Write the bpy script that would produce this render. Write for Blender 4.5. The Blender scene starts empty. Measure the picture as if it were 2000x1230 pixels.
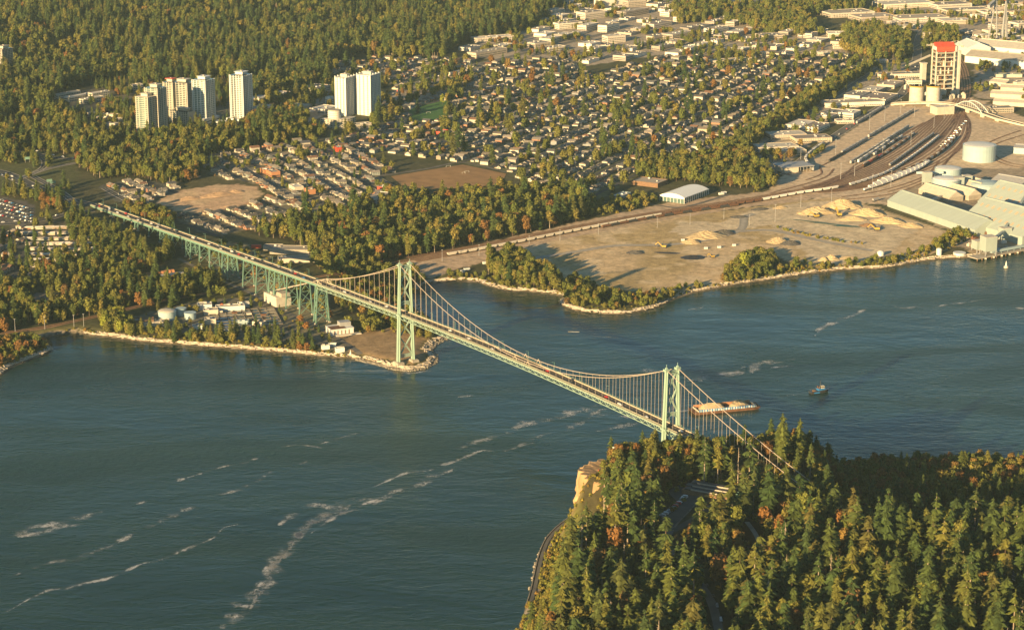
import bpy, math, random
import numpy as np
from mathutils import Vector, Matrix
R = math.radians
random.seed(7); rng = np.random.default_rng(11)
SC = bpy.context.scene; COL = SC.collection

# ------------------------------------------------------------------ camera, sky, sun, exposure
CAM_H, PITCH, FPX = 697.8, 0.268, 4333.7
cd = bpy.data.cameras.new('camera'); cam = bpy.data.objects.new('camera', cd); COL.objects.link(cam)
cam.location = (0, 0, CAM_H); cam.rotation_euler = (math.pi/2 - PITCH, 0, R(0.05))
cd.sensor_width = 36; cd.lens = 36*FPX/2000; cd.clip_start = 5; cd.clip_end = 40000
SC.camera = cam
SUN_HEAD, SUN_EL = 56.0, 12.5            # direction the shadows travel (from +x), elevation
W = bpy.data.worlds.new('World'); SC.world = W; W.use_nodes = True
wn = W.node_tree; bg = wn.nodes['Background']
sky = wn.nodes.new('ShaderNodeTexSky'); sky.sky_type = 'NISHITA'; sky.sun_disc = False
sky.sun_elevation = R(SUN_EL); sky.altitude = 300; sky.air_density = 1.0; sky.dust_density = 0.7; sky.ozone_density = 2.5
sdx, sdy = -math.cos(R(SUN_HEAD)), -math.sin(R(SUN_HEAD))     # towards the sun
sky.sun_rotation = math.atan2(sdx, sdy) % (2*math.pi)
tint = wn.nodes.new('ShaderNodeVectorMath'); tint.operation = 'MULTIPLY'; tint.inputs[1].default_value = (.80, .99, .96); wn.links.new(sky.outputs[0], tint.inputs[0]); wn.links.new(tint.outputs[0], bg.inputs[0]); bg.inputs[1].default_value = 0.05
sl = bpy.data.lights.new('sun', 'SUN'); sl.energy = 5.0; sl.angle = R(0.5); sl.color = (1.0, 0.70, 0.34)
so = bpy.data.objects.new('sun', sl); COL.objects.link(so)
sv = Vector((sdx*math.cos(R(SUN_EL)), sdy*math.cos(R(SUN_EL)), math.sin(R(SUN_EL))))
so.rotation_euler = sv.to_track_quat('Z', 'Y').to_euler(); so.location = (-600, -600, 900)
SC.view_settings.view_transform = 'Standard'; SC.view_settings.look = 'None'
SC.view_settings.exposure = 1.4; SC.view_settings.gamma = 1; SC.view_settings.use_curve_mapping = False
SC.render.engine = 'CYCLES'
cy = SC.cycles; cy.use_denoising = True; cy.max_bounces = 4; cy.diffuse_bounces = 2; cy.glossy_bounces = 2
cy.transparent_max_bounces = 8; cy.volume_bounces = 0; cy.caustics_reflective = False; cy.caustics_refractive = False

# ------------------------------------------------------------------ geometry of the place
BO = np.array([-118.4, 2332.0]); BD = np.array([math.cos(-.982), math.sin(-.982)]); BL = np.array([-BD[1], BD[0]])
def B(s, l, z): p = BO + BD*s + BL*l; return (p[0], p[1], z)
def U(px, py, z=0.0):
    u = px-1000; v = 615-py; c, s = math.cos(PITCH), math.sin(PITCH)
    d = (u, FPX*c+v*s, -FPX*s+v*c); t = (z-CAM_H)/d[2]
    return (d[0]*t, d[1]*t)
def inside(poly, X, Y):
    poly = np.asarray(poly, float); X = np.asarray(X, float); Y = np.asarray(Y, float)
    if X.size <= 64:
        x = X.reshape(-1, 1); y = Y.reshape(-1, 1); xi, yi = poly[:, 0], poly[:, 1]; xj, yj = np.roll(xi, 1), np.roll(yi, 1); dy = np.where(yi == yj, 1e-9, yj-yi)
        return ((((yi > y) != (yj > y)) & (x < (xj-xi)*(y-yi)/dy+xi)).sum(1) % 2 == 1).reshape(X.shape)
    r = np.zeros(np.shape(X), bool); n = len(poly); j = n-1
    for i in range(n):
        xi, yi = poly[i]; xj, yj = poly[j]
        if yi != yj:
            c = ((yi > Y) != (yj > Y)) & (X < (xj-xi)*(Y-yi)/(yj-yi)+xi); r ^= c
        j = i
    return r
def dist(poly, X, Y, closed=True):
    poly = np.asarray(poly, float); X = np.asarray(X, float); Y = np.asarray(Y, float)
    if X.size <= 64:
        a = poly if closed else poly[:-1]; d = (np.roll(poly, -1, 0) if closed else poly[1:])-a; L = (d*d).sum(1)+1e-9; x = X.reshape(-1, 1)-a[:, 0]; y = Y.reshape(-1, 1)-a[:, 1]
        t = np.clip((x*d[:, 0]+y*d[:, 1])/L, 0, 1); return np.sqrt(((x-t*d[:, 0])**2+(y-t*d[:, 1])**2).min(1)).reshape(X.shape)
    best = np.full(np.shape(X), 1e12); n = len(poly)
    for i in range(n if closed else n-1):
        a = poly[i]; b = poly[(i+1) % n]; d = b-a; L = d@d+1e-9
        t = np.clip(((X-a[0])*d[0]+(Y-a[1])*d[1])/L, 0, 1)
        best = np.minimum(best, (X-a[0]-t*d[0])**2+(Y-a[1]-t*d[1])**2)
    return np.sqrt(best)
def sdist(poly, X, Y): d = dist(poly, X, Y); return np.where(inside(poly, X, Y), d, -d)
def smooth(t): t = np.clip(t, 0, 1); return t*t*(3-2*t)
def vnoise(X, Y, sc, seed=0):
    X = np.asarray(X)/sc+seed*17.3; Y = np.asarray(Y)/sc+seed*9.1
    xi = np.floor(X); yi = np.floor(Y); fx = smooth(X-xi); fy = smooth(Y-yi)
    def hsh(a, b): v = np.sin(a*127.1+b*311.7+seed*3.7)*43758.5453; return v-np.floor(v)
    return (hsh(xi, yi)*(1-fx)+hsh(xi+1, yi)*fx)*(1-fy)+(hsh(xi, yi+1)*(1-fx)+hsh(xi+1, yi+1)*fx)*fy
NCOAST_PX = [(-420,800),(-120,770),(0,733),(25,716),(60,702),(88,692),(99,683),(90,672),(70,668),(75,661),(100,656),(140,651),(165,655),(220,661),(270,668),
 (340,674),(420,680),(500,686),(560,691),(620,697),(690,702),(735,712),(770,722),(800,724),(830,718),(848,706),(847,694),(836,686),(845,673),
 (868,661),(884,655),(868,648),(845,640),(833,620),(815,600),(806,580),(815,565),(828,556),(880,550),(930,552),(955,561),(986,568),(1035,571),(1070,575),
 (1098,580),(1089,588),(1092,597),(1122,608),(1175,614),(1217,614),(1245,610),(1280,601),(1315,585),(1350,573),(1440,556),(1510,546),
 (1580,535),(1650,528),(1720,525),(1765,518),(1797,511),(1846,506),(1888,504),(1930,500),(2000,486),(2300,430)]
NC = [U(*p) for p in NCOAST_PX]
NCOAST = NC + [(3000, 3300), (7000, 5000), (7000, 13500), (-7000, 13500), (-7000, 2800), (-2500, 2300)]
PCOAST = [(-40,1100),(-22,1400),(3,1603),(13,1686),(20,1760),(29,1808),(48,1852),(72,1890),(105,1925),(150,1948),(220,1965),(320,1992),(430,2006),(560,1985),(700,1920),(1200,1750),(1800,1100),(1500,600),(200,700)]
def ht(X, Y):
    X = np.asarray(X, float); Y = np.asarray(Y, float)
    sn = sdist(NCOAST, X, Y); sp = sdist(PCOAST, X, Y)
    dx, dy = X-BO[0], Y-BO[1]; s = dx*BD[0]+dy*BD[1]; l = dx*BL[0]+dy*BL[1]
    k = 0.035-0.024*smooth((l-200)/600)
    up = np.clip((-s-280)*k, 0, 20)
    hill = np.maximum(0, (X+900)*-0.72+(Y-3990)*0.69-40)
    hn = 1.0+3.2*smooth(sn/22)+up+0.085*hill*smooth(hill/300)+np.clip(Y-4200, 0, 4000)*0.006 + (vnoise(X, Y, 90, 3)-.5)*0.8*smooth(sn/60)
    hn = hn-1.0*(1-smooth(sn/3))
    pl = 60-48*smooth((Y-1640)/85)*smooth((X-245)/75)+8*smooth((X-200)/150)*(1-smooth((Y-1600)/60))*smooth((Y-1450)/100)  # ridge raised and ground dropped behind it, shaped to shade the right-hand forest
    wd = 34+46*smooth((X-80)/90)*smooth((Y-1800)/100)+46*smooth((Y-1610)/60)*(1-smooth((Y-1784)/14))*(1-smooth((X-120)/40))
    hp = 3.0*smooth(sp/5)+(pl-3)*smooth((sp-7)/wd)+(vnoise(X, Y, 45, 5)-.5)*5*smooth(sp/60)
    h = np.where(sn > 0, hn, np.where(sp > 0, hp, -np.minimum(5, 0.25*np.minimum(np.abs(sn), np.abs(sp)))))
    return h
def P(px, py, dz=0.0):
    z = 4.0
    if px > 1000 and py > 820:                     # the bluff: first point of the ray that meets the ground
        zs = np.arange(72.0, 0, -1.0); q_ = np.array([U(px, py, k) for k in zs]); hh = np.concatenate([ht(q_[:36, 0], q_[:36, 1]), ht(q_[36:, 0], q_[36:, 1])]); k = np.nonzero(hh >= zs)[0]
        if len(k): k = k[0]; return (q_[k, 0], q_[k, 1], float(hh[k])+dz)
    for _ in range(14):
        x, y = U(px, py, z); z2 = float(ht(np.array([x]), np.array([y]))[0]); dz_ = z2-z; z = z+dz_*0.75
        if abs(dz_) < .08: break
    x, y = U(px, py, z); return (x, y, z+dz)
def PW(pts): return [P(*p)[:2] for p in pts]
def hz(x, y): return float(ht(np.array([x]), np.array([y]))[0])

# ------------------------------------------------------------------ materials
MATS = {}
def nodes(m): m.use_nodes = True; nt = m.node_tree; return nt, nt.nodes, nt.links, nt.nodes['Principled BSDF']
def mat(name, c, rough=0.8, var=0.25, scale=0.25, bump=0.0, metal=0.0, spec=0.3, rnd=None, streak=None):
    """colour with noise variation; rnd = list of colours picked per object"""
    if name in MATS: return MATS[name]
    m = bpy.data.materials.new(name); nt, N, L, bs = nodes(m)
    bs.inputs['Roughness'].default_value = rough; bs.inputs['Metallic'].default_value = metal
    bs.inputs['Specular IOR Level'].default_value = spec
    geo = N.new('ShaderNodeNewGeometry'); mp = N.new('ShaderNodeMapping'); L.new(geo.outputs['Position'], mp.inputs[0])
    if streak: mp.inputs['Scale'].default_value = streak
    nz = N.new('ShaderNodeTexNoise'); nz.inputs['Scale'].default_value = scale; nz.inputs['Detail'].default_value = 5
    L.new(mp.outputs[0], nz.inputs['Vector'])
    mr = N.new('ShaderNodeMapRange'); mr.inputs[1].default_value = .25; mr.inputs[2].default_value = .75
    mr.inputs[3].default_value = 1-var; mr.inputs[4].default_value = 1+var; L.new(nz.outputs[0], mr.inputs[0])
    mx = N.new('ShaderNodeVectorMath'); mx.operation = 'SCALE'; L.new(mr.outputs[0], mx.inputs['Scale'])
    if rnd:
        oi = N.new('ShaderNodeObjectInfo'); cr = N.new('ShaderNodeValToRGB'); cr.color_ramp.interpolation = 'CONSTANT'
        e = cr.color_ramp.elements; n = len(rnd)
        e[0].color = (*rnd[0], 1); e[1].position = 1/n; e[1].color = (*rnd[1], 1)
        for i in range(2, n): q = e.new(i/n); q.color = (*rnd[i], 1)
        L.new(oi.outputs['Random'], cr.inputs[0]); L.new(cr.outputs[0], mx.inputs[0])
    else: mx.inputs[0].default_value = c
    L.new(mx.outputs[0], bs.inputs['Base Color'])
    if bump:
        bp = N.new('ShaderNodeBump'); bp.inputs['Distance'].default_value = bump; L.new(nz.outputs[0], bp.inputs['Height']); L.new(bp.outputs[0], bs.inputs['Normal'])
    MATS[name] = m; return m
def leafmat(name, cols, trans=0.25):
    """foliage: smooth ramp per tree, finer variation from leaf clump to leaf clump"""
    m = bpy.data.materials.new(name); nt, N, L, bs = nodes(m)
    oi = N.new('ShaderNodeObjectInfo'); cr = N.new('ShaderNodeValToRGB'); e = cr.color_ramp.elements; n = len(cols)
    e[0].color = (*cols[0], 1); e[1].color = (*cols[-1], 1)
    for i in range(1, n-1): q = e.new(i/(n-1)); q.color = (*cols[i], 1)
    L.new(oi.outputs['Random'], cr.inputs[0])
    geo = N.new('ShaderNodeNewGeometry')
    mr = N.new('ShaderNodeMapRange'); mr.inputs[3].default_value = .45; mr.inputs[4].default_value = 1.45; L.new(geo.outputs['Random Per Island'], mr.inputs[0])
    mx = N.new('ShaderNodeVectorMath'); mx.operation = 'SCALE'; L.new(cr.outputs[0], mx.inputs[0]); L.new(mr.outputs[0], mx.inputs['Scale'])
    L.new(mx.outputs[0], bs.inputs['Base Color']); bs.inputs['Roughness'].default_value = 0.75; bs.inputs['Specular IOR Level'].default_value = 0.15
    MATS[name] = m; return m
M = lambda n: MATS[n]
mat('asphalt', (.06,.06,.058), .9, .25, .08); mat('asphalt_pale', (.13,.12,.105), .9, .3, .05); mat('concrete', (.36,.32,.26), .85, .2, .15)
mat('concrete_pale', (.5,.46,.38), .8, .15, .2); mat('white_paint', (.62,.62,.58), .5, .06, .3); mat('cream_paint', (.5,.45,.36), .6, .1, .2)
mat('bridge_green', (.27,.37,.30), .5, .12, .3, streak=(1,1,.2)); mat('bridge_teal', (.14,.25,.195), .55, .15, .3, streak=(1,1,.2))
mat('bridge_cream', (.45,.38,.28), .6, .1, .3); mat('cable_paint', (.42,.35,.29), .5, .05, .3)
mat('road_deck', (.085,.075,.065), .9, .25, .06); mat('glass_dark', (.03,.05,.055), .12, .3, .3, spec=.6)
mat('glass_green', (.10,.16,.15), .15, .3, .35, spec=.6); mat('steel_grey', (.3,.3,.3), .5, .1, .3); mat('dark_metal', (.05,.05,.05), .6, .2, .4)
mat('rust_brown', (.14,.07,.04), .85, .3, .3); mat('red_paint', (.55,.07,.035), .6, .1, .3); mat('orange_paint', (.42,.2,.1), .6, .1, .3)
mat('yellow_paint', (.45,.29,.06), .6, .1, .3); mat('blue_paint', (.03,.18,.42), .5, .1, .3); mat('pale_blue', (.33,.42,.43), .5, .08, .1)
mat('pale_green_sheet', (.31,.36,.33), .55, .08, .06, streak=(.3,3,1)); mat('pond_water', (.07,.14,.115), .6, .2, .1, spec=.15); mat('basin_wall', (.16,.14,.12), .9, .3, .3); mat('wood_brown', (.2,.12,.07), .8, .2, .4); mat('rock', (.25,.22,.18), .9, .35, .25, bump=1.2)
mat('bark', (.11,.075,.05), .9, .3, .6); mat('bark_pale', (.3,.24,.18), .9, .3, .6)
mat('soil', (.40,.27,.165), .95, .15, .1, bump=.5); mat('fabric_white', (.8,.8,.76), .5, .03, .3); mat('sand_pile', (.44,.34,.2), .95, .12, .12, bump=.5); mat('dark_pile', (.09,.085,.08), .95, .3, .2, bump=.4); mat('black_tarp', (.03,.03,.035), .5, .3, .3)
mat('roof_flat', None, .85, .15, .08, rnd=[(.33,.29,.23),(.42,.37,.3),(.28,.25,.21),(.5,.46,.38),(.2,.19,.17),(.38,.32,.25),(.58,.53,.45),(.24,.2,.17)])
mat('wall_flat', None, .8, .12, .15, rnd=[(.6,.53,.42),(.5,.42,.32),(.7,.64,.54),(.42,.36,.3),(.55,.5,.44),(.3,.26,.22)])
mat('house_wall', None, .8, .08, .3, rnd=[(0.50,0.45,0.35),(0.55,0.50,0.42),(0.39,0.33,0.24),(0.46,0.42,0.36),(0.30,0.32,0.29),(0.50,0.45,0.34),(0.29,0.23,0.17),(0.25,0.26,0.26),(0.55,0.50,0.42),(0.42,0.38,0.31),(0.35,0.31,0.25),(0.35,0.17,0.10),(0.47,0.42,0.34)])
mat('house_roof', None, .9, .15, .4, rnd=[(.10,.09,.08),(.17,.14,.11),(.09,.09,.09),(.22,.19,.15),(.13,.11,.09),(.24,.21,.18),(.11,.11,.11),(.18,.10,.065),(.19,.17,.15),(.08,.08,.09)])
mat('car_paint', None, .3, .02, .3, spec=.6, rnd=[(.7,.7,.68),(.75,.74,.7),(.06,.06,.065),(.3,.3,.31),(.62,.62,.6),(.05,.07,.12),(.45,.03,.02),(.7,.69,.66),(.12,.12,.13),(.5,.5,.5)])
mat('car_white', (.75,.74,.7), .3, .02, .3, spec=.6); mat('car_dark', (.035,.037,.04), .3, .02, .3, spec=.6); mat('car_red', (.5,.03,.02), .3, .02, .3, spec=.6)
mat('car_blue', (.04,.22,.5), .3, .02, .3); mat('car_grey', (.3,.3,.3), .3, .02, .3)
mat('hopper_cream', (.6,.54,.43), .7, .15, .3); mat('hopper_grey', (.34,.33,.31), .7, .2, .3); mat('hopper_white', (.74,.7,.62), .6, .1, .3)
mat('grass_green', (.045,.13,.025), .9, .18, .06); mat('dry_grass', (.30,.17,.07), .95, .25, .05)
mat('log', None, .9, .15, .5, rnd=[(.55,.47,.37),(.45,.38,.3)])
leafmat('leaf_conifer', [(0.033,0.057,0.017),(0.054,0.077,0.019),(0.092,0.104,0.020),(0.038,0.062,0.020),(0.130,0.120,0.023),(0.064,0.082,0.019),(0.043,0.068,0.019),(0.108,0.088,0.023)])
leafmat('leaf_far', [(0.047,0.069,0.019),(0.071,0.094,0.021),(0.093,0.105,0.022),(0.058,0.077,0.021),(0.117,0.122,0.029)])
leafmat('leaf_broad', [(0.075,0.094,0.020),(0.120,0.129,0.028),(0.150,0.132,0.030),(0.095,0.118,0.024),(0.189,0.149,0.035),(0.089,0.109,0.020),(0.159,0.158,0.030)])
leafmat('leaf_autumn', [(0.150,0.085,0.025),(0.200,0.095,0.028),(0.130,0.080,0.030),(0.220,0.140,0.035)])
leafmat('leaf_bright', [(0.200,0.220,0.030),(0.240,0.250,0.035)])
leafmat('leaf_red', [(0.350,0.080,0.020),(0.400,0.100,0.025)])
leafmat('leaf_shrub', [(0.111,0.120,0.018),(0.172,0.155,0.027),(0.221,0.167,0.032),(0.147,0.155,0.025),(0.246,0.144,0.036)])
leafmat('heather', [(0.160,0.090,0.060),(0.200,0.100,0.060)])

# ------------------------------------------------------------------ mesh builder
class MB:
    def __init__(s): s.v = []; s.f = []; s.m = []; s.n = 0
    def add(s, vs, fs, mi=0):
        o = s.n; s.v.extend(vs); s.n += len(vs)
        s.f.extend([tuple(i+o for i in f) for f in fs]); s.m.extend([mi]*len(fs))
    def box(s, c, size, rz=0.0, mi=0, taper=1.0):
        hx, hy, h = size[0]/2, size[1]/2, size[2]; ca, sa = math.cos(rz), math.sin(rz); vs = []
        for z, k in ((0, 1), (h, taper)):
            for x, y in ((-hx*k,-hy*k),(hx*k,-hy*k),(hx*k,hy*k),(-hx*k,hy*k)):
                vs.append((c[0]+x*ca-y*sa, c[1]+x*sa+y*ca, c[2]+z))
        s.add(vs, [(3,2,1,0),(4,5,6,7),(0,1,5,4),(1,2,6,5),(2,3,7,6),(3,0,4,7)], mi)
    def beam(s, a, b, w, h=None, mi=0, w2=None):
        a = Vector(a); b = Vector(b); h = h or w; d = (b-a).normalized()
        up = Vector((0,0,1)) if abs(d.z) < .98 else Vector((BD[0],BD[1],0))
        x = d.cross(up).normalized(); y = x.cross(d).normalized(); vs = []
        for p, k in ((a, 1), (b, (w2/w if w2 else 1))):
            for i, j in ((-1,-1),(1,-1),(1,1),(-1,1)): vs.append(tuple(p+x*(i*w/2*k)+y*(j*h/2*k)))
        s.add(vs, [(3,2,1,0),(4,5,6,7),(0,1,5,4),(1,2,6,5),(2,3,7,6),(3,0,4,7)], mi)
    def cyl(s, c, r, h, n=16, r2=None, mi=0, cap=True):
        r2 = r if r2 is None else r2; vs = []
        for z, rr in ((0, r), (h, r2)):
            vs += [(c[0]+rr*math.cos(2*math.pi*i/n), c[1]+rr*math.sin(2*math.pi*i/n), c[2]+z) for i in range(n)]
        fs = [(i, (i+1) % n, n+(i+1) % n, n+i) for i in range(n)]
        if cap: fs += [tuple(range(n, 2*n)), tuple(range(n-1, -1, -1))]
        s.add(vs, fs, mi)
    def dome(s, c, r, h, n=20, mi=0, rings=3):
        vs = []; fs = []
        for k in range(rings):
            a = k/rings*math.pi/2
            vs += [(c[0]+r*math.cos(a)*math.cos(2*math.pi*i/n), c[1]+r*math.cos(a)*math.sin(2*math.pi*i/n), c[2]+h*math.sin(a)) for i in range(n)]
        vs.append((c[0], c[1], c[2]+h))
        for k in range(rings-1):
            for i in range(n): fs.append((k*n+i, k*n+(i+1) % n, (k+1)*n+(i+1) % n, (k+1)*n+i))
        for i in range(n): fs.append(((rings-1)*n+i, (rings-1)*n+(i+1) % n, rings*n))
        s.add(vs, fs, mi)
    def prism(s, poly, z0, z1, mi=0):
        n = len(poly); a = sum(poly[i][0]*poly[(i+1) % n][1]-poly[(i+1) % n][0]*poly[i][1] for i in range(n))
        if a < 0: poly = poly[::-1]
        vs = [(p[0], p[1], z0) for p in poly]+[(p[0], p[1], z1) for p in poly]
        s.add(vs, [tuple(range(n, 2*n)), tuple(range(n-1, -1, -1))]+[(i, (i+1) % n, n+(i+1) % n, n+i) for i in range(n)], mi)
    def gable(s, c, w, d, h, rh, rz, over=.5, hip=0.0, mi=0):
        """roof with ridge along local x, eaves at height h over c"""
        hx, hy = w/2+over, d/2+over; ca, sa = math.cos(rz), math.sin(rz)
        T = lambda x, y, z: (c[0]+x*ca-y*sa, c[1]+x*sa+y*ca, c[2]+z)
        k = hx-hip
        vs = [T(-hx,-hy,h),T(hx,-hy,h),T(hx,hy,h),T(-hx,hy,h),T(-k,0,h+rh),T(k,0,h+rh),T(-hx,-hy,h-.25),T(hx,-hy,h-.25),T(hx,hy,h-.25),T(-hx,hy,h-.25)]
        s.add(vs, [(0,1,5,4),(2,3,4,5),(1,2,5),(3,0,4),(6,7,1,0),(7,8,2,1),(8,9,3,2),(9,6,0,3),(9,8,7,6)], mi)
    def mesh(s, name, mats, smoothsh=False):
        me = bpy.data.meshes.new(name); me.from_pydata(s.v, [], s.f)
        for m in mats: me.materials.append(MATS[m] if isinstance(m, str) else m)
        if len(mats) > 1: me.polygons.foreach_set('material_index', s.m)
        if smoothsh: me.polygons.foreach_set('use_smooth', [True]*len(s.f))
        me.update(); return me
    def build(s, name, mats, parent=None, loc=None, rz=0, **k):
        if isinstance(mats, str): mats = [mats]
        return link(name, s.mesh(name, mats, k.pop('smoothsh', False)), parent, loc, rz, **k)
def link(name, me, parent=None, loc=None, rz=0, label=None, cat=None, group=None, kind=None, scale=None):
    o = bpy.data.objects.new(name, me); COL.objects.link(o)
    if parent: o.parent = parent
    if loc: o.location = loc
    if rz: o.rotation_euler = (0, 0, rz)
    if scale is not None: o.scale = scale if hasattr(scale, '__len__') else (scale,)*3
    tag(o, label, cat, group, kind); return o
def tag(o, label=None, cat=None, group=None, kind=None):
    if label: o['label'] = ' '.join(label.split()[:16])
    if cat: o['category'] = cat
    if group: o['group'] = group
    if kind: o['kind'] = kind
def thing(name, label, cat, loc=(0,0,0), rz=0, group=None, scale=None): return link(name, None, None, loc, rz, label, cat, group, None, scale)
def copy_tree(o, loc, rz, label=None, scale=None):
    r = o.copy(); COL.objects.link(r); r.location = loc; r.rotation_euler = (0, 0, rz)
    if scale is not None: r.scale = scale if hasattr(scale, '__len__') else (scale,)*3
    if label: r['label'] = label
    for c in o.children:
        d = c.copy(); COL.objects.link(d); d.parent = r
        for g in c.children:
            e = g.copy(); COL.objects.link(e); e.parent = d
    return r
# landmarks, for saying where a thing stands
LM = [(688,185,'the twin white towers'),(468,200,'the lone slab tower'),(294,215,'the curved balcony tower'),(394,205,'the glass-fronted tower'),(340,190,'the red-capped block'),(838,214,'the green sports field'),(870,345,'the dry playing field'),
 (400,385,'the bare tan building site'),(1330,380,'the white arched hall'),(1835,100,'the red-topped preheater tower'),(1800,185,'the two round silos'),(1905,310,'the large pale blue tank'),(1930,410,'the big pale green shed'),
 (1680,290,'the rail yard'),(785,600,'the north bridge tower'),(250,440,'the green viaduct'),(480,500,'the viaduct trestles'),(540,590,'the cable anchorage'),(430,615,'the sewage plant basins'),(90,470,'the mobile home park'),
 (30,410,'the packed car park'),(60,310,'the highway loop'),(1370,450,'the sand heaps'),(1450,490,'the round bright poplar'),(1160,590,'the wooded spit'),(1145,930,'the cliff face'),(1380,955,'the black-roofed pavilion'),
 (1330,1050,'the curving park road'),(1300,870,'the south bridge tower'),(1600,900,'the park shore'),(1690,1080,'the grey snags'),(960,90,'the long cream school'),(1150,60,'the flat apartment blocks'),(1420,45,'the arena roof'),(1650,80,'the white barn-roofed hall'),
 (1850,600,'the navigation light'),(1560,290,'the courtyard offices'),(1100,160,'the white church spire'),(620,320,'the tidy house rows'),(1300,180,'the leafy avenues'),(1200,290,'the lower avenues'),(800,440,'the mixed wood'),(1100,430,'the tall alders'),(180,300,'the alder belt'),(600,60,'the dark hillside'),(150,80,'the dark hillside corner'),(1850,1150,'the dark park hollow'),(1100,1150,'the seawall slope')]
LMW = np.array([P(a, b)[:2] for a, b, _ in LM])
def where(x, y):
    d = np.hypot(LMW[:, 0]-x, LMW[:, 1]-y); i = int(np.argmin(d)); dx, dy = x-LMW[i, 0], y-LMW[i, 1]
    if d[i] < 12: q = 'right beside'
    elif abs(dx) > abs(dy)*1.2: q = ('to the left of' if dx < 0 else 'to the right of')
    elif abs(dy) > abs(dx)*1.2: q = 'behind' if dy > 0 else 'in front of'
    else: q = ('behind and ' if dy > 0 else 'in front and ')+('left of' if dx < 0 else 'right of')
    if d[i] > 90: q = 'well '+q
    return q+' '+LM[i][2]
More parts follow.
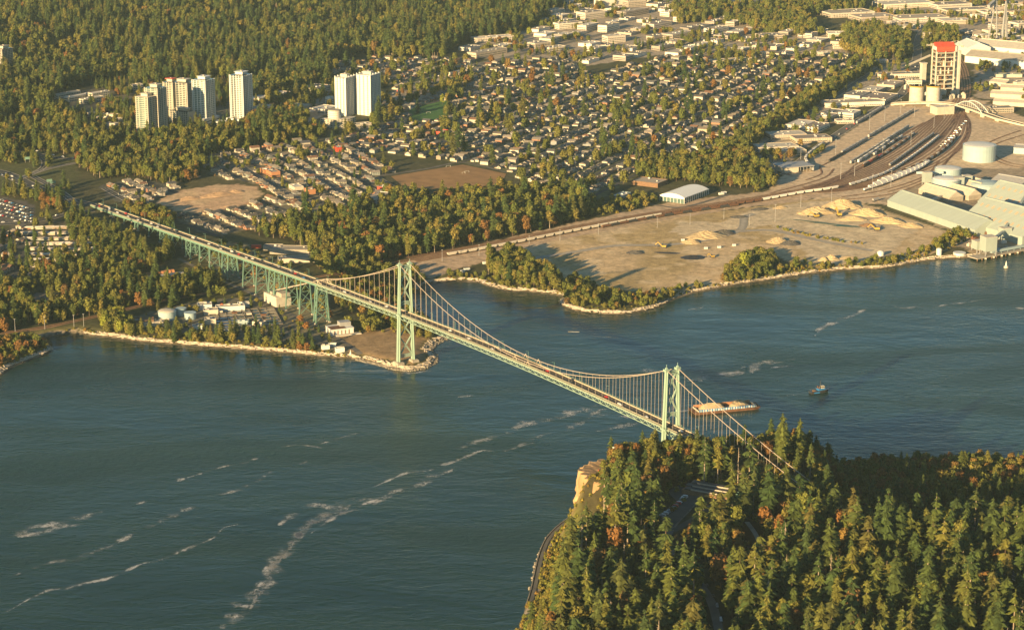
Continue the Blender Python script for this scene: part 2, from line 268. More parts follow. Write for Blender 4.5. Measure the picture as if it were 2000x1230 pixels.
# ------------------------------------------------------------------ zones (traced on the ground, then held in metres)
Z = {k: PW(v) for k, v in dict(
 hill=[(-700,-260),(1120,-260),(1110,0),(1040,52),(985,75),(900,85),(860,112),(780,114),(700,106),(660,128),(640,168),(600,176),(560,190),(520,205),(495,200),(492,165),(440,170),(425,152),(395,162),(340,160),(300,165),(240,152),(160,170),(120,178),(90,205),(60,217),(0,240),(-700,330)],
 westfield=[(10,500),(60,505),(110,545),(60,560),(0,560)], belt=[(-500,300),(-100,262),(0,262),(60,222),(130,222),(160,256),(250,268),(330,268),(400,260),(500,250),(570,240),(640,268),(600,276),(540,284),(490,292),(400,305),(385,350),(330,362),(250,345),(190,350),(152,330),(140,304),(60,296),(0,300),(-100,320),(-400,400)],
 wood=[(610,436),(690,408),(745,388),(800,392),(900,392),(985,376),(1100,378),(1150,392),(1160,425),(1080,446),(1000,462),(900,484),(800,502),(730,522),(640,545),(612,520),(600,500),(560,470),(500,462),(470,450),(520,446)],
 westwood=[(-400,720),(-300,560),(-60,540),(0,560),(60,530),(130,500),(160,500),(180,500),(205,470),(240,450),(330,452),(350,470),(345,505),(300,512),(290,545),(320,552),(400,540),(440,560),(435,578),(320,602),(190,616),(90,634),(0,650),(-200,700)],
 yardwood=[(1240,350),(1240,335),(1270,318),(1380,312),(1400,300),(1480,250),(1560,200),(1650,150),(1702,122),(1698,142),(1600,205),(1500,262),(1455,300),(1490,340),(1510,366),(1430,368),(1380,360),(1330,356)],
 eastwood=[(1640,64),(1700,58),(1770,78),(1776,108),(1760,120),(1690,116),(1650,104)], eastwood2=[(1800,60),(1870,70),(1872,92),(1800,100)],
 northeast=[(1300,20),(1420,12),(1570,40),(1600,70),(1560,76),(1470,58),(1400,40),(1320,50)], northeast2=[(1290,0),(1500,-20),(1660,-10),(1690,20),(1560,35),(1420,8)],
 towers=[(90,215),(160,175),(250,160),(330,160),(420,160),(500,170),(560,195),(620,245),(560,240),(450,255),(330,262),(240,262),(160,250)],
 suburb=[(520,205),(600,175),(640,130),(700,115),(860,115),(960,125),(1100,112),(1150,150),(1300,110),(1500,105),(1640,108),(1695,128),(1560,200),(1480,250),(1380,312),(1270,322),(1240,345),(1160,392),(1010,352),(985,335),(900,318),(760,300),(700,300),(640,262),(700,262),(740,225),(700,200),(640,200),(600,220)],
 rows=[(400,305),(490,292),(560,275),(640,268),(700,300),(770,330),(735,350),(800,376),(745,388),(690,405),(620,430),(560,400),(500,360),(440,350),(400,340)],
 rows2=[(335,418),(400,415),(500,392),(545,385),(620,420),(600,440),(520,446),(470,450),(420,462),(385,452),(350,432)],
 rows3=[(190,365),(250,350),(340,358),(345,378),(300,388),(290,400),(240,398),(205,380)],
 rows4=[(-60,455),(50,446),(58,470),(52,548),(-60,552)], mobile=[(10,440),(80,425),(130,432),(180,440),(210,460),(190,490),(130,505),(60,530),(10,545)],
 commerce=[(915,88),(985,72),(1060,42),(1130,-20),(1300,-60),(1660,-40),(1620,10),(1400,70),(1300,105),(1150,128),(1060,112),(960,120),(905,100)],
 commerce2=[(1290,112),(1400,72),(1500,50),(1640,64),(1650,106),(1560,108),(1440,112)], mall=[(500,200),(600,178),(640,168),(650,215),(600,240),(500,232)], mall2=[(735,215),(745,190),(880,130),(915,128),(900,165),(800,208)],
 strip=[(1470,262),(1560,205),(1700,130),(1780,118),(1790,140),(1690,200),(1600,255),(1560,300),(1500,345),(1480,300)],
 east=[(1640,50),(1700,20),(1900,-60),(2400,-80),(2400,240),(1900,190),(1900,100),(1780,60)],
 yard=[(1500,372),(1530,330),(1620,280),(1740,200),(1900,190),(2000,230),(2300,260),(2300,330),(2000,345),(1860,400),(1720,400),(1640,395),(1560,385)],
 sandfield=[(1010,486),(1120,462),(1300,428),(1440,408),(1560,392),(1640,385),(1720,410),(1860,455),(1870,480),(1800,500),(1720,515),(1640,518),(1580,522),(1500,500),(1440,545),(1380,560),(1300,572),(1240,570),(1160,560),(1090,545),(1040,520)],
 sandbright=[(1320,432),(1400,436),(1460,412),(1560,396),(1640,392),(1720,420),(1800,440),(1760,470),(1730,500),(1650,512),(1600,512),(1530,470),(1500,440),(1430,450),(1350,460),(1300,455)],
 corridor=[(760,520),(810,502),(900,484),(1000,462),(1300,396),(1500,372),(1640,345),(1660,372),(1560,392),(1400,412),(1240,448),(1040,492),(960,508),(870,530),(840,545),(800,530)],
 dry=[(760,345),(900,322),(985,340),(975,360),(900,368),(830,370),(780,362)], grass=[(794,214),(872,195),(866,238),(798,236)],
 building_site=[(300,398),(350,372),(420,360),(500,365),(512,380),(480,400),(400,418),(340,412)],
 plant=[(240,625),(330,598),(400,588),(480,578),(560,610),(640,655),(700,690),(560,668),(430,665),(320,650)],
 underdeck=[(430,470),(470,478),(560,520),(640,560),(640,650),(600,650),(540,600),(470,560),(430,540),(400,500)],
 point=[(660,655),(770,640),(840,660),(840,700),(800,712),(740,705),(690,690)],
 ramp=[(-300,280),(0,298),(60,292),(145,304),(150,330),(130,395),(60,385),(0,350),(-300,380)],
 lot=[(-200,380),(0,385),(62,402),(60,432),(0,438),(-200,450)], industry=[(1720,390),(1860,330),(2300,320),(2300,490),(1930,500),(1890,500),(1870,480),(1860,455)],
 mud=[(806,560),(900,570),(905,590),(880,600),(860,640),(830,620)]).items()}
def inz(n, X, Y): return inside(Z[n], X, Y)

# ------------------------------------------------------------------ ground sheet
nu, nv = 560, 680
ang = np.tan(np.linspace(-.40, .40, nu)); edge = np.linspace(-1, 1, nu)
ang = np.where(np.abs(edge) > .9, ang*(1+(np.abs(edge)-.9)*18), ang)
yy = np.concatenate([np.linspace(900, 1560, 24), 1560*np.power(5700/1560, np.linspace(0.001, 1, nv-54)), np.linspace(5800, 12000, 30)])
YY, AA = np.meshgrid(yy, ang, indexing='ij'); XX = YY*AA; XX = np.clip(XX, -5800, 5800)
# keep columns from folding where they are clipped
XX = np.sign(AA)*np.minimum(np.abs(XX), 5200+ (np.abs(edge)*600)[None, :])
HH = ht(XX, YY)
col = np.empty(XX.shape+(3,)); n1 = vnoise(XX, YY, 22, 1); n2 = vnoise(XX, YY, 7, 2); n3 = vnoise(XX, YY, 70, 4)
def paint(mask, c, a=1.0): m = (mask*a)[..., None]; col[:] = col*(1-m)+np.array(c)*m
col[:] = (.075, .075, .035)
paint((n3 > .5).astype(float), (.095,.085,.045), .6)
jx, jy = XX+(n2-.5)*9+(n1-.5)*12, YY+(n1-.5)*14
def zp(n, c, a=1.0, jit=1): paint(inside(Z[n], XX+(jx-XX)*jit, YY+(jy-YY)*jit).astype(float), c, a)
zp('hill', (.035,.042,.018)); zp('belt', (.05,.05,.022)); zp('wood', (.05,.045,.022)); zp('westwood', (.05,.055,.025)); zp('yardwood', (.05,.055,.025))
zp('suburb', (.13,.13,.065)); zp('towers', (.13,.12,.09)); zp('rows', (.2,.175,.115)); zp('rows2', (.17,.15,.1)); zp('rows3', (.11,.11,.09)); zp('mobile', (.11,.1,.075))
for k in ('commerce', 'commerce2', 'strip', 'east', 'mall', 'mall2'): zp(k, (.36,.3,.23))
zp('yard', (.56,.43,.29)); zp('industry', (.34,.27,.19)); zp('corridor', (.46,.34,.23)); zp('ramp', (.09,.095,.04)); zp('lot', (.12,.11,.1)); zp('plant', (.15,.14,.11)); zp('underdeck', (.2,.18,.11)); zp('point', (.32,.22,.12))
zp('sandfield', (.54,.40,.235)); paint(inz('sandfield', XX, YY)*smooth((n3-.35)*3), (.38,.28,.13), .8); paint(inz('sandfield', XX, YY)*smooth((n1-.55)*5), (.6,.47,.3), .7)
zp('sandbright', (.55,.44,.29)); paint(inz('sandbright', XX, YY)*smooth((n1-.5)*4), (.62,.51,.34), .8)
zp('building_site', (.5,.34,.21)); paint(inz('building_site', XX, YY)*smooth((n1-.5)*4), (.55,.4,.24), .8)
sn = sdist(NCOAST, XX, YY); sp = sdist(PCOAST, XX, YY)
paint(smooth((16-sn)/5)*(sn > 0)*(n2 > .25)*(XX < 600), (.17,.15,.06), .8)
paint(smooth((7.5-sn+4*(n2-.5))/3)*(sn > -3), (.34,.27,.19))
paint(smooth((3.4-sn)/1.2), (.10,.085,.06)); paint((sn < 0).astype(float), (.06,.06,.045)); zp('mud', (.2,.13,.08))
pm = sp > 0; paint(pm.astype(float), (.045,.04,.02)); paint(pm*smooth((n3-.5)*4), (.075,.035,.018), .7)
paint(pm*smooth((34-sp)/8)*(sp > 7), (.09,.095,.025)); paint(pm*(sp < 8), (.25,.21,.16))
# the bare rock face of the bluff
cf = np.array(U(1150, 915, 60)); ds = np.hypot(XX-48, YY-1822)
paint(pm*smooth((30-ds)/8)*(sp > 8)*(sp < 52), (.22,.16,.08))
v = np.stack([XX, YY, HH], -1).reshape(-1, 3); idx = np.arange(XX.size).reshape(XX.shape)
q = np.stack([idx[:-1, :-1], idx[:-1, 1:], idx[1:, 1:], idx[1:, :-1]], -1).reshape(-1, 4)
keep = (HH.reshape(-1)[q] > -4.9).any(1); q = q[keep]
def npmesh(name, v, q):
    me = bpy.data.meshes.new(name); me.vertices.add(len(v)); me.vertices.foreach_set('co', np.asarray(v, np.float32).ravel())
    k = q.shape[1]; me.loops.add(q.size); me.loops.foreach_set('vertex_index', q.astype(np.int32).ravel())
    me.polygons.add(len(q)); me.polygons.foreach_set('loop_start', np.arange(0, q.size, k, dtype=np.int32)); me.update(); me.validate(); return me
me = npmesh('ground', v, q); me.polygons.foreach_set('use_smooth', [True]*len(me.polygons))
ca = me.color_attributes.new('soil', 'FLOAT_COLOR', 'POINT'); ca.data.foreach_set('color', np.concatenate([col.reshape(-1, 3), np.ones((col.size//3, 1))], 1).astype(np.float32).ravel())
gm = bpy.data.materials.new('ground'); nt, N, L, bs = nodes(gm)
at = N.new('ShaderNodeAttribute'); at.attribute_name = 'soil'; geo = N.new('ShaderNodeNewGeometry')
za = N.new('ShaderNodeTexNoise'); za.inputs['Scale'].default_value = .11; za.inputs['Detail'].default_value = 8; za.inputs['Roughness'].default_value = .7; L.new(geo.outputs['Position'], za.inputs['Vector'])
mr = N.new('ShaderNodeMapRange'); mr.inputs[1].default_value = .3; mr.inputs[2].default_value = .7; mr.inputs[3].default_value = .6; mr.inputs[4].default_value = 1.4; L.new(za.outputs[0], mr.inputs[0])
mx = N.new('ShaderNodeVectorMath'); mx.operation = 'SCALE'; L.new(at.outputs['Color'], mx.inputs[0]); L.new(mr.outputs[0], mx.inputs['Scale']); L.new(mx.outputs[0], bs.inputs['Base Color'])
bs.inputs['Roughness'].default_value = .95; bs.inputs['Specular IOR Level'].default_value = .1
bp = N.new('ShaderNodeBump'); bp.inputs['Distance'].default_value = 1.1; L.new(za.outputs[0], bp.inputs['Height']); L.new(bp.outputs[0], bs.inputs['Normal'])
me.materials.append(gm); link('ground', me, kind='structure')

# ------------------------------------------------------------------ water
wm = bpy.data.materials.new('sea_water'); nt, N, L, bs = nodes(wm)
geo = N.new('ShaderNodeNewGeometry')
def wnz(scale, det, stretch, rot=0.0, dist_=0.0, rough=.55):
    mp = N.new('ShaderNodeMapping'); mp.inputs['Scale'].default_value = stretch; mp.inputs['Rotation'].default_value = (0, 0, rot); L.new(geo.outputs['Position'], mp.inputs[0])
    n = N.new('ShaderNodeTexNoise'); n.inputs['Scale'].default_value = scale; n.inputs['Detail'].default_value = det; n.inputs['Roughness'].default_value = rough; n.inputs['Distortion'].default_value = dist_; L.new(mp.outputs[0], n.inputs['Vector']); return n
r1 = wnz(.16, 5, (.55, 1, 1), R(12), .4); r2 = wnz(.035, 3, (.5, 1, 1), R(-18), .6); cur = wnz(.0035, 5, (.5, 1.6, 1), R(-35), 1.2); calm = wnz(.005, 4, (.6, 1.4, 1), R(20), .8)
b1 = N.new('ShaderNodeBump'); b1.inputs['Distance'].default_value = 1.5; L.new(r1.outputs[0], b1.inputs['Height'])
cm = N.new('ShaderNodeMapRange'); cm.inputs[1].default_value = .35; cm.inputs[2].default_value = .65; cm.inputs[3].default_value = .2; cm.inputs[4].default_value = 1.0; L.new(calm.outputs[0], cm.inputs[0]); L.new(cm.outputs[0], b1.inputs['Strength'])
b2 = N.new('ShaderNodeBump'); b2.inputs['Distance'].default_value = 3.0; b2.inputs['Strength'].default_value = .45; rm_ = N.new('ShaderNodeMapRange'); rm_.inputs[1].default_value = .4; rm_.inputs[2].default_value = .62; rm_.inputs[3].default_value = .1; rm_.inputs[4].default_value = .34; L.new(calm.outputs[0], rm_.inputs[0]); L.new(rm_.outputs[0], bs.inputs['Roughness']); L.new(r2.outputs[0], b2.inputs['Height']); L.new(b1.outputs[0], b2.inputs['Normal']); L.new(b2.outputs[0], bs.inputs['Normal'])
cr = N.new('ShaderNodeValToRGB'); cr.color_ramp.elements[0].position = .35; cr.color_ramp.elements[0].color = (.007,.028,.022,1); cr.color_ramp.elements[1].position = .7; cr.color_ramp.elements[1].color = (.02,.05,.04,1)
L.new(cur.outputs[0], cr.inputs[0]); L.new(cr.outputs[0], bs.inputs['Base Color']); bs.inputs['Roughness'].default_value = .2; bs.inputs['IOR'].default_value = 1.33; bs.inputs['Specular IOR Level'].default_value = .3
xs = np.linspace(-5900, 5900, 12); ys = np.linspace(-300, 12100, 12); v = [(x, y, 0) for y in ys for x in xs]
q = np.array([[j*12+i, j*12+i+1, (j+1)*12+i+1, (j+1)*12+i] for j in range(11) for i in range(11)]); me = npmesh('water', np.array(v), q); me.materials.append(wm); link('water', me, kind='structure')
# foam lines on the tide rips: thin lacy sheets lying on the water
fm = bpy.data.materials.new('foam'); nt, N, L, bs = nodes(fm); geo = N.new('ShaderNodeNewGeometry'); uv = N.new('ShaderNodeAttribute'); uv.attribute_name = 'dens'
bs.inputs['Base Color'].default_value = (.6,.6,.6,1); bs.inputs['Roughness'].default_value = .8
n = N.new('ShaderNodeTexNoise'); n.inputs['Scale'].default_value = .17; n.inputs['Detail'].default_value = 7; n.inputs['Roughness'].default_value = .72; n.inputs['Distortion'].default_value = 2.2; L.new(geo.outputs['Position'], n.inputs['Vector'])
n2_ = N.new('ShaderNodeTexNoise'); n2_.inputs['Scale'].default_value = .045; n2_.inputs['Detail'].default_value = 5; n2_.inputs['Roughness'].default_value = .65; L.new(geo.outputs['Position'], n2_.inputs['Vector']); n2m = N.new('ShaderNodeMath'); n2m.operation = 'MULTIPLY_ADD'; n2m.inputs[1].default_value = 3.6; n2m.inputs[2].default_value = -1.35; L.new(n2_.outputs[0], n2m.inputs[0])
d1 = N.new('ShaderNodeMath'); d1.operation = 'SUBTRACT'; d1.inputs[1].default_value = .5; L.new(n.outputs[0], d1.inputs[0]); d2 = N.new('ShaderNodeMath'); d2.operation = 'ABSOLUTE'; L.new(d1.outputs[0], d2.inputs[0])
d3 = N.new('ShaderNodeMath'); d3.operation = 'MULTIPLY_ADD'; d3.inputs[1].default_value = -7.0; d3.inputs[2].default_value = .8; L.new(d2.outputs[0], d3.inputs[0])
a1 = N.new('ShaderNodeMath'); a1.operation = 'ADD'; L.new(d3.outputs[0], a1.inputs[0]); L.new(n2m.outputs[0], a1.inputs[1])
a2 = N.new('ShaderNodeMath'); a2.operation = 'ADD'; L.new(a1.outputs[0], a2.inputs[0]); L.new(uv.outputs['Fac'], a2.inputs[1])
ms = N.new('ShaderNodeMapRange'); ms.inputs[1].default_value = 1.35; ms.inputs[2].default_value = 2.0; ms.inputs[4].default_value = .8; L.new(a2.outputs[0], ms.inputs[0]); L.new(ms.outputs[0], bs.inputs['Alpha'])
FOAM = [([(0,1052),(60,1036),(130,1012),(200,995)],9,.5),([(20,1048),(80,1040),(150,1022)],7,.55),([(0,1195),(70,1160),(130,1140),(200,1128),(290,1100),(380,1068),(420,1045),(480,1020)],3.5,.55),
 ([(490,1170),(510,1130),(540,1090),(580,1045),(640,1008),(720,978),(800,955)],9,.52),([(480,1190),(525,1110),(600,1030),(680,1000)],6,.6),([(560,1060),(620,1005),(700,990)],7,.55),([(600,1040),(660,1000),(760,962)],4,.6),([(540,1025),(590,990),(660,985),(700,960)],8,.46),([(520,1150),(470,1180),(430,1225)],12,.36),([(720,950),(790,925),(860,905),(930,885),(1040,868)],4,.55),
 ([(725,985),(800,945),(880,915)],8,.4),([(545,872),(580,868),(620,876)],3,.62),([(342,940),(356,934)],5,.75),([(262,984),(286,978)],4,.6),([(486,898),(500,894)],3,.7),([(360,932),(420,915),(480,900)],2.5,.42),([(620,866),(680,850),(730,838)],2.5,.42),
 ([(990,838),(1060,818),(1120,800),(1180,790)],10,.40),([(1100,830),(1180,812),(1290,806),(1330,790)],7,.38),([(880,880),(960,850),(1010,835)],8,.34),([(1340,745),(1380,735),(1420,728),(1450,715)],12,.46),([(1465,728),(1480,710),(1520,706)],9,.52),([(1500,718),(1545,714)],4,.62),([(1535,705),(1548,700)],3,.6),
 ([(1400,740),(1360,725)],8,.4),([(1585,655),(1610,632),(1640,620),(1700,602)],6,.46),([(1730,595),(1760,604),(1800,600),(1860,590),(1920,588)],4,.44),([(890,775),(920,772)],3,.55),([(1240,720),(1330,738)],10,.34),
 ([(1340,800),(1250,820),(1160,840)],7,.36),([(1620,752),(1560,768),(1500,775)],4,.3),([(1480,792),(1465,798),(1400,806)],3,.6),([(1000,872),(1100,835),(1200,790)],6,.35),([(0,1130),(200,1070),(400,980),(600,900)],6,.3),([(1980,600),(2000,604)],8,.45),
 ([(700,706),(735,716),(790,728),(835,722)],3,.45),([(1110,648),(1128,649)],2.5,.8),([(1340,605),(1370,600)],3,.5)]
v = []; q = []; dn = []
for pts, w, den in FOAM:
    p = np.array([U(*a) for a in pts]); seg = np.hypot(*(p[1:]-p[:-1]).T); T = np.concatenate([[0], np.cumsum(seg)]); k = max(4, int(T[-1]/6))
    t = np.linspace(0, T[-1], k); cx = np.interp(t, T, p[:, 0]); cyy = np.interp(t, T, p[:, 1])
    cx = cx+(vnoise(t, t*0+w, 40, 2)-.5)*18*min(1, T[-1]/150); cyy = cyy+(vnoise(t, t*0+w*2, 33, 6)-.5)*22*min(1, T[-1]/150)
    tx = np.gradient(cx); ty = np.gradient(cyy); ln = np.hypot(tx, ty)+1e-9; nx_, ny_ = -ty/ln, tx/ln; ww = w*(.45+.8*vnoise(t, t*0, 25, 8))*np.minimum(1, .25+4*np.minimum(t, T[-1]-t)/(T[-1]+1))
    o = len(v)
    for i in range(k):
        for jj, e in enumerate((-1, -.5, 0, .5, 1)):
            v.append((cx[i]+nx_[i]*e*ww[i]*.95, cyy[i]+ny_[i]*e*ww[i]*.95, .06)); dn.append(den*(1-abs(e)**1.3*.9)*(.8+.4*vnoise(np.array([t[i]]), np.array([0.]), 30, 9)[0]))
    for i in range(k-1):
        for j in range(4): a = o+i*5+j; q.append((a, a+1, a+6, a+5))
me = npmesh('foam', np.array(v), np.array(q)); me.attributes.new('dens', 'FLOAT', 'POINT').data.foreach_set('value', np.array(dn, np.float32)); me.materials.append(fm); link('foam', me, kind='stuff', label='streaks of white foam along the tide rips on the strait')

# ------------------------------------------------------------------ draped strips: streets, tracks, fields
def spline(pts, step=8.0):
    p = np.array(pts, float); n = len(p)
    if n < 3: 
        k = max(2, int(np.hypot(*(p[1]-p[0]))/step)); t = np.linspace(0, 1, k)[:, None]; return p[0]*(1-t)+p[-1]*t
    out = []
    for i in range(n-1):
        a, b, c, d = p[max(i-1, 0)], p[i], p[i+1], p[min(i+2, n-1)]; k = max(2, int(np.hypot(*(c-b))/step))
        for t in np.linspace(0, 1, k, endpoint=False): out.append(.5*(2*b+(c-a)*t+(2*a-5*b+4*c-d)*t*t+(3*b-a-3*c+d)*t**3))
    out.append(p[-1]); return np.array(out)
def offs(c, d):
    t = np.gradient(c, axis=0); t /= np.hypot(t[:, 0], t[:, 1])[:, None]+1e-9; return c+np.stack([-t[:, 1], t[:, 0]], 1)*d
def ribbon(b, c, w, dz, mi=0, off=0.0, zs=None):
    a = offs(c, off+w/2); e = offs(c, off-w/2); m_ = (a+e)/2
    za_ = (ht(a[:, 0], a[:, 1])+dz) if zs is None else zs+dz; zb = (ht(e[:, 0], e[:, 1])+dz) if zs is None else zs+dz
    if w > 8 and zs is None: za_ = zb = np.maximum(za_, zb)
    vs = [(e[i][0], e[i][1], zb[i]) for i in range(len(c))]+[(a[i][0], a[i][1], za_[i]) for i in range(len(c))]; n = len(c)
    b.add(vs, [(i, i+1, n+i+1, n+i) for i in range(n-1)], mi)
def street(pts, w, name='street', mt='asphalt', dz=.25, lines=True, raw=False):
    c = spline(pts if raw else PW(pts)); b = MB(); ribbon(b, c, w, dz); 
    if w >= 7: ribbon(b, c, 1.6, dz+.08, 1, w/2+1.2); ribbon(b, c, 1.6, dz+.08, 1, -w/2-1.2)
    if lines and w >= 7: ribbon(b, c, .35, dz+.04, 2)
    b.build(name, [mt, 'concrete', 'concrete_pale'], kind='structure'); return c
ROADS = []
def rd(*a, **k): ROADS.append((street(*a, **k), a[1])); return ROADS[-1][0]
rd([(455,560),(490,575),(560,612),(640,652),(700,692)], 6, 'street', 'asphalt_pale'); rd([(345,505),(370,518),(430,548),(480,570)], 6, 'street', 'asphalt_pale')
rd([(-100,318),(0,338),(60,365),(110,385),(160,398),(172,402)], 20, 'road'); rd([(-200,440),(0,438),(80,430),(130,418),(180,412)], 9, 'road')
rd([(30,352),(75,332),(84,318),(78,310),(62,308)], 7, 'street'); rd([(30,350),(90,330),(150,318),(260,300)], 7, 'street', 'asphalt_pale'); rd([(0,296),(50,297),(100,308),(150,312)], 8, 'road')
rd([(60,345),(110,372),(140,395)], 8,'street'); rd([(200,368),(230,385),(262,402),(300,415)], 7, 'street')
rd([(575,268),(640,296),(690,310),(740,330)], 8, 'street','asphalt_pale'); rd([(595,330),(640,360),(690,390)], 7, 'street','asphalt_pale'); rd([(465,322),(500,345),(560,378),(600,395),(640,415)], 7, 'street','asphalt_pale'); rd([(420,328),(470,322),(540,300),(610,310),(650,300)], 7, 'street','asphalt_pale')
rd([(735,348),(770,370),(790,382)], 8, 'street', 'asphalt_pale'); rd([(735,345),(830,330),(900,318),(985,337)], 6, 'street', 'asphalt_pale')
rd([(740,195),(800,168),(880,140),(1040,100),(1200,60)], 14, 'road', 'asphalt_pale'); rd([(1530,342),(1600,285),(1690,225),(1760,180),(1785,120),(1800,60),(1880,10),(1960,-50)], 14, 'road', 'asphalt_pale')
rd([(1460,300),(1520,262),(1640,180),(1740,118),(1850,60)], 8, 'road', 'asphalt_pale'); rd([(1155,390),(1180,395),(1270,400),(1330,405),(1420,380)], 6, 'street', 'asphalt_pale')
rd([(1240,545),(1010,497)], 6, 'path', 'sand_pile', lines=False) if 0 else None
rd([(1035,505),(1120,492),(1200,480),(1300,478),(1370,470),(1440,450),(1450,425),(1470,418)], 7, 'path', 'concrete', lines=False); rd([(1440,452),(1500,450),(1560,462),(1620,475),(1700,490)], 8, 'path', 'concrete', lines=False)
rd([(1880,205),(1940,232),(2000,245),(2100,262)], 7, 'street')
# park road, car park, seawall
rd([(1375,962),(1335,1000),(1305,1035),(1300,1060),(1315,1090),(1355,1130),(1385,1175),(1400,1230),(1405,1300)], 6.8, 'road', 'asphalt_pale'); rd([(1300,1030),(1325,1010),(1350,985),(1375,965)], 6.8, 'street'); rd([(1410,975),(1385,990),(1350,1015),(1310,1040)], 6,'street')
rd([(1455,1020),(1475,1050),(1488,1090),(1470,1110)], 4, 'path', 'concrete', lines=False); rd([(1940,1100),(1985,1130),(2040,1150)], 8, 'road')
ROADS[-5:] = [(c, w+7) for c, w in ROADS[-5:]]
pc = np.array([(9,1655)]+PCOAST[3:9], float); pc = spline([tuple(p) for p in pc]); b = MB(); w0 = offs(pc, -4.0)
ribbon(b, w0, 3.0, 0, 0, 0, np.full(len(w0), 3.6)); b.build('seawall_path', ['asphalt_pale'], kind='structure')
b = MB()
for i in range(len(w0)-1):
    a1_, a2_ = offs(pc, -1.0)[i], offs(pc, -1.0)[i+1]; b.beam((a1_[0], a1_[1], 1.6), (a2_[0], a2_[1], 1.6), .8, 4.4)
b.build('seawall', ['rock'], label='low stone seawall curving round the foot of the wooded bluff', cat='wall')
def field(n, poly, m_, dz=.3):
    c = np.mean(poly, 0); b = MB(); pts = []
    k = len(poly)
    for i in range(k):
        for t in np.linspace(0, 1, 12, endpoint=False): pts.append(np.array(poly[i])*(1-t)+np.array(poly[(i+1) % k])*t)
    rings = []
    for r_ in np.linspace(1, 0, 9)[:-1]: rings += [tuple(c+(p-c)*r_) for p in pts]
    A = np.array(rings+[tuple(c)]); zz = ht(A[:, 0], A[:, 1])+dz; m2 = len(pts); vs = [(A[i, 0], A[i, 1], zz[i]) for i in range(len(A))]
    fs = [(r*m2+i, r*m2+(i+1) % m2, (r+1)*m2+(i+1) % m2, (r+1)*m2+i) for r in range(7) for i in range(m2)]+[(7*m2+i, 7*m2+(i+1) % m2, 8*m2) for i in range(m2)]
    o = link(n, None); b.add(vs, fs); bpy.data.objects.remove(o); b.build(n, [m_], kind='structure')
field('playing_field', Z['dry'], 'dry_grass'); field('sports_field', Z['grass'], 'grass_green')
Z['gravel_lot'] = PW([(42,588),(68,572),(112,574),(108,590),(60,597)]); field('gravel_lot', Z['gravel_lot'], 'asphalt_pale')
field('parking_lot', PW([(1312,1030),(1280,1012),(1340,958),(1375,950),(1362,975)]), 'asphalt'); field('forecourt', PW([(1300,960),(1330,945),(1360,975),(1325,985)]), 'asphalt')
# ------------------------------------------------------------------ the suspension bridge
def zdeck(s):
    if s < -187: return 52.4+(s+187)*.0415
    if s < 0: return 52.4+6.2*(s+187)/187
    if s < 473: return 58.6+3.2*(1-((s-236.5)/236.5)**2)
    return 58.6-3.6*(s-473)/187
bridge = thing('suspension_bridge', 'long pale green suspension bridge with two braced towers crossing the strait', 'bridge', B(0, 0, 0))
inv = Vector(bridge.location)
def badd(b, name, mats, parent=None, **k):
    p = parent or bridge; o = b.build(name, mats, p, **k); o.location = -inv if p is bridge else (0,0,0)
    return o
def runs(s0, s1, st): n = max(1, round((s1-s0)/st)); return [s0+(s1-s0)*i/n for i in range(n+1)]
def long_box(b, S, l0, l1, z0, z1, mi=0):
    o = []
    for s in S: z = zdeck(s); o += [B(s,l0,z+z0), B(s,l1,z+z0), B(s,l1,z+z1), B(s,l0,z+z1)]
    fs = [(3,2,1,0)]
    for i in range(len(S)-1):
        a = i*4; fs += [(a+j, a+(j+1) % 4, a+4+(j+1) % 4, a+4+j) for j in range(4)]
    a = (len(S)-1)*4; fs.append((a,a+1,a+2,a+3)); b.add(o, fs, mi)
S = runs(-187, 668, 11.0)
b = MB(); long_box(b, S, -5.1, 5.1, -.5, 0); badd(b, 'roadway', 'road_deck')
b = MB()
for off in (-1.55, 1.55):
    for i in range(0, len(S)-1):
        if off: 
            for t in (0, .5): s = S[i]+11*t; long_box(b, [s, s+3], off-.1, off+.1, .01, .05)
badd(b, 'lane_marking', 'concrete_pale', kind='stuff')
for sg in (-1, 1):
    b = MB(); long_box(b, S, sg*5.15, sg*6.9, -.3, .28); badd(b, 'sidewalk', 'bridge_cream')
    b = MB(); long_box(b, S, sg*5.1, sg*5.25, .3, 1.2); badd(b, 'barrier', 'bridge_cream')
    b = MB(); long_box(b, S, sg*6.95, sg*7.15, .2, .35); long_box(b, S, sg*6.95, sg*7.15, 1.25, 1.45)
    for i in range(len(S)-1):
        for t in range(4): s = S[i]+(S[i+1]-S[i])*t/4; z = zdeck(s); b.beam(B(s,sg*7.05,z+.2), B(s,sg*7.05,z+1.4), .18)
    badd(b, 'railing', 'bridge_teal')
    b = MB(); long_box(b, S, sg*6.3, sg*7.2, -1.1, -.35); badd(b, 'fascia_girder', 'bridge_green')
    b = MB(); long_box(b, S, sg*6.2, sg*6.9, -5.2, -4.6)
    for i in range(len(S)-1):
        s0, s1 = S[i], S[i+1]; sm = (s0+s1)/2
        b.beam(B(s0,sg*6.6,zdeck(s0)-4.9), B(sm,sg*6.6,zdeck(sm)-.9), .42); b.beam(B(sm,sg*6.6,zdeck(sm)-.9), B(s1,sg*6.6,zdeck(s1)-4.9), .42); b.beam(B(s0,sg*6.6,zdeck(s0)-4.9), B(s0,sg*6.6,zdeck(s0)-.9), .36)
    badd(b, 'stiffening_truss', 'bridge_green')
b = MB()
for s in S: z = zdeck(s); b.beam(B(s,-6.6,z-1.2), B(s,6.6,z-1.2), .5, 1.0); b.beam(B(s,-6.6,z-4.9), B(s,6.6,z-4.9), .4)
badd(b, 'floor_beams', 'bridge_green', kind='stuff')
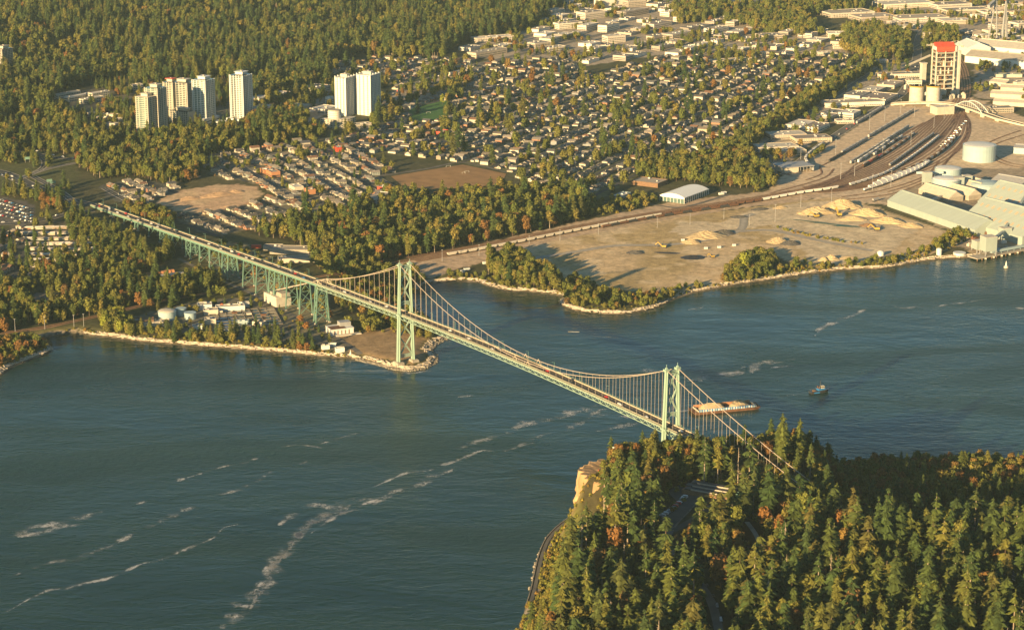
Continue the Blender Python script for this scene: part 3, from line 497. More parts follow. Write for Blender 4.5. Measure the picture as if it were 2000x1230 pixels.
def zc(s):
    if s < 0: t = -s/187; return 114.5*(1-t)+57*t-4*4*t*(1-t)*1.2
    if s <= 473: return 65.5+49*((s-236.5)/236.5)**2
    t = (s-473)/200; return 114.5*(1-t)+57*t-4*4*t*(1-t)*.9
hang = bpy.data.meshes.new('hanger'); hb = MB(); hb.beam((0,0,0), (0,0,1), .2); hang = hb.mesh('hanger', ['cable_paint'])
for sg in (-1, 1):
    b = MB(); CS = runs(-187, 0, 11)+runs(0, 473, 11)[1:]+runs(473, 693, 11)[1:]
    pts = [B(s, sg*6.35, zc(s)) for s in CS]
    for p, q_ in zip(pts, pts[1:]): b.beam(p, q_, .5)
    ax, ay, az = P(533, 588, 13); a_ = B(-187, sg*6.35, 56.6); aa = (ax+BL[0]*sg*4, ay+BL[1]*sg*4, az); b.beam(a_, aa, .7)
    badd(b, 'main_cable', 'cable_paint')
    for s in [x for x in runs(-187, 0, 11)[1:-1]]+runs(0, 473, 11)[1:-1]+runs(473, 649, 11)[1:-1]:
        z0, z1 = zdeck(s)+.2, zc(s)
        if z1-z0 < 1: continue
        p = B(s, sg*6.35, z0); o = link('hanger', hang, bridge, (p[0]-inv.x, p[1]-inv.y, z0), 0); o.scale = (1, 1, z1-z0)
def tower(s, zb, first):
    t = link('tower', None, bridge, tuple(Vector(B(s,0,0))-inv)); o0 = Vector(B(s, 0, 0))
    def add(b, n, mats='bridge_green'):
        o = b.build(n, mats, t); o.location = -o0; return o
    lw = lambda z: 9.4-(9.4-6.35)*(z-6)/108
    for sg in (-1, 1):
        b = MB(); b.beam(B(s, sg*lw(zb), zb), B(s, sg*lw(60), 60), 3.6, 3.2, w2=3.1); b.beam(B(s, sg*lw(60), 60), B(s, sg*6.35, 113), 3.1, 2.7, w2=2.3)
        for k in (-1, 1): b.beam(B(s+k*1.75, sg*lw(zb), zb), B(s+k*1.45, sg*lw(60), 60), .4, 3.5); b.beam(B(s+k*1.45, sg*lw(60), 60), B(s+k*1.1, sg*6.35, 113), .4, 2.9)
        add(b, 'leg'); b = MB(); c = B(s, sg*6.35, 113); b.box(c, (4.2, 4.6, 2.2), -.982); b.box((c[0], c[1], 115.2), (2.2, 2.4, 1.6), -.982, taper=.5); b.beam((c[0], c[1], 116), (c[0], c[1], 119.5), .35); add(b, 'saddle_cap')
    def X(z0, z1, w=1.25):
        b = MB(); b.beam(B(s, -lw(z0)+1.5, z0), B(s, lw(z1)-1.5, z1), w); b.beam(B(s, lw(z0)-1.5, z0), B(s, -lw(z1)+1.5, z1), w); add(b, 'cross_brace')
    X(94, 111); X(75, 94); X(34, 52); X(13, 33)
    def strut(z, arch, lat=True):
        b = MB(); n = 10; a = lw(z)-1.8
        pt = [(-a+2*a*i/n) for i in range(n+1)]
        if arch:
            f = lambda l, k: z+k-2.4*(l/a)**2*(1 if k < 2 else .35)
            for p, q_ in zip(pt, pt[1:]): b.beam(B(s,p,f(p,0)), B(s,q_,f(q_,0)), 1.2, .6); b.beam(B(s,p,f(p,3)), B(s,q_,f(q_,3)), 1.4, .7)
            for p in pt[1:-1]: b.beam(B(s,p,f(p,0)), B(s,p,f(p,3)), .5)
        else:
            b.beam(B(s,-a,z), B(s,a,z), 1.4, .8); b.beam(B(s,-a,z+2.6), B(s,a,z+2.6), 1.4, .8)
            for p, q_ in zip(pt, pt[1:]): b.beam(B(s,p,z), B(s,q_,z+2.6), .4)
        add(b, 'portal_strut')
    strut(110, True); strut(70, True); strut(zb+4.5, False); strut(53.4, False)
    b = MB(); long_box(b, [s-4, s+4], -9.6, -7.4, -1.2, .3); long_box(b, [s-4, s+4], 7.4, 9.6, -1.2, .3)
    for k in (-4, 4):
        for sg in (-1, 1): z = zdeck(s); b.beam(B(s+k, sg*9.5, z), B(s+k, sg*9.5, z+1.4), .3); b.beam(B(s-4, sg*9.5, z+1.3), B(s+4, sg*9.5, z+1.3), .25); b.beam(B(s+k, sg*7.4, z-4), B(s+k, sg*9.2, z-1), .5)
    add(b, 'tower_walkway')
    for sg in (-1, 1):
        b = MB(); c = B(s, sg*9.4, 0); b.box((c[0], c[1], -2), (13, 9.5, 5.2+zb-3.5), -.982, taper=.85); b.box((c[0], c[1], zb-1.6), (9, 7.5, 1.7), -.982, taper=.9); add(b, 'pier', ['concrete'])
tower(0, 6.0, True); tower(473, 5.0, False)
# lamp standards along the far side, midspan sign frames at the centre cable clamps
LORD = 'first second third fourth fifth sixth seventh eighth ninth tenth eleventh twelfth thirteenth fourteenth fifteenth sixteenth seventeenth eighteenth nineteenth twentieth'.split(); LORD += ['twenty-'+w_ for w_ in LORD[:9]]+['thirtieth']+['thirty-'+w_ for w_ in LORD[:9]]
lampb = MB(); lampb.beam((0,0,0), (0,0,9), .28); lampb.beam((0,0,9), (-BL[0]*2.4,-BL[1]*2.4,9.3), .22); lampb.box((-BL[0]*2.4,-BL[1]*2.4,9.15), (1,.5,.25)); lm = lampb.mesh('lamp_post', ['bridge_teal'])
for i, s in enumerate(range(-830, 660, 46)):
    p = B(s, 7.6, zdeck(s)-.4); link('street_lamp', lm, None, p, 0, f'{LORD[i]} slim green lamp from the far north end of the bridge railing', 'street lamp', 'street lamps along the bridge railing')
for s in (225, 248):
    for sg in (-1, 1):
        b = MB(); z = zdeck(s)
        for k in (-1, 1): b.beam(B(s+k*4, sg*6.4, z+.3), B(s, sg*6.4, z+5.5), .45)
        badd(b, 'cable_clamp_frame', 'bridge_cream')
# the end bent with the hold-down for the cables
b = MB()
for sg in (-1, 1):
    b.beam(B(-184, sg*6.4, 53), B(-187, sg*6.4, 57.5), 1.0); b.beam(B(-172, sg*6.4, 53), B(-187, sg*6.4, 57.5), .6)
b.beam(B(-187,-6.4,57.3), B(-187,6.4,57.3), .8); badd(b, 'cable_saddle_frame', 'bridge_cream')

# ------------------------------------------------------------------ viaduct on steel trestles
via = thing('viaduct', 'green steel approach viaduct carrying the road on tall trestles from the north shore', 'viaduct', B(-187, 0, 0)); vinv = Vector(via.location)
def vadd(b, name, mats, parent=None, **k):
    o = b.build(name, mats, parent or via, **k)
    if not parent: o.location = -vinv
    return o
V = runs(-842, -187.4, 16)
b = MB(); long_box(b, V, -5.6, 5.6, -.5, 0); vadd(b, 'roadway', 'road_deck')
b = MB()
for s in V[:-1]:
    for off in (-1.7, 1.7):
        for t in (0, .5): s2 = s+16*t; long_box(b, [s2, s2+3], off-.1, off+.1, .01, .05)
vadd(b, 'lane_marking', 'concrete_pale', kind='stuff')
for sg in (-1, 1):
    b = MB(); long_box(b, V, sg*5.65, sg*7.0, -.3, .25); vadd(b, 'sidewalk', 'bridge_cream')
    b = MB(); long_box(b, V, sg*5.6, sg*5.75, .26, 1.0); vadd(b, 'barrier', 'bridge_cream')
    b = MB(); long_box(b, V, sg*7.05, sg*7.2, 1.2, 1.4); long_box(b, V, sg*7.05, sg*7.2, .2, .35)
    for s in runs(-842, -188, 4): z = zdeck(s); b.beam(B(s,sg*7.1,z+.2), B(s,sg*7.1,z+1.3), .18)
    vadd(b, 'railing', 'bridge_teal')
    b = MB(); long_box(b, V, sg*6.3, sg*7.2, -2.6, -.4); vadd(b, 'plate_girder', 'bridge_teal')
bents = []
def bent(s, dbl):
    t = link('trestle', None, via, tuple(Vector(B(s,0,0))-vinv)); o0 = Vector(B(s,0,0))
    zt = zdeck(s)-2.6; ss = (-dbl/2, dbl/2) if dbl else (0,)
    for ds in ss:
        for sg in (-1, 1):
            g = hz(*B(s+ds, sg*(6+(zt-8)*.09), 0)[:2]); a = 5.6+(zt-g)*.075; b = MB(); b.beam(B(s+ds, sg*5.6, zt), B(s+ds, sg*a, g+.8), 1.15, 1.15); o = b.build('leg', ['bridge_teal'], t); o.location = -o0
            b = MB(); c = B(s+ds, sg*a, g-.8); b.box(c, (3.2, 3.2, 2.2), -.982, taper=.8); o = b.build('footing', ['concrete'], t); o.location = -o0
    g = max(hz(*B(s, 0, 0)[:2]), .5)+1.5; H = zt-g; n = max(1, round(H/13)); wz = lambda z: 5.6+(zt-z)*.075
    b = MB()
    for ds in ss:
        for i in range(n):
            za_, zb_ = g+H*i/n, g+H*(i+1)/n; b.beam(B(s+ds,-wz(za_),za_), B(s+ds,wz(zb_),zb_), .5); b.beam(B(s+ds,wz(za_),za_), B(s+ds,-wz(zb_),zb_), .5); b.beam(B(s+ds,-wz(zb_),zb_), B(s+ds,wz(zb_),zb_), .6)
    if dbl:
        for sg in (-1, 1):
            for i in range(n):
                za_, zb_ = g+H*i/n, g+H*(i+1)/n; b.beam(B(s-dbl/2,sg*wz(za_),za_), B(s+dbl/2,sg*wz(zb_),zb_), .5); b.beam(B(s+dbl/2,sg*wz(za_),za_), B(s-dbl/2,sg*wz(zb_),zb_), .5); b.beam(B(s-dbl/2,sg*wz(zb_),zb_), B(s+dbl/2,sg*wz(zb_),zb_), .6)
    o = b.build('bracing', ['bridge_teal'], t); o.location = -o0
bent(-190, 5)
for s, d in ((-228,0),(-262,0),(-300,14),(-340,0),(-375,0),(-425,16),(-468,0),(-497,0),(-530,14),(-575,0),(-610,12),(-650,0),(-690,10),(-730,0),(-770,8),(-805,0)): bent(s, d)
# anchorage
ax, ay, az = P(540, 592, 0); anc = thing('cable_anchorage', 'tall concrete block anchoring the bridge cables beneath the trestles', 'anchorage', (ax, ay, az), -.982)
b = MB(); b.box((0,-1,-1), (32,20,13)); b.build('block', ['concrete_pale'], anc); b = MB(); b.box((13,0,12), (14,12,4.5), 0, 0, .9); b.box((-9,2,12), (8,14,1.2)); b.box((-3,-6,12), (5,4,3)); b.build('cable_housing', ['concrete'], anc)
b = MB(); b.box((-10,0,12.1), (9,15,.5)); b.build('hatch_roof', ['dark_metal'], anc)

# ------------------------------------------------------------------ cars
def car_parts(L=4.7, Wd=1.9, H=1.5, van=False):
    bb = MB(); bb.box((0,0,.35), (L,Wd,.6)); bb.box((-.05*L if not van else -.06*L,0,.95), (L*(.58 if not van else .84),Wd*.9,(H-.9) if not van else 1.1), 0, 0, .84)
    gb = MB(); gb.box((-.05*L if not van else -.05*L,0,1.0), (L*(.56 if not van else .8),Wd*.94,(H-1.12) if not van else .5), 0, 0, .9)
    wb = MB()
    for sx in (-1, 1):
        for sy in (-1, 1): wb.cyl((0,0,0), .36, .25, 8); n = 16; 
    wb = MB()
    for sx in (-.3, .3):
        for sy in (-1, 1):
            vs = [(sx*L+.36*math.cos(a), sy*(Wd/2-.12)+k*.12, .36+.36*math.sin(a)) for k in (-1, 1) for a in [2*math.pi*i/8 for i in range(8)]]
            wb.add(vs, [tuple(range(8)), tuple(range(15, 7, -1))]+[(i, 8+i, 8+(i+1) % 8, (i+1) % 8) for i in range(8)])
    return bb, gb, wb
CARM = {}
for kind, van in (('car', False), ('van', True)):
    b1_, g1, w1 = car_parts(5.4 if van else 4.7, 2.0 if van else 1.9, 2.1 if van else 1.5, van); CARM[kind] = (b1_, g1.mesh('glazing', ['glass_dark']), w1.mesh('wheels', ['dark_metal']))
CBODY = {}
CNAMES = {'car_white': 'white', 'car_dark': 'black', 'car_red': 'red', 'car_blue': 'bright blue', 'car_grey': 'silver grey'}
def car(x, y, z, rz, m_='car_white', kind='car', where_='', group='cars', pitch=0):
    k = (kind, m_)
    if k not in CBODY: CBODY[k] = CARM[kind][0].mesh('body', [m_])
    t = thing(kind, f'{CNAMES[m_]} {kind} {where_}', kind, (x, y, z), rz, group); t.rotation_euler = (0, pitch, rz)
    link('body', CBODY[k], t); link('glazing', CARM[kind][1], t); link('wheels', CARM[kind][2], t); return t
rc = random.Random(4)
BH = math.atan2(BD[1], BD[0])
BC = [(-820,-3.4,'car_red'),(-795,1,'car_white'),(-785,-3.4,'car_white'),(-757,-3.4,'car_white'),(-745,3.4,'car_red'),(-722,-3.4,'car_white'),(-700,3.4,'car_dark'),(-690,-3.4,'car_white'),(-655,0,'car_white'),(-640,3.4,'car_grey'),(-628,-3.4,'car_white'),(-600,3.4,'car_dark'),(-585,3.4,'car_dark'),
 (-570,-3.4,'car_dark'),(-528,0,'car_white'),(-480,-1,'car_white'),(-462,3.4,'car_grey'),(-442,-3.4,'car_white'),(-425,3.4,'car_dark'),(-418,0,'car_white'),(-397,-1,'car_red'),(-372,-3.4,'car_white'),(-362,0,'car_white'),(-345,3.4,'car_dark'),(-318,0,'car_dark'),(-300,3.4,'car_grey'),(-268,3.4,'car_grey'),(-252,0,'car_red'),(-225,-3.4,'car_blue'),(-205,3.4,'car_dark'),
 (-160,0,'car_grey'),(-128,-3.4,'car_white'),(-70,-3.4,'car_white'),(-40,0,'car_white'),(-5,3.4,'car_dark'),(92,0,'car_white'),(130,-1,'car_white'),(178,-3.4,'car_white'),(182,3.4,'car_grey'),(190,0,'car_dark'),(273,0,'car_red'),(310,3.4,'car_dark'),(318,-3.4,'car_dark'),(372,0,'car_red'),(398,-3.4,'car_white'),(440,-3.4,'car_white'),(488,0,'car_white'),(505,-3.4,'car_white'),(512,0,'car_white'),(545,3.4,'car_dark'),(600,0,'car_dark')]
for s, l, m_ in BC:
    p = B(s, l, zdeck(s)+.05); side = 'near kerb lane' if l < -2 else ('far kerb lane' if l > 2 else 'middle lane')
    seg = 'north tower' if -60 < s < 60 else ('south tower' if 400 < s < 560 else ('middle of the main span' if 60 <= s <= 400 else ('cable anchorage' if -300 < s < -60 else ('tall viaduct trestles' if s > -560 else 'wooded north end of the viaduct'))))
    car(p[0], p[1], p[2], BH+(math.pi if l > 0 else 0), m_, 'van' if rc.random() < .25 else 'car', f'driving in the {side} of the bridge deck near the {seg}', 'vehicles crossing the bridge')
# road and car-park cars
def carline(pts, n, off, grp, w, raw=False, par=False, jit=.3):
    c = spline(PW(pts), 3); c = offs(c, off); d = np.gradient(c, axis=0)
    for i in range(n):
        k = min(len(c)-1, max(0, int((i+.5+rc.uniform(-jit, jit))*len(c)/n))); rz = math.atan2(d[k][1], d[k][0]); z = hz(*c[k])+.3
        m_ = rc.choice(['car_white']*5+['car_dark']*3+['car_grey']*3+['car_red','car_blue'])
        car(c[k][0], c[k][1], z, rz+(math.pi/2 if par else 0), m_, 'van' if rc.random() < .2 else 'car', f'{"parked" if par else "on the asphalt"} {w}, {where(*c[k])}', grp)
carline([(0,302),(62,296),(105,306),(150,313)], 10, 2, 'cars on the interchange roads', 'of the interchange')
carline([(0,340),(60,367),(110,387)], 9, -4, 'cars on the interchange roads', 'of the wide road near lanes'); carline([(0,340),(60,367),(110,387)], 7, 4, 'cars on the interchange roads', 'of the wide road far lanes')
carline([(0,436),(80,428),(130,416)], 7, 1.5, 'cars on the interchange roads', 'of the lower road')
for k in range(5):
    carline([(0,392+k*7.5),(58,410+k*7.5-(k*1.5))], 15, 0, 'cars packed in the park-and-ride rows', f'in the {["farthest","second","third","fourth","nearest"][k]} row of the packed lot', par=True, jit=.05)
carline([(1285,1012),(1334,972)], 16, 0, 'cars parked in the clifftop lot', 'nose-in at the clifftop lot', par=True, jit=.05)
carline([(1355,1115),(1385,1165),(1400,1215)], 5, 1.8, 'cars on the park road', 'of the park road'); carline([(1440,985),(1452,985)], 1, 0, 'cars on the park road', 'by the green-roofed kiosk')
carline([(1690,225),(1600,285),(1545,330)], 12, 2, 'cars on the yard road', 'of the road beside the yard'); carline([(1600,285),(1690,225),(1760,180),(1785,120)], 12, -2, 'cars on the yard road', 'of the road beside the yard')
carline([(1830,290),(1885,235)], 11, 0, 'cars parked by the tracks', 'beside the loop tracks', par=True); carline([(1850,285),(1885,252)], 6, 9, 'cars parked by the tracks', 'beside the loop tracks', par=True)
carline([(745,196),(800,168),(880,142)], 14, 2.5, 'cars on the avenue behind the towers', 'of the avenue'); carline([(720,218),(780,200)], 12, 0, 'cars parked by the twin towers', 'behind the twin towers', par=True)
carline([(1510,328),(1530,316)], 8, 0, 'cars parked at the yard shed', 'by the yard shed', par=True)
# ------------------------------------------------------------------ trees
def conifer_mesh(seed, H=34.0, Rr=5.2, base=.16, gap=0.0, whorls=26, flat=False):
    r = random.Random(seed); b = MB(); z0 = H*base
    for k in range(whorls):
        t = (k+.2*r.random())/whorls; z = z0+(H-z0)*t**.92
        prof = (1-t)**(.5 if seed in (0, 2, 3) else .34 if seed > 5 else .68)*(.5+.5*min(1, t/.2))*(.78+.3*math.sin(k*1.9+seed*2)); rr = Rr*prof*(.8+.35*r.random())+.25
        if r.random() < gap: continue
        nb = 8 if t < .55 else 6; a0 = r.random()*6.28
        for j in range(nb):
            if r.random() < gap*.6: continue
            a = a0+6.283*j/nb+r.uniform(-.3,.3); L_ = rr*r.uniform(.6,1.2); w = max(.5, L_*.36)
            ca_, sa_ = math.cos(a), math.sin(a); dz = L_*r.uniform(.18,.5); up = .25
            def T(u, v, zz): return (ca_*u-sa_*v, sa_*u+ca_*v, z+zz)
            m_ = L_*.55
            b.add([T(0,0,.5), T(m_,-w,-dz*.75), T(m_,0,-dz*.25+up), T(m_,w,-dz*.75), T(L_,0,-dz*1.1)], [(0,1,2),(0,2,3),(1,4,2),(2,4,3)])
            if L_ > 2.2:
                s_ = r.choice((-1,1)); b.add([T(m_*.7,0,0), T(m_*1.1,s_*w*1.5,-dz*1.1), T(m_*1.5,s_*w*.6,-dz*.9)], [(0,1,2)])
    b.add([(.35,0,H*.93),(-.2,.3,H*.93),(-.2,-.3,H*.93),(0,0,H+.6)], [(0,1,3),(1,2,3),(2,0,3)])
    return b.mesh('crown', ['leaf_conifer'])
def trunk_mesh(H, r0=.55, top=.9, m_='bark', n=6):
    b = MB(); b.cyl((0,0,-1.5), r0, H*top+1.5, n, r0*.2); return b.mesh('trunk', [m_])
def broad_mesh(seed, H=19.0, Rr=6.2, lobes=11, base=.2, leaf=1.25, dens=46, mt='leaf_broad', col=False, core=True):
    r = random.Random(seed); b = MB(); zc_ = H*(1+base)/2; hz_ = H*(1-base)/2
    L_ = []
    for i in range(lobes):
        t = (i+.5)/lobes; a = i*2.4+r.uniform(-.4,.4); zz = zc_+hz_*.72*(2*t-1); q = math.sqrt(max(.05, 1-((zz-zc_)/hz_)**2)); rad = Rr*(.58 if not col else .35)*q*r.uniform(.5,1)
        L_.append((rad*math.cos(a), rad*math.sin(a), zz, Rr*r.uniform(.36,.55)*(.75+.4*q)))
    for (x, y, z, R_) in L_:
        if core:  # solid inner mass added to block light through the leaf quads
            b2 = []; n = 6
            k_ = R_*.78; vs = [(x, y, z+k_)]+[(x+k_*.85*math.cos(i*6.283/n), y+k_*.85*math.sin(i*6.283/n), z+k_*.3) for i in range(n)]+[(x+k_*.8*math.cos((i+.5)*6.283/n), y+k_*.8*math.sin((i+.5)*6.283/n), z-k_*.55) for i in range(n)]
            fs = [(0, 1+i, 1+(i+1) % n) for i in range(n)]+[(1+i, 1+n+i, 1+(i+1) % n) for i in range(n)]+[(1+(i+1) % n, 1+n+i, 1+n+(i+1) % n) for i in range(n)]+[tuple(1+n+i for i in range(n-1, -1, -1))]
            b.add(vs, fs)
        for _ in range(dens):
            u = r.uniform(-.75, 1); a = r.uniform(0, 6.283); q = math.sqrt(1-u*u); nrm = Vector((q*math.cos(a), q*math.sin(a), u)); c = Vector((x, y, z))+nrm*R_*r.uniform(.82,1.14)
            nn = (nrm+Vector((r.uniform(-.6,.6), r.uniform(-.6,.6), r.uniform(-.4,.6)))).normalized(); t1 = nn.orthogonal().normalized(); t2 = nn.cross(t1); an = r.uniform(0, 6.28); u1 = t1*math.cos(an)+t2*math.sin(an); u2 = nn.cross(u1); s_ = leaf*r.uniform(.5,1.1)*(.6+R_/6)
            b.add([tuple(c-u1*s_*.7), tuple(c+u2*s_*.6-nn*.15*s_), tuple(c+u1*s_*.8), tuple(c-u2*s_*.55+nn*.15*s_)], [(0,1,2,3)])
    return b.mesh('crown', [mt])
def snag_mesh(seed, H=26):
    r = random.Random(seed); b = MB(); b.cyl((0,0,-1), .5, H+1, 6, .12)
    for _ in range(26):
        z = r.uniform(H*.3, H*.95); a = r.uniform(0, 6.28); l_ = r.uniform(1, 3.6)*(1.15-z/H); b.beam((0,0,z), (l_*math.cos(a), l_*math.sin(a), z+r.uniform(-.6,.8)), .22)
    return b.mesh('trunk', ['bark_pale'])
CON = [conifer_mesh(i, H_, R_, ba, g_, w_) for i, (H_, R_, ba, g_, w_) in enumerate([(36,8.2,.12,.1,24),(36,7.0,.38,.22,20),(40,7.6,.22,.14,26),(30,8.4,.1,.06,20),(37,6.4,.5,.26,16),(26,6.6,.06,.02,22),(29,7.8,.05,.02,20),(32,8.6,.3,.16,17)])]
CONH = [36,36,40,30,37,26,29,32]
for c in CON: pass
CONT = [trunk_mesh(h_, .6, .95, 'bark_pale' if i in (1, 4) else 'bark') for i, h_ in enumerate(CONH)]
BRO = [broad_mesh(20+i, H_, R_, lo, ba, lf, de) for i, (H_, R_, lo, ba, lf, de) in enumerate([(19,6.4,11,.16,1.5,40),(22,5.6,12,.22,1.4,38),(16,6.8,10,.14,1.5,40),(25,4.8,13,.3,1.3,34),(14,5.2,8,.12,1.4,40)])]
BROH = [19,22,16,25,14]; BROT = [trunk_mesh(h_, .5, .7, 'bark_pale' if i == 3 else 'bark') for i, h_ in enumerate(BROH)]
def recol(me, m_): n = me.copy(); n.materials.clear(); n.materials.append(MATS[m_]); return n
BROA = [recol(BRO[0], 'leaf_autumn'), recol(BRO[4], 'leaf_autumn'), recol(BRO[1], 'leaf_autumn')]
COL_ = broad_mesh(60, 18, 2.6, 9, .06, .9, 34)      # slim poplar
SHR = [broad_mesh(70+i, 4.5, 3.2, 5, -.1, .9, 26, 'leaf_shrub') for i in range(3)]
FARC = [recol(c, 'leaf_far') for c in (CON[0], CON[3], CON[5], CON[2])]
SN = [snag_mesh(i) for i in range(3)]

occ_roads = [(np.array(c), w) for c, w in ROADS]
pts_all = np.concatenate([c for c, w in ROADS]); w_all = np.concatenate([np.full(len(c), w/2) for c, w in ROADS])
def clear_of_roads(X, Y, m_=2.0):
    ok = np.ones(len(X), bool); G_ = 12.0; cells = {}
    for (x, y), w in zip(pts_all, w_all):
        cells.setdefault((int(x//G_), int(y//G_)), []).append((x, y, w))
    for i in range(len(X)):
        cx, cy_ = int(X[i]//G_), int(Y[i]//G_)
        for a in (-1, 0, 1):
            for b_ in (-1, 0, 1):
                for (x, y, w) in cells.get((cx+a, cy_+b_), ()):
                    if (X[i]-x)**2+(Y[i]-y)**2 < (w+m_)**2: ok[i] = False
    return ok
BLOCK = []     # boxes (cx, cy, half-x, half-y, rz) that trees keep out of
def clear_of_blocks(X, Y, m_=1.0):
    ok = np.ones(len(X), bool)
    for cx, cy_, hx, hy, rz in BLOCK:
        r_ = hx+hy+m_; near = (np.abs(X-cx) < r_) & (np.abs(Y-cy_) < r_)
        if near.any():
            i = np.nonzero(near)[0]; dx, dy = X[i]-cx, Y[i]-cy_; u = dx*math.cos(rz)+dy*math.sin(rz); v_ = -dx*math.sin(rz)+dy*math.cos(rz); ok[i[(np.abs(u) < hx+m_) & (np.abs(v_) < hy+m_)]] = False
    return ok
def in_view(X, Y, zt, pad=40):
    c, s = math.cos(PITCH), math.sin(PITCH); dz = zt-CAM_H; dep = Y*c-dz*s; up = Y*s+dz*c; u = 1000+FPX*X/dep; v_ = 615-FPX*up/dep
    return (u > -pad) & (u < 2000+pad) & (v_ > -pad) & (v_ < 1230+pad*2)
def scatter(poly, sp_, jit=.45, dens=None):
    poly = np.array(poly); x0, y0 = poly.min(0); x1, y1 = poly.max(0); x0 = max(x0, -1700); x1 = min(x1, 1900); y1 = min(y1, 6400); y0 = max(y0, 1350)
    X, Y = np.meshgrid(np.arange(float(x0), x1, sp_), np.arange(float(y0), y1, sp_)); X = X.ravel().copy(); Y = Y.ravel().copy(); X[:] += rng.uniform(-jit, jit, X.size)*sp_; Y[:] += rng.uniform(-jit, jit, X.size)*sp_
    k = inside(poly, X, Y); X, Y = X[k], Y[k]
    if dens is not None: k = rng.random(X.size) < dens(X, Y); X, Y = X[k], Y[k]
    return X, Y
TREES = []     # (x, y, species, variant, scale, sxy)
def plant(X, Y, spec, smin, smax):
    """spec: list of (weight, species, variants)"""
    w = np.array([s_[0] for s_ in spec], float); w /= w.sum(); ch = rng.choice(len(spec), X.size, p=w)
    for x, y, c in zip(X, Y, ch): TREES.append((x, y, spec[c][1], int(rng.choice(spec[c][2])), rng.uniform(smin, smax), rng.uniform(.85, 1.2)))
def plantzone(z, sp_, spec, smin, smax, dens=None, mask=None):
    X, Y = scatter(Z[z] if isinstance(z, str) else z, sp_, dens=dens)
    k = np.array(sdist(NCOAST, X, Y) > 4) | np.array(sdist(PCOAST, X, Y) > 6); X, Y = X[k], Y[k]
    dx, dy = X-BO[0], Y-BO[1]; s = dx*BD[0]+dy*BD[1]; l = dx*BL[0]+dy*BL[1]; k = ~((l > -42) & (l < -12) & (s > -865) & (s < -570)) & ~((np.abs(l) < 13) & (s > -850) & (s < -120)) & ~((np.abs(l) < 20) & (np.abs(s) < 25)) & ~((np.abs(l) < 12) & (s > 480) & (s < 690)); X, Y = X[k], Y[k]
    if mask is not None: k = mask(X, Y); X, Y = X[k], Y[k]
    plant(X, Y, spec, smin, smax)
# ------------------------------------------------------------------ houses
re_ = random.Random(21)
def house_kit(k):
    r = random.Random(100+k); w, d, h, rh = r.uniform(12,15), r.uniform(8.5,10.5), r.choice((3.2,5.6,5.8)), r.uniform(1.8,2.8)
    wb = MB(); wb.box((0,0,-1.5), (w,d,h+1.5)); rb = MB(); rb.gable((0,0,0), w, d, h, rh, 0, .6, r.choice((0,0,3.5)))
    g = MB(); gw = r.uniform(5,7); sx = r.choice((-1,1)); g.box((sx*(w/2-gw/2),-d/2-1.8,-1.5), (gw,3.7,4.2)); gr_ = MB(); gr_.gable((sx*(w/2-gw/2),-d/2-1.5,0), 4.4, gw, 2.7, 1.1, math.pi/2, .5)
    for zz in ([1.3] if h < 5 else [1.3,3.9]):
        pass
    win = MB()
    for zz in ([1.2] if h < 5 else [1.2,3.8]):
        for x in (-w*.32,-w*.05,w*.2,w*.38):
            for sy in (-1,1): win.box((x,sy*(d/2+.02),zz), (1.5,.12,1.2))
        for sx2 in (-1,1): win.box((sx2*(w/2+.02),0,zz), (.12,1.8,1.2))
    if h < 5:                                  # the gable ends
        pass
    hh = d/2; tri = [(-w/2,-hh,h),(-w/2,hh,h),(-w/2,0,h+rh*.98)]; wb.add(tri+[(w/2,-hh,h),(w/2,hh,h),(w/2,0,h+rh*.98)], [(2,1,0),(3,4,5)])
    ch = MB(); ch.box((w*.2,d*.12,h), (.9,.9,rh+.8)) 
    return (wb.mesh('walls', ['house_wall']), rb.mesh('roof', ['house_roof']), g.mesh('garage', ['house_wall']), gr_.mesh('porch_roof', ['house_roof']), win.mesh('windows', ['glass_dark']), ch.mesh('chimney', ['concrete']), w, d)
HK = [house_kit(i) for i in range(7)]
def merge(ms):
    v = []; f = []; mi = []; mats = []
    for m_ in ms:
        o = len(v); v += [tuple(q_.co) for q_ in m_.vertices]; f += [tuple(i+o for i in p.vertices) for p in m_.polygons]; mm = m_.materials[0]
        if mm not in mats: mats.append(mm)
        mi += [mats.index(mm)]*len(m_.polygons)
    n = bpy.data.meshes.new('whole_house'); n.from_pydata(v, [], f)
    for m_ in mats: n.materials.append(m_)
    n.polygons.foreach_set('material_index', mi); n.update(); return n
HOUSES = []    # x, y, rz, kit
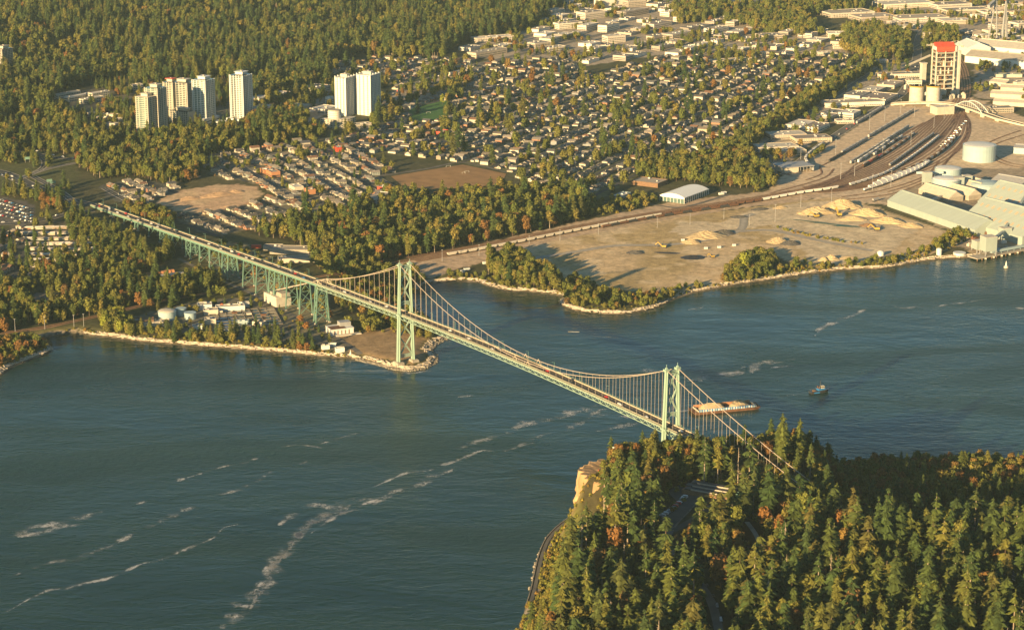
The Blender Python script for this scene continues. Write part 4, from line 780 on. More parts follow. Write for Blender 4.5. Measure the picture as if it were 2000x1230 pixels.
def house_rows(zone, head, street_gap=58.0, lot=16.5, density=.9, street_w=6.5, draw=True):
    """two rows of houses back to back between parallel streets"""
    poly = np.array(Z[zone]); c0 = poly.mean(0); a = R(head); ux, uy = math.cos(a), math.sin(a); rel = poly-c0; U_ = rel[:, 0]*ux+rel[:, 1]*uy; V_ = -rel[:, 0]*uy+rel[:, 1]*ux
    v_ = math.floor(V_.min()/street_gap)*street_gap
    while v_ < V_.max():
        pts = []
        uu = np.arange(U_.min(), U_.max(), 8.0); sx = c0[0]+uu*ux-v_*uy; sy = c0[1]+uu*uy+v_*ux; ins = inside(poly, sx, sy) & (sdist(NCOAST, sx, sy) > 30)
        run = []
        if draw:
            for i in range(len(uu)+1):
                if i < len(uu) and ins[i]: run.append((sx[i], sy[i]))
                else:
                    if len(run) > 5: ROADS.append((street(run[::3]+[run[-1]], street_w, 'street', 'asphalt', .22, False, True), street_w))
                    run = []
        for side in (-1, 1):
            off = v_+side*(street_w/2+12)
            for u in np.arange(U_.min(), U_.max(), lot):
                if re_.random() > density: continue
                u2 = u+re_.uniform(-1.5,1.5); o2 = off+re_.uniform(-2,2); HOUSES.append((c0[0]+u2*ux-o2*uy, c0[1]+u2*uy+o2*ux, a+(math.pi if side < 0 else 0)+re_.uniform(-.06,.06)+(math.pi/2 if re_.random() < .45 else 0), re_.randrange(7), zone))
        v_ += street_gap
HOUSES_FREE = lambda x, y: True
house_rows('suburb', 66, 54, 15.5, .93); house_rows('rows', -63, 54, 15.5, .92); house_rows('rows2', -50, 38, 14, .95); house_rows('rows3', -55, 42, 16, .9); house_rows('rows4', 66, 36, 17, .85)
for q_ in range(150):      # the few homes showing through the hillside forest
    x, y = re_.uniform(-1300, 100), re_.uniform(4300, 6200); HOUSES.append((x, y, re_.uniform(0,3), re_.randrange(7), 'hill'))
HA = np.array([(h[0], h[1]) for h in HOUSES]); ok = np.zeros(len(HA), bool)
for i, h in enumerate(HOUSES): pass
for zn in ('suburb', 'rows', 'rows2', 'rows3', 'rows4', 'hill'):
    kk = np.array([h[4] == zn for h in HOUSES]); ok |= kk & inside(Z[zn], HA[:, 0], HA[:, 1])
for zn in ('grass', 'dry', 'belt', 'wood', 'building_site', 'corridor', 'strip', 'mall', 'mall2'): ok &= ~inside(Z[zn], HA[:, 0], HA[:, 1])
cut = PW([(590,285),(600,150),(760,140),(770,236),(700,262)]); ok &= ~inside(cut, HA[:, 0], HA[:, 1])
HOUSES = [h for h, o in zip(HOUSES, ok) if o]
# ------------------------------------------------------------------ larger buildings, one by one
PREB = []   # footprints that houses keep out of
def vt(M0, loc, rz): pass
def reg(x, y, w, d, rz): BLOCK.append((x, y, w/2, d/2, rz)); PREB.append((x, y, max(w, d)/2+7))
def flat_building(px, py, w, d, h, head, label, wall='wall_flat', roof='roof_flat', units=2, group=None, wins=True, name='commercial_building', cat='building', xy=None):
    x, y, z = (*xy, hz(*xy)) if xy else P(px, py); rz = R(head); t = thing(name, label, cat, (x, y, z), rz, group)
    b = MB(); b.box((0,0,-1.5), (w,d,h+1.5)); b.build('walls', [wall], t)
    b = MB(); b.box((0,0,h), (w-.8,d-.8,.15)); b.build('roof', [roof], t)
    b = MB()
    for sx in (-1,1): b.box((sx*(w/2-.2),0,h), (.5,d,.75)); 
    for sy in (-1,1): b.box((0,sy*(d/2-.2),h+.002), (w-.9,.5,.75))
    b.build('parapet', [wall], t)
    if wins:
        b = MB(); nf = max(1, int(h/3.6))
        for f in range(nf):
            zz = f*3.6+1.1
            for sy in (-1,1): b.box((0,sy*(d/2+.02),zz), (w*.92,.14,1.4))
            for sx in (-1,1): b.box((sx*(w/2+.02),0,zz), (.14,d*.9,1.4))
        b.build('window_band', ['glass_dark'], t)
        b = MB()
        for i in range(int(w/4)):
            for sy in (-1,1): b.box((-w/2+2+i*4,sy*(d/2+.06),.2), (.9,.2,h-.5))
        b.build('wall_piers', [wall], t, kind='stuff')
    for i in range(units):
        b = MB(); b.box((0,0,0), (re_.uniform(1.8,4),re_.uniform(1.8,3.4),re_.uniform(.9,1.8))); b.build('rooftop_unit', [re_.choice(['concrete_pale','steel_grey','white_paint'])], t, (re_.uniform(-.38,.38)*w, re_.uniform(-.35,.35)*d, h+.15))
    reg(x, y, w, d, rz); return t
def floors_tower(px, py, w, d, h, head, label, glass='glass_dark', slab='cream_paint', fl=3.1, over=1.3, piers=5, crown='cream_paint', podium=None, extra=None, fx=1.0, zbase=None, rnd_=False):
    x, y, z = P(px, py); rz = R(head); t = thing('apartment_tower', label, 'tower', (x, y, z), rz, None)
    if podium: b = MB(); b.box((0,0,-1), (*podium[:2], podium[2]+1)); b.build('podium', [slab], t); b = MB(); b.box((0,0,podium[2]*.35), (podium[0]+.2,podium[1]+.2,1.6)); b.build('window_band', ['glass_dark'], t)
    b = MB(); b.box((0,0,-1), (w-.6,d-.6,h+1)); b.build('glazing', [glass], t)
    n = int(h/fl); b = MB()
    for i in range(n+1): b.box((0,0,i*fl), (w+over*fx,d+over,.55)); 
    for i in range(n):                                   # solid balcony fronts alternate along the sides
        for sx in (-1,1): b.box((sx*(w/2+over*fx/2-.06),-d*.22,i*fl+.5), (.15,d*.42,.75)); 
        for sy in (-1,1): b.box((w*.24,sy*(d/2+over/2-.06),i*fl+.5), (w*.36,.15,.75))
    b.build('balcony_slabs', [slab], t, kind='stuff')
    b = MB()
    for i in range(piers):
        xx = -w/2+w*(i+.5)/piers
        for sy in (-1,1): b.box((xx,sy*(d/2-.1),0), (1.0 if i != piers//2 else 2.0,.8,h))
    for i in range(max(2, piers-1)):
        yy_ = -d/2+d*(i+.5)/max(2, piers-1)
        for sx in (-1,1): b.box((sx*(w/2-.1),yy_,0), (.8,1.2,h))
    for sx in (-1,1):
        for sy in (-1,1): b.box((sx*(w/2-.3),sy*(d/2-.3),0), (1.3,1.3,h+.6))
    b.build('piers', [slab], t)
    b = MB(); b.box((w*.08,0,h+.55), (w*.55,d*.55,4.2)); b.build('penthouse', [crown], t); b = MB(); b.box((w*.08,0,h+4.75), (w*.66,d*.66,.5)); b.build('roof', [slab], t)
    b = MB(); b.box((w*.1,0,h+5.25), (3,3,1.6)); b.build('rooftop_unit', ['concrete'], t)
    reg(x, y, w+8, d+8, rz); return t
# the glass and concrete towers above the bridgehead
floors_tower(303, 258, 24, 26, 74, 62, 'tall cream tower with wraparound balconies, nearest of the left-hand tower cluster', 'glass_green', 'cream_paint', piers=4)
floors_tower(284, 262, 22, 24, 62, 62, 'lower stepped half of the curved balcony tower on the far left of the cluster', 'glass_green', 'cream_paint', piers=3, over=2.2)
t = floors_tower(332, 226, 17, 20, 58, 62, 'brown tower with red-edged roof cap between two glass towers', 'glass_dark', 'cream_paint', piers=5, over=.5, crown='cream_paint'); b = MB(); b.box((1.4,0,63.3), (13.5,15.5,.9)); b.build('roof_cap', ['red_paint'], t)
floors_tower(356, 226, 24, 34, 58, 62, 'wide grey-brown slab tower behind the low terrace block', 'glass_dark', 'concrete_pale', piers=6, over=.7)
floors_tower(352, 244, 40, 16, 24, -28, 'mid-rise terrace block with orange-topped walls in front of the slab tower', 'glass_dark', 'cream_paint', piers=9, over=.6, crown='concrete')
floors_tower(396, 238, 27, 27, 72, 62, 'blue-glass tower with white frame and low white podium', 'glass_green', 'white_paint', piers=5, over=.7, crown='white_paint', podium=(40,34,9))
floors_tower(469, 238, 27, 27, 80, 62, 'lone white slab tower standing right of the tower cluster', 'glass_dark', 'white_paint', piers=6, over=1.0, crown='white_paint', podium=(40,36,8))
def twin(px, py, w, d, h, label, tall):
    x, y, z = P(px, py); rz = R(64); t = thing('apartment_tower', label, 'tower', (x, y, z), rz)
    b = MB(); b.box((0,0,-1), (w,d,h+1)); b.build('walls', ['white_paint'], t)
    b = MB(); nb = 7
    for i in range(int(h/3)):
        for k in range(nb): b.box((-w/2+w*(k+.5)/nb,-d/2+.3,i*3+1.0), (w/nb*.55,.9,1.7)); b.box((-w/2+w*(k+.5)/nb,d/2-.3,i*3+1.0), (w/nb*.55,.9,1.7))
        for k in range(3): b.box((-w/2+.3,-d*.3+d*.3*k,i*3+1.0), (.9,2.2,1.7)); b.box((w/2-.3,-d*.3+d*.3*k,i*3+1.0), (.9,2.2,1.7))
    b.build('windows', ['glass_dark'], t, kind='stuff')
    b = MB()
    for k in range(nb+1): 
        for sy in (-1,1): b.box((-w/2+w*k/nb,sy*(d/2+.3),0), (1.1,1.4,h+(1.5 if k % 2 else 3)))
    b.build('fins', ['white_paint'], t); b = MB(); b.box((0,0,h), (w*.3,d*.6,5)); b.build('penthouse', ['cream_paint'], t); b = MB(); b.box((w*.02,0,h+5), (3,2,2)); b.cyl((w*.1,0,h+5), .2, 5, 5); b.build('antenna_mast', ['steel_grey'], t)
    reg(x, y, w, d, rz)
twin(672, 224, 34, 20, 66, 'left and taller-looking half of the pair of white concrete apartment slabs', True); twin(717, 223, 34, 26, 70, 'right half of the pair of white concrete apartment slabs with a mast', False)
# curved cream block in front of them
x, y, z = P(668, 250); t = thing('office_building', 'low curved cream office block with arched window rows in front of the twin towers', 'building', (x, y, z), R(30)); reg(x, y, 50, 34, R(30))
b = MB(); g = MB(); n = 12
for i in range(n):
    a = math.pi*(1.12+.62*i/n); a2 = math.pi*(1.12+.62*(i+1)/n); p0 = (30*math.cos(a), 30*math.sin(a)+26); p1 = (30*math.cos(a2), 30*math.sin(a2)+26); m_ = ((p0[0]+p1[0])/2, (p0[1]+p1[1])/2); an = math.atan2(p1[1]-p0[1], p1[0]-p0[0])
    b.box((m_[0],m_[1]+6,-1), (5.6,13,17), an)
    for f in range(5): g = MB(); g.box((m_[0]+math.sin(an)*6.6*1,m_[1]+6-math.cos(an)*6.6,f*3.1+.9), (3.2,.3,1.6), an); g.build('window', ['glass_dark'], t)
b.build('walls', ['cream_paint'], t)
b = MB(); b.cyl((-10,14,-1), 11, 30, 20); b.build('drum', ['cream_paint'], t); b = MB()
for f in range(8): b.cyl((-10,14,2+f*3.4), 11.6, 1.3, 20)
b.build('balcony_rings', ['white_paint'], t); b = MB(); b.cyl((-10,14,29), 10.4, .6, 20); b.build('roof', ['concrete'], t)
flat_building(703, 252, 30, 18, 9, 30, 'cream annex with flat roof beside the curved office block', 'cream_paint'); flat_building(640, 205, 12, 10, 14, 62, 'small white block left of the twin towers', 'white_paint', units=1)
floors_tower(4, 140, 30, 22, 44, 62, 'grey apartment slab at the left edge of the forest', 'glass_dark', 'concrete', piers=7, over=.3)
# terraces and low blocks round the towers
for (px, py, w, d, h, hd, lb, wl) in [(150,195,60,12,8,55,'white terrace row at the edge of the forest','cream_paint'),(128,190,56,10,8,55,'long dark-roofed terrace row left of the terrace gardens','cream_paint'),(175,200,46,12,8,50,'stepped cream terraces above the hillside','cream_paint'),(190,192,40,12,11,50,'topmost of the stepped cream terraces','cream_paint'),
  (262,178,22,14,12,40,'pale stepped apartment block behind the left tower','cream_paint'),(435,247,34,16,8,-30,'low white block between the glass tower and the lone tower','white_paint'),(196,230,60,9,7,-20,'front row of small white and black townhouses','house_wall'),(210,238,60,9,7,-20,'middle row of small white and black townhouses','house_wall'),(235,250,60,9,7,-20,'last row of small white and black townhouses','house_wall'),(30,260,60,14,6,50,'long white shed at the left edge above the highway','white_paint'),
  (575,215,46,30,7,62,'teal-grey flat-roofed mall building right of the lone tower','concrete'),(545,222,26,14,7,62,'brown low building with red roof sign near the lone tower','rust_brown'),(350,265,20,14,6,62,'small brown house at the foot of the balcony tower','house_wall'),
  (735,398,46,18,12,66,'long white three-storey block with dark roof beside the mixed wood','white_paint'),(745,372,16,12,6,66,'red-walled house at the corner of the dry field','red_paint'),(530,343,22,14,7,-63,'orange house wrapped for building at the tan site','orange_paint'),(515,338,16,12,6,-63,'unfinished orange-framed house left of the wrapped one','orange_paint'),(575,372,24,14,7,-63,'long cream and pink house with red balcony','cream_paint'),(602,377,16,11,6,-63,'bright orange-walled house in the tidy rows','orange_paint'),(657,295,15,11,6,-63,'red-roofed red house beside the street bend','red_paint'),
  (838,248,34,16,6,62,'brown-roofed school hall in front of the green field','wood_brown'),(860,262,22,12,5,62,'small red-roofed hall near the green field','red_paint'),
  (565,493,52,24,6,-5,'grey flat-roofed depot in the clearing behind the trestles','concrete'),(575,510,46,16,5,10,'cream-walled workshop at the front of the depot yard','cream_paint'),(530,487,24,14,5,-5,'low office of the depot yard','concrete'),
  (1265,360,44,34,6,-30,'hip-roofed brown hall left of the white arched hall','wood_brown'),(1210,385,34,14,4,60,'pale blue-grey low shed by the service yard','pale_blue'),(1100,380,30,14,5,10,'low grey building at the end of the dry field','concrete')]:
    flat_building(px, py, w, d, h, hd, lb, wl, units=2, wins=h > 6.5, name='townhouse_row' if 'row' in lb else 'building')
# commercial buildings of the industrial strip and the shopping streets, traced
for (px, py, w, d, h, hd, lb) in [(958,80,88,26,9,28,'long orange and cream school wing behind the suburb'),(948,108,96,24,10,50,'long cream school wing with white roof edge'),(1048,92,44,30,10,40,'cream-walled square block right of the school'),(1078,100,44,22,9,40,'cream gabled hall beside the square block'),(1105,55,60,24,12,30,'cream flat-roofed apartment block at the foot of the hill'),(1150,35,60,30,14,40,'large cream apartment block right of the hill foot'),(1145,60,56,22,14,58,'long dark-sided apartment block, left of its pair'),(1185,60,56,22,14,58,'long dark-sided apartment block, right of its pair'),
  (1195,82,44,22,14,28,'white apartment block with pitched corner bays'),(1185,10,64,26,16,30,'stepped cream apartments at the top of the frame'),(1235,12,50,24,14,30,'smaller stepped cream apartments at the top of the frame'),(1232,30,90,26,12,52,'very long dark-roofed apartment bar'),(1280,52,70,30,9,52,'wide pale warehouse behind the apartment bars'),(1320,72,80,28,9,52,'wide pale warehouse with cream front'),(1280,75,54,20,7,52,'low warehouse with cream parapet'),(1335,40,60,26,9,52,'pale warehouse near the trees'),(1345,60,50,22,8,52,'grey warehouse beside the avenue'),(1290,95,54,20,7,55,'low pale shop row near the poplars'),(1360,38,40,22,8,30,'small cream shop building by the north trees'),(1395,62,60,26,9,54,'dark-sided warehouse with pale roof'),(1440,100,60,22,6,20,'pale low store near the barn-roofed hall'),(1420,122,80,20,6,20,'long low cream store row above the suburb'),
  (1480,110,36,18,8,0,'white two-storey building beside the tall trees'),(1500,75,50,40,8,20,'large grey-roofed hall beside the trees'),(1470,12,150,90,16,20,'very large pale arena roof at the top of the frame'),(1640,72,62,34,9,0,'white barn-roofed hall in the clearing'),(1635,95,26,16,8,0,'white square building below the barn-roofed hall'),(1600,108,46,18,6,10,'low cream workshop left of the woodland'),
  (1720,108,44,26,9,0,'two-storey pale building with brown roof beside the woodland'),(1705,122,50,16,5,0,'long low grey building in front of the brown-roofed one'),(1650,30,110,60,9,20,'big warehouse with ribbed grey roof'),(1700,38,90,60,9,20,'big warehouse with pale roof, right of the ribbed one'),(1790,40,120,60,9,15,'wide cream warehouse with white front'),(1760,12,130,60,9,20,'wide pale warehouse at the top'),(1850,14,90,50,9,20,'pale warehouse with red band at the top right'),(1740,0,100,44,8,20,'topmost cream warehouse at the upper edge of the port streets'),(1880,25,110,44,9,15,'red-fronted warehouse behind the pylon'),(1930,30,50,36,10,15,'red and white building right of the pylon'),(1860,45,70,40,8,15,'grey warehouse left of the pylon'),
  (1754,150,90,24,7,10,'long white-fronted store with red sign by the yard road'),(1780,165,28,20,8,0,'white block with a red roof beside the long store'),(1735,168,56,34,6,62,'dark-roofed workshop row near the red-roofed block'),(1700,180,60,34,6,62,'pale low workshop beside the dark-roofed row'),(1670,190,56,30,7,62,'wide pale workshop with pitched roof'),(1715,195,70,44,7,62,'cluttered grey-roofed workshop with many roof units'),(1660,205,110,34,7,12,'very long white-fascia warehouse on the strip'),
  (1625,225,50,30,6,62,'cream L-shaped workshop near the big tree'),(1655,228,38,28,9,62,'tall brown-roofed cream block on the strip'),(1615,232,34,20,7,62,'white metal workshop beside the big tree'),(1645,240,30,16,5,10,'small white office at the strip roadside'),(1560,248,56,34,7,60,'pale courtyard office, rear wing'),(1590,252,50,28,7,60,'pale courtyard office, right wing'),(1530,268,62,36,7,12,'black-roofed courtyard office, left wing'),(1580,275,62,30,7,12,'black-roofed courtyard office, front wing'),(1510,292,68,34,7,14,'front brown-roofed office with concrete side'),(1540,300,44,26,7,14,'annex of the front brown-roofed office')]:
    flat_building(px, py, w, d, h, hd, lb, units=5 if w > 40 else 3, wins=h < 16, roof='roof_flat')
# grey canopy shed beside the yard, white arched hall
x, y, z = P(1545, 332); t = thing('warehouse', 'grey-roofed open-sided shed at the edge of the rail yard', 'warehouse', (x, y, z), R(20)); b = MB(); b.box((0,0,8), (54,38,1)); b.build('roof', ['steel_grey'], t); b = MB(); b.box((-12,0,-1), (26,34,9)); b.build('walls', ['cream_paint'], t); b = MB()
for i in range(5):
    for sy in (-1,1): b.box((4+i*5.5,sy*17,-1), (.6,.6,9))
b.build('posts', ['steel_grey'], t); reg(x, y, 54, 38, R(20))
x, y, z = P(1333, 386); rz = math.atan2(70-7, 45) if 0 else R(57); t = thing('event_hall', 'large white arched fabric hall with glazed side beside the railway', 'hall', (x, y, z), rz); Lh, Wh = 74, 40
b = MB(); n = 10; prof = [(-Wh/2+Wh*i/n, 8.5+4.5*math.sin(math.pi*i/n)**.8) for i in range(n+1)]
for i in range(n):
    (a0, z0), (a1, z1) = prof[i], prof[i+1]; b.add([(-Lh/2,a0,z0),(Lh/2,a0,z0),(Lh/2,a1,z1),(-Lh/2,a1,z1)], [(0,1,2,3)])
for sx in (-1,1): b.add([(sx*Lh/2, a_, z_) for a_, z_ in prof]+[(sx*Lh/2,-Wh/2,6.5),(sx*Lh/2,Wh/2,6.5)], [tuple(list(range(n+1))+[n+2,n+1])])
b.build('roof_membrane', ['fabric_white'], t); b = MB()
for i in range(13):
    for sy in (-1,1): b.box((-Lh/2+Lh*i/12,sy*Wh/2,-1), (.7,.5,9.8))
for i in range(8):
    for sx in (-1,1): b.box((sx*Lh/2,-Wh/2+Wh*i/7,-1), (.5,.7,8.5))
for sy in (-1,1): b.box((0,sy*Wh/2,7.6), (Lh,.6,1.1))
b.build('frame', ['white_paint'], t); b = MB(); b.box((0,0,-1), (Lh-1.5,Wh-1.5,8)); b.build('glazing', ['glass_green'], t); reg(x, y, Lh, Wh, rz)
# church spire
x, y, z = P(1090, 145); t = thing('church', 'small white church with a needle spire among the leafy avenues', 'church', (x, y, z), R(60)); b = MB(); b.box((8,0,-1), (22,12,7)); b.build('walls', ['white_paint'], t); b = MB(); b.gable((8,0,0), 22, 12, 6, 5, 0); b.build('roof', ['house_roof'], t); b = MB(); b.box((-4,0,-1), (4,4,11)); b.cyl((-4,0,10), 2.2, 15, 6, .05); b.build('spire', ['white_paint'], t); reg(x, y, 30, 14, 1)

# ------------------------------------------------------------------ sewage plant and the shore works
def tank(px, py, r, h, label, m_='concrete_pale', roof='cream_paint', domed=0, name='storage_tank', ring=True, xyz=None, eq=0):
    x, y, z = xyz or P(px, py); t = thing(name, label, 'tank', (x, y, z)); b = MB(); b.cyl((0,0,-1), r, h+1, 32); b.build('shell', [m_], t, smoothsh=False)
    b = MB(); (b.dome((0,0,h), r, domed, 28) if domed else b.cyl((0,0,h), r*.97, .4, 32)); b.build('roof', [roof], t)
    if ring: b = MB(); b.cyl((0,0,h-.4), r+.35, .9, 32); b.build('rim', [m_], t)
    if eq:
        b = MB()
        for i in range(eq): a = re_.uniform(0,6.28); q = re_.uniform(.1,.75)*r; b.box((q*math.cos(a),q*math.sin(a),h+.4), (re_.uniform(.8,2.2),)*2+(re_.uniform(.8,2.2),))
        b.build('roof_equipment', ['steel_grey'], t)
    reg(x, y, 2*r, 2*r, 0); return t
tank(323, 622, 10.5, 9, 'large round digester with a cream domed roof at the left of the sewage plant', 'pale_blue', 'cream_paint', 2.5, 'digester_tank', eq=6); tank(368, 622, 6.8, 7, 'smaller open round tank right of the domed digester', 'pale_blue', 'concrete', 0, 'digester_tank'); tank(350, 615, 6, 8, 'round tank squeezed behind the two larger digesters', 'pale_blue', 'concrete', 0, 'digester_tank')
for (px, py, w, d, h, hd, lb, wl) in [(396,603,17,13,6,10,'white flat-roofed plant building nearest the railway','white_paint'),(408,612,17,12,5,10,'cream plant office below the white plant building','cream_paint'),(446,605,34,11,5,12,'long white plant building with a red base stripe','white_paint'),(472,598,14,9,4,12,'small white plant hut beside the plant road','white_paint'),(407,632,13,10,6,10,'cream cube between the tanks and the basins','cream_paint'),(275,632,26,14,5,10,'brown-roofed plant building at the left end','wood_brown'),(302,634,30,13,4,10,'low cream-roofed plant building left of the digester','cream_paint'),(383,642,12,8,4,10,'white tent-roofed store among the pines','white_paint'),(470,632,15,7,3.5,10,'pale blue container office beside the basins','pale_blue'),(503,636,14,9,5,-20,'cream and red pump house beside the basins','cream_paint'),(432,648,16,8,3,10,'white low shelter by the trees','white_paint')]:
    flat_building(px, py, w, d, h, hd, lb, wl, 'concrete' if 'brown' not in lb else 'wood_brown', units=2, wins=False, name='plant_building')
x, y, z = P(475, 622); t = thing('settling_basins', 'grid of dark open settling basins with concrete walkways at the sewage plant', 'basins', (x, y, z), R(14)); b = MB(); b.box((0,0,-1), (78,74,1.5)); b.build('water_surface', ['glass_dark'], t)
for i in range(9): b = MB(); b.box((0,0,-1), (.7,74.5,2.4)); b.build('walkway', ['basin_wall'], t, (-39+78*i/8,0,0))
for i in range(7): b = MB(); b.box((0,0,-1), (78,.7,2.3)); b.build('walkway', ['basin_wall'], t, (0,-37+74*i/6,0))
for i in range(4): b = MB(); b.box((0,0,1.9), (6,4,2)); b.build('equipment_hut', ['rust_brown' if i % 2 else 'cream_paint'], t, (-26+16*i,28-9*i,0))
reg(x, y, 80, 76, R(14))
# substation-like white building by the bridge
x, y, z = P(660, 650); t = thing('pump_station', 'white building with a rust-brown roof terrace and grey upper box on the point', 'building', (x, y, z), R(24)); b = MB(); b.box((0,0,-1), (27,19,8)); b.build('walls', ['white_paint'], t); b = MB(); b.box((0,0,7), (28,20,.5)); b.build('roof', ['white_paint'], t); b = MB(); b.box((-4,-2,7.5), (18,14,.15)); b.build('roof_terrace', ['rust_brown'], t)
b = MB(); b.box((7,4.5,7.5), (13,10,4.6)); b.build('upper_box', ['steel_grey'], t)
for i in range(5): b = MB(); b.box((-10+i*4.5,-9.55,1), (1.2,.2,4.6)); b.build('window', ['wood_brown'], t); b = MB(); b.box((13.55,-6+i*3,1), (.2,1.2,4.6)); b.build('window', ['wood_brown'], t)
b = MB(); b.box((6,-12,-1), (30,6,2.2)); b.build('terrace', ['concrete_pale'], t); reg(x, y, 34, 26, R(24))
for (px, py, w, d, h, lb) in [(632,681,9,5,3.5,'small white hut, left of the pair at the tip of the shore works'),(660,686,10,6,4,'small white hut, right of the pair at the tip of the shore works'),(645,676,8,4,3,'cream equipment hut behind the two white huts')]: flat_building(px, py, w, d, h, 14, lb, 'white_paint', 'concrete', units=1, wins=False, name='equipment_hut')
x, y, z = P(681, 693); t = thing('shore_beacon', 'small white pyramid-shaped beacon on the beach', 'beacon', (x, y, z)); b = MB(); b.cyl((0,0,-.5), 1.6, 4, 8, .6); b.build('base', ['white_paint'], t); b = MB(); b.cyl((0,0,3.5), .4, 2.2, 6); b.build('lantern', ['white_paint'], t)
x, y, z = P(320, 545); t = thing('warehouse', 'pale low-pitched shed with open yard in the western wood', 'warehouse', (x, y, z), R(30)); b = MB(); b.box((0,0,-1), (46,22,5)); b.build('walls', ['concrete'], t); b = MB(); b.gable((0,0,0), 46, 22, 4, 2.2, 0); b.build('roof', ['concrete_pale'], t); reg(x, y, 48, 26, R(30))
for i in range(7): px, py = 288+i*7, 538-i*1.0; x, y, z = P(px, py); link('lumber_stack', None) if 0 else None; b = MB(); b.box((0,0,0), (9,2.6,2.4)); b.box((0,0,2.4), (8,2.2,1.2)); b.build('lumber_stack', ['orange_paint'], None, (x, y, z), R(20), label=f'orange-brown lumber stack, {["first","second","third","fourth","fifth","sixth","seventh"][i]} from the left behind the pale shed', cat='stack', group='lumber stacks')
x, y, z = P(497, 484); b = MB(); b.box((0,0,0), (13,4,4)); b.build('shipping_container', ['red_paint'], None, (x, y, z), R(5), label='red and white truck box parked beside the depot yard', cat='container')
# ------------------------------------------------------------------ park pavilion, kiosk, lookout, flagpole
x, y, z = P(1385, 965); t = thing('restaurant', 'black flat-roofed pavilion with pale clerestory strips and yellow awning in the park', 'pavilion', (x, y, z), R(-28)); b = MB(); b.box((0,0,-1), (44,22,5)); b.build('walls', ['wood_brown'], t)
for i, (yy_, w_, h_) in enumerate(((-7,40,.6),(0,44,1.6),(7,40,2.8))): b = MB(); b.box((0,yy_,4+h_*.5), (w_,6.5,.8)); b.build('roof', ['dark_metal'], t); b = MB(); b.box((2,yy_-3.4,4+h_*.5+.1), (w_*.8,.5,1.2)); b.build('clerestory', ['concrete'], t)
b = MB(); b.box((3,-12.5,2.6), (7,3.5,.4)); b.build('awning', ['yellow_paint'], t); b = MB(); b.box((10,-13.5,0), (24,5,.5)); b.build('terrace', ['wood_brown'], t); reg(x, y, 48, 30, R(-28))
x, y, z = P(1437, 972); t = thing('kiosk', 'small kiosk with a green hipped roof beside the pavilion', 'kiosk', (x, y, z), R(-20)); b = MB(); b.box((0,0,-1), (11,8,4)); b.build('walls', ['white_paint'], t); b = MB(); b.gable((0,0,0), 12, 9, 3, 2.4, 0, .8, 4); b.build('roof', ['bridge_teal'], t); reg(x, y, 14, 12, 0)
x, y, z = P(1159, 918); t = thing('lookout', 'curved clifftop lookout with a dark railing above the bare rock', 'lookout', (x, y, z+.2)); b = MB(); b.cyl((0,0,-2), 9, 2.2, 20); b.build('terrace', ['asphalt_pale'], t); b = MB()
for i in range(14): a = 2.4+i*.24; a2 = a+.24; b.beam((9*math.cos(a),9*math.sin(a),1.2), (9*math.cos(a2),9*math.sin(a2),1.2), .15); b.beam((9*math.cos(a),9*math.sin(a),.2), (9*math.cos(a),9*math.sin(a),1.2), .12)
b.build('railing', ['dark_metal'], t); reg(x, y, 18, 18, 0)
x, y, z = P(1199, 897); t = thing('flagpole', 'tall white flagpole with a pale flag on the bluff', 'flagpole', (x, y, z)); b = MB(); b.cyl((0,0,0), .22, 12, 6, .14); b.build('pole', ['white_paint'], t); b = MB()
for i in range(5): b.add([(-.6*i,.15*math.sin(i),11.8),(-.6*(i+1),.15*math.sin(i+1),11.8),(-.6*(i+1),.15*math.sin(i+1),10.2),(-.6*i,.15*math.sin(i),10.2)], [(0,1,2,3),(3,2,1,0)][:1])
b.build('flag', ['white_paint'], t)
rp = random.Random(5)
pb = MB(); pb.box((0,0,0), (.45,.4,.85), 0, 0, .9); pb.box((0,0,.85), (.5,.34,.6), 0, 0, 1.05); pb.cyl((0,0,1.45), .14, .28, 6)
for i in range(9):
    x, y, z = P(1140+i*5+rp.uniform(-1,1), 921-rp.uniform(0,4)); link('person', pb.mesh('person', [rp.choice(['white_paint','dark_metal','blue_paint','red_paint'])]), None, (x, y, z+.2), rp.uniform(0,6), 'tiny figure of a visitor standing at the clifftop lookout railing', 'person', 'visitors at the lookout')

# ------------------------------------------------------------------ vessels
x, y = U(1411, 798, 1); t = thing('barge', 'rust-hulled barge loaded with two heaps of pale gravel behind the south tower', 'barge', (x, y, 0), R(17)); Lb, Wb = 74, 17
def hullbox(b, z0, z1, L_, W_, rake): b.add([(-L_/2+rake*.6,-W_/2,z0),(L_/2-rake,-W_/2,z0),(L_/2-rake,W_/2,z0),(-L_/2+rake*.6,W_/2,z0),(-L_/2,-W_/2,z1),(L_/2,-W_/2,z1),(L_/2,W_/2,z1),(-L_/2,W_/2,z1)], [(3,2,1,0),(4,5,6,7),(0,1,5,4),(1,2,6,5),(2,3,7,6),(3,0,4,7)])
b = MB(); hullbox(b, -1.5, 2.6, Lb, Wb, 5); b.build('hull', ['rust_brown'], t); b = MB(); b.box((1,0,2.6), (Lb-8,Wb-1.5,.12)); b.build('deck', ['dark_metal'], t)
b = MB(); b.box((0,Wb/2-.5,2.62), (Lb-12,.5,2.9)); b.build('bin_wall', ['orange_paint'], t); b = MB(); b.box((0,-Wb/2+.5,2.62), (Lb-12,.5,2.5)); b.build('bin_wall', ['blue_paint'], t)
for i in range(22): b = MB(); b.box((-Lb/2+8+i*(Lb-14)/21.5,-Wb/2+.2,2.64), (1.5,.35,2.3)); b.build('bin_panel', ['white_paint' if i % 3 else 'pale_blue'], t)
b = MB(); b.box((Lb/2-5,0,2.6), (.6,Wb-1,2.0)); b.box((-Lb/2+5.5,0,2.6), (.6,Wb-1,1.6)); b.build('coaming', ['cream_paint'], t)
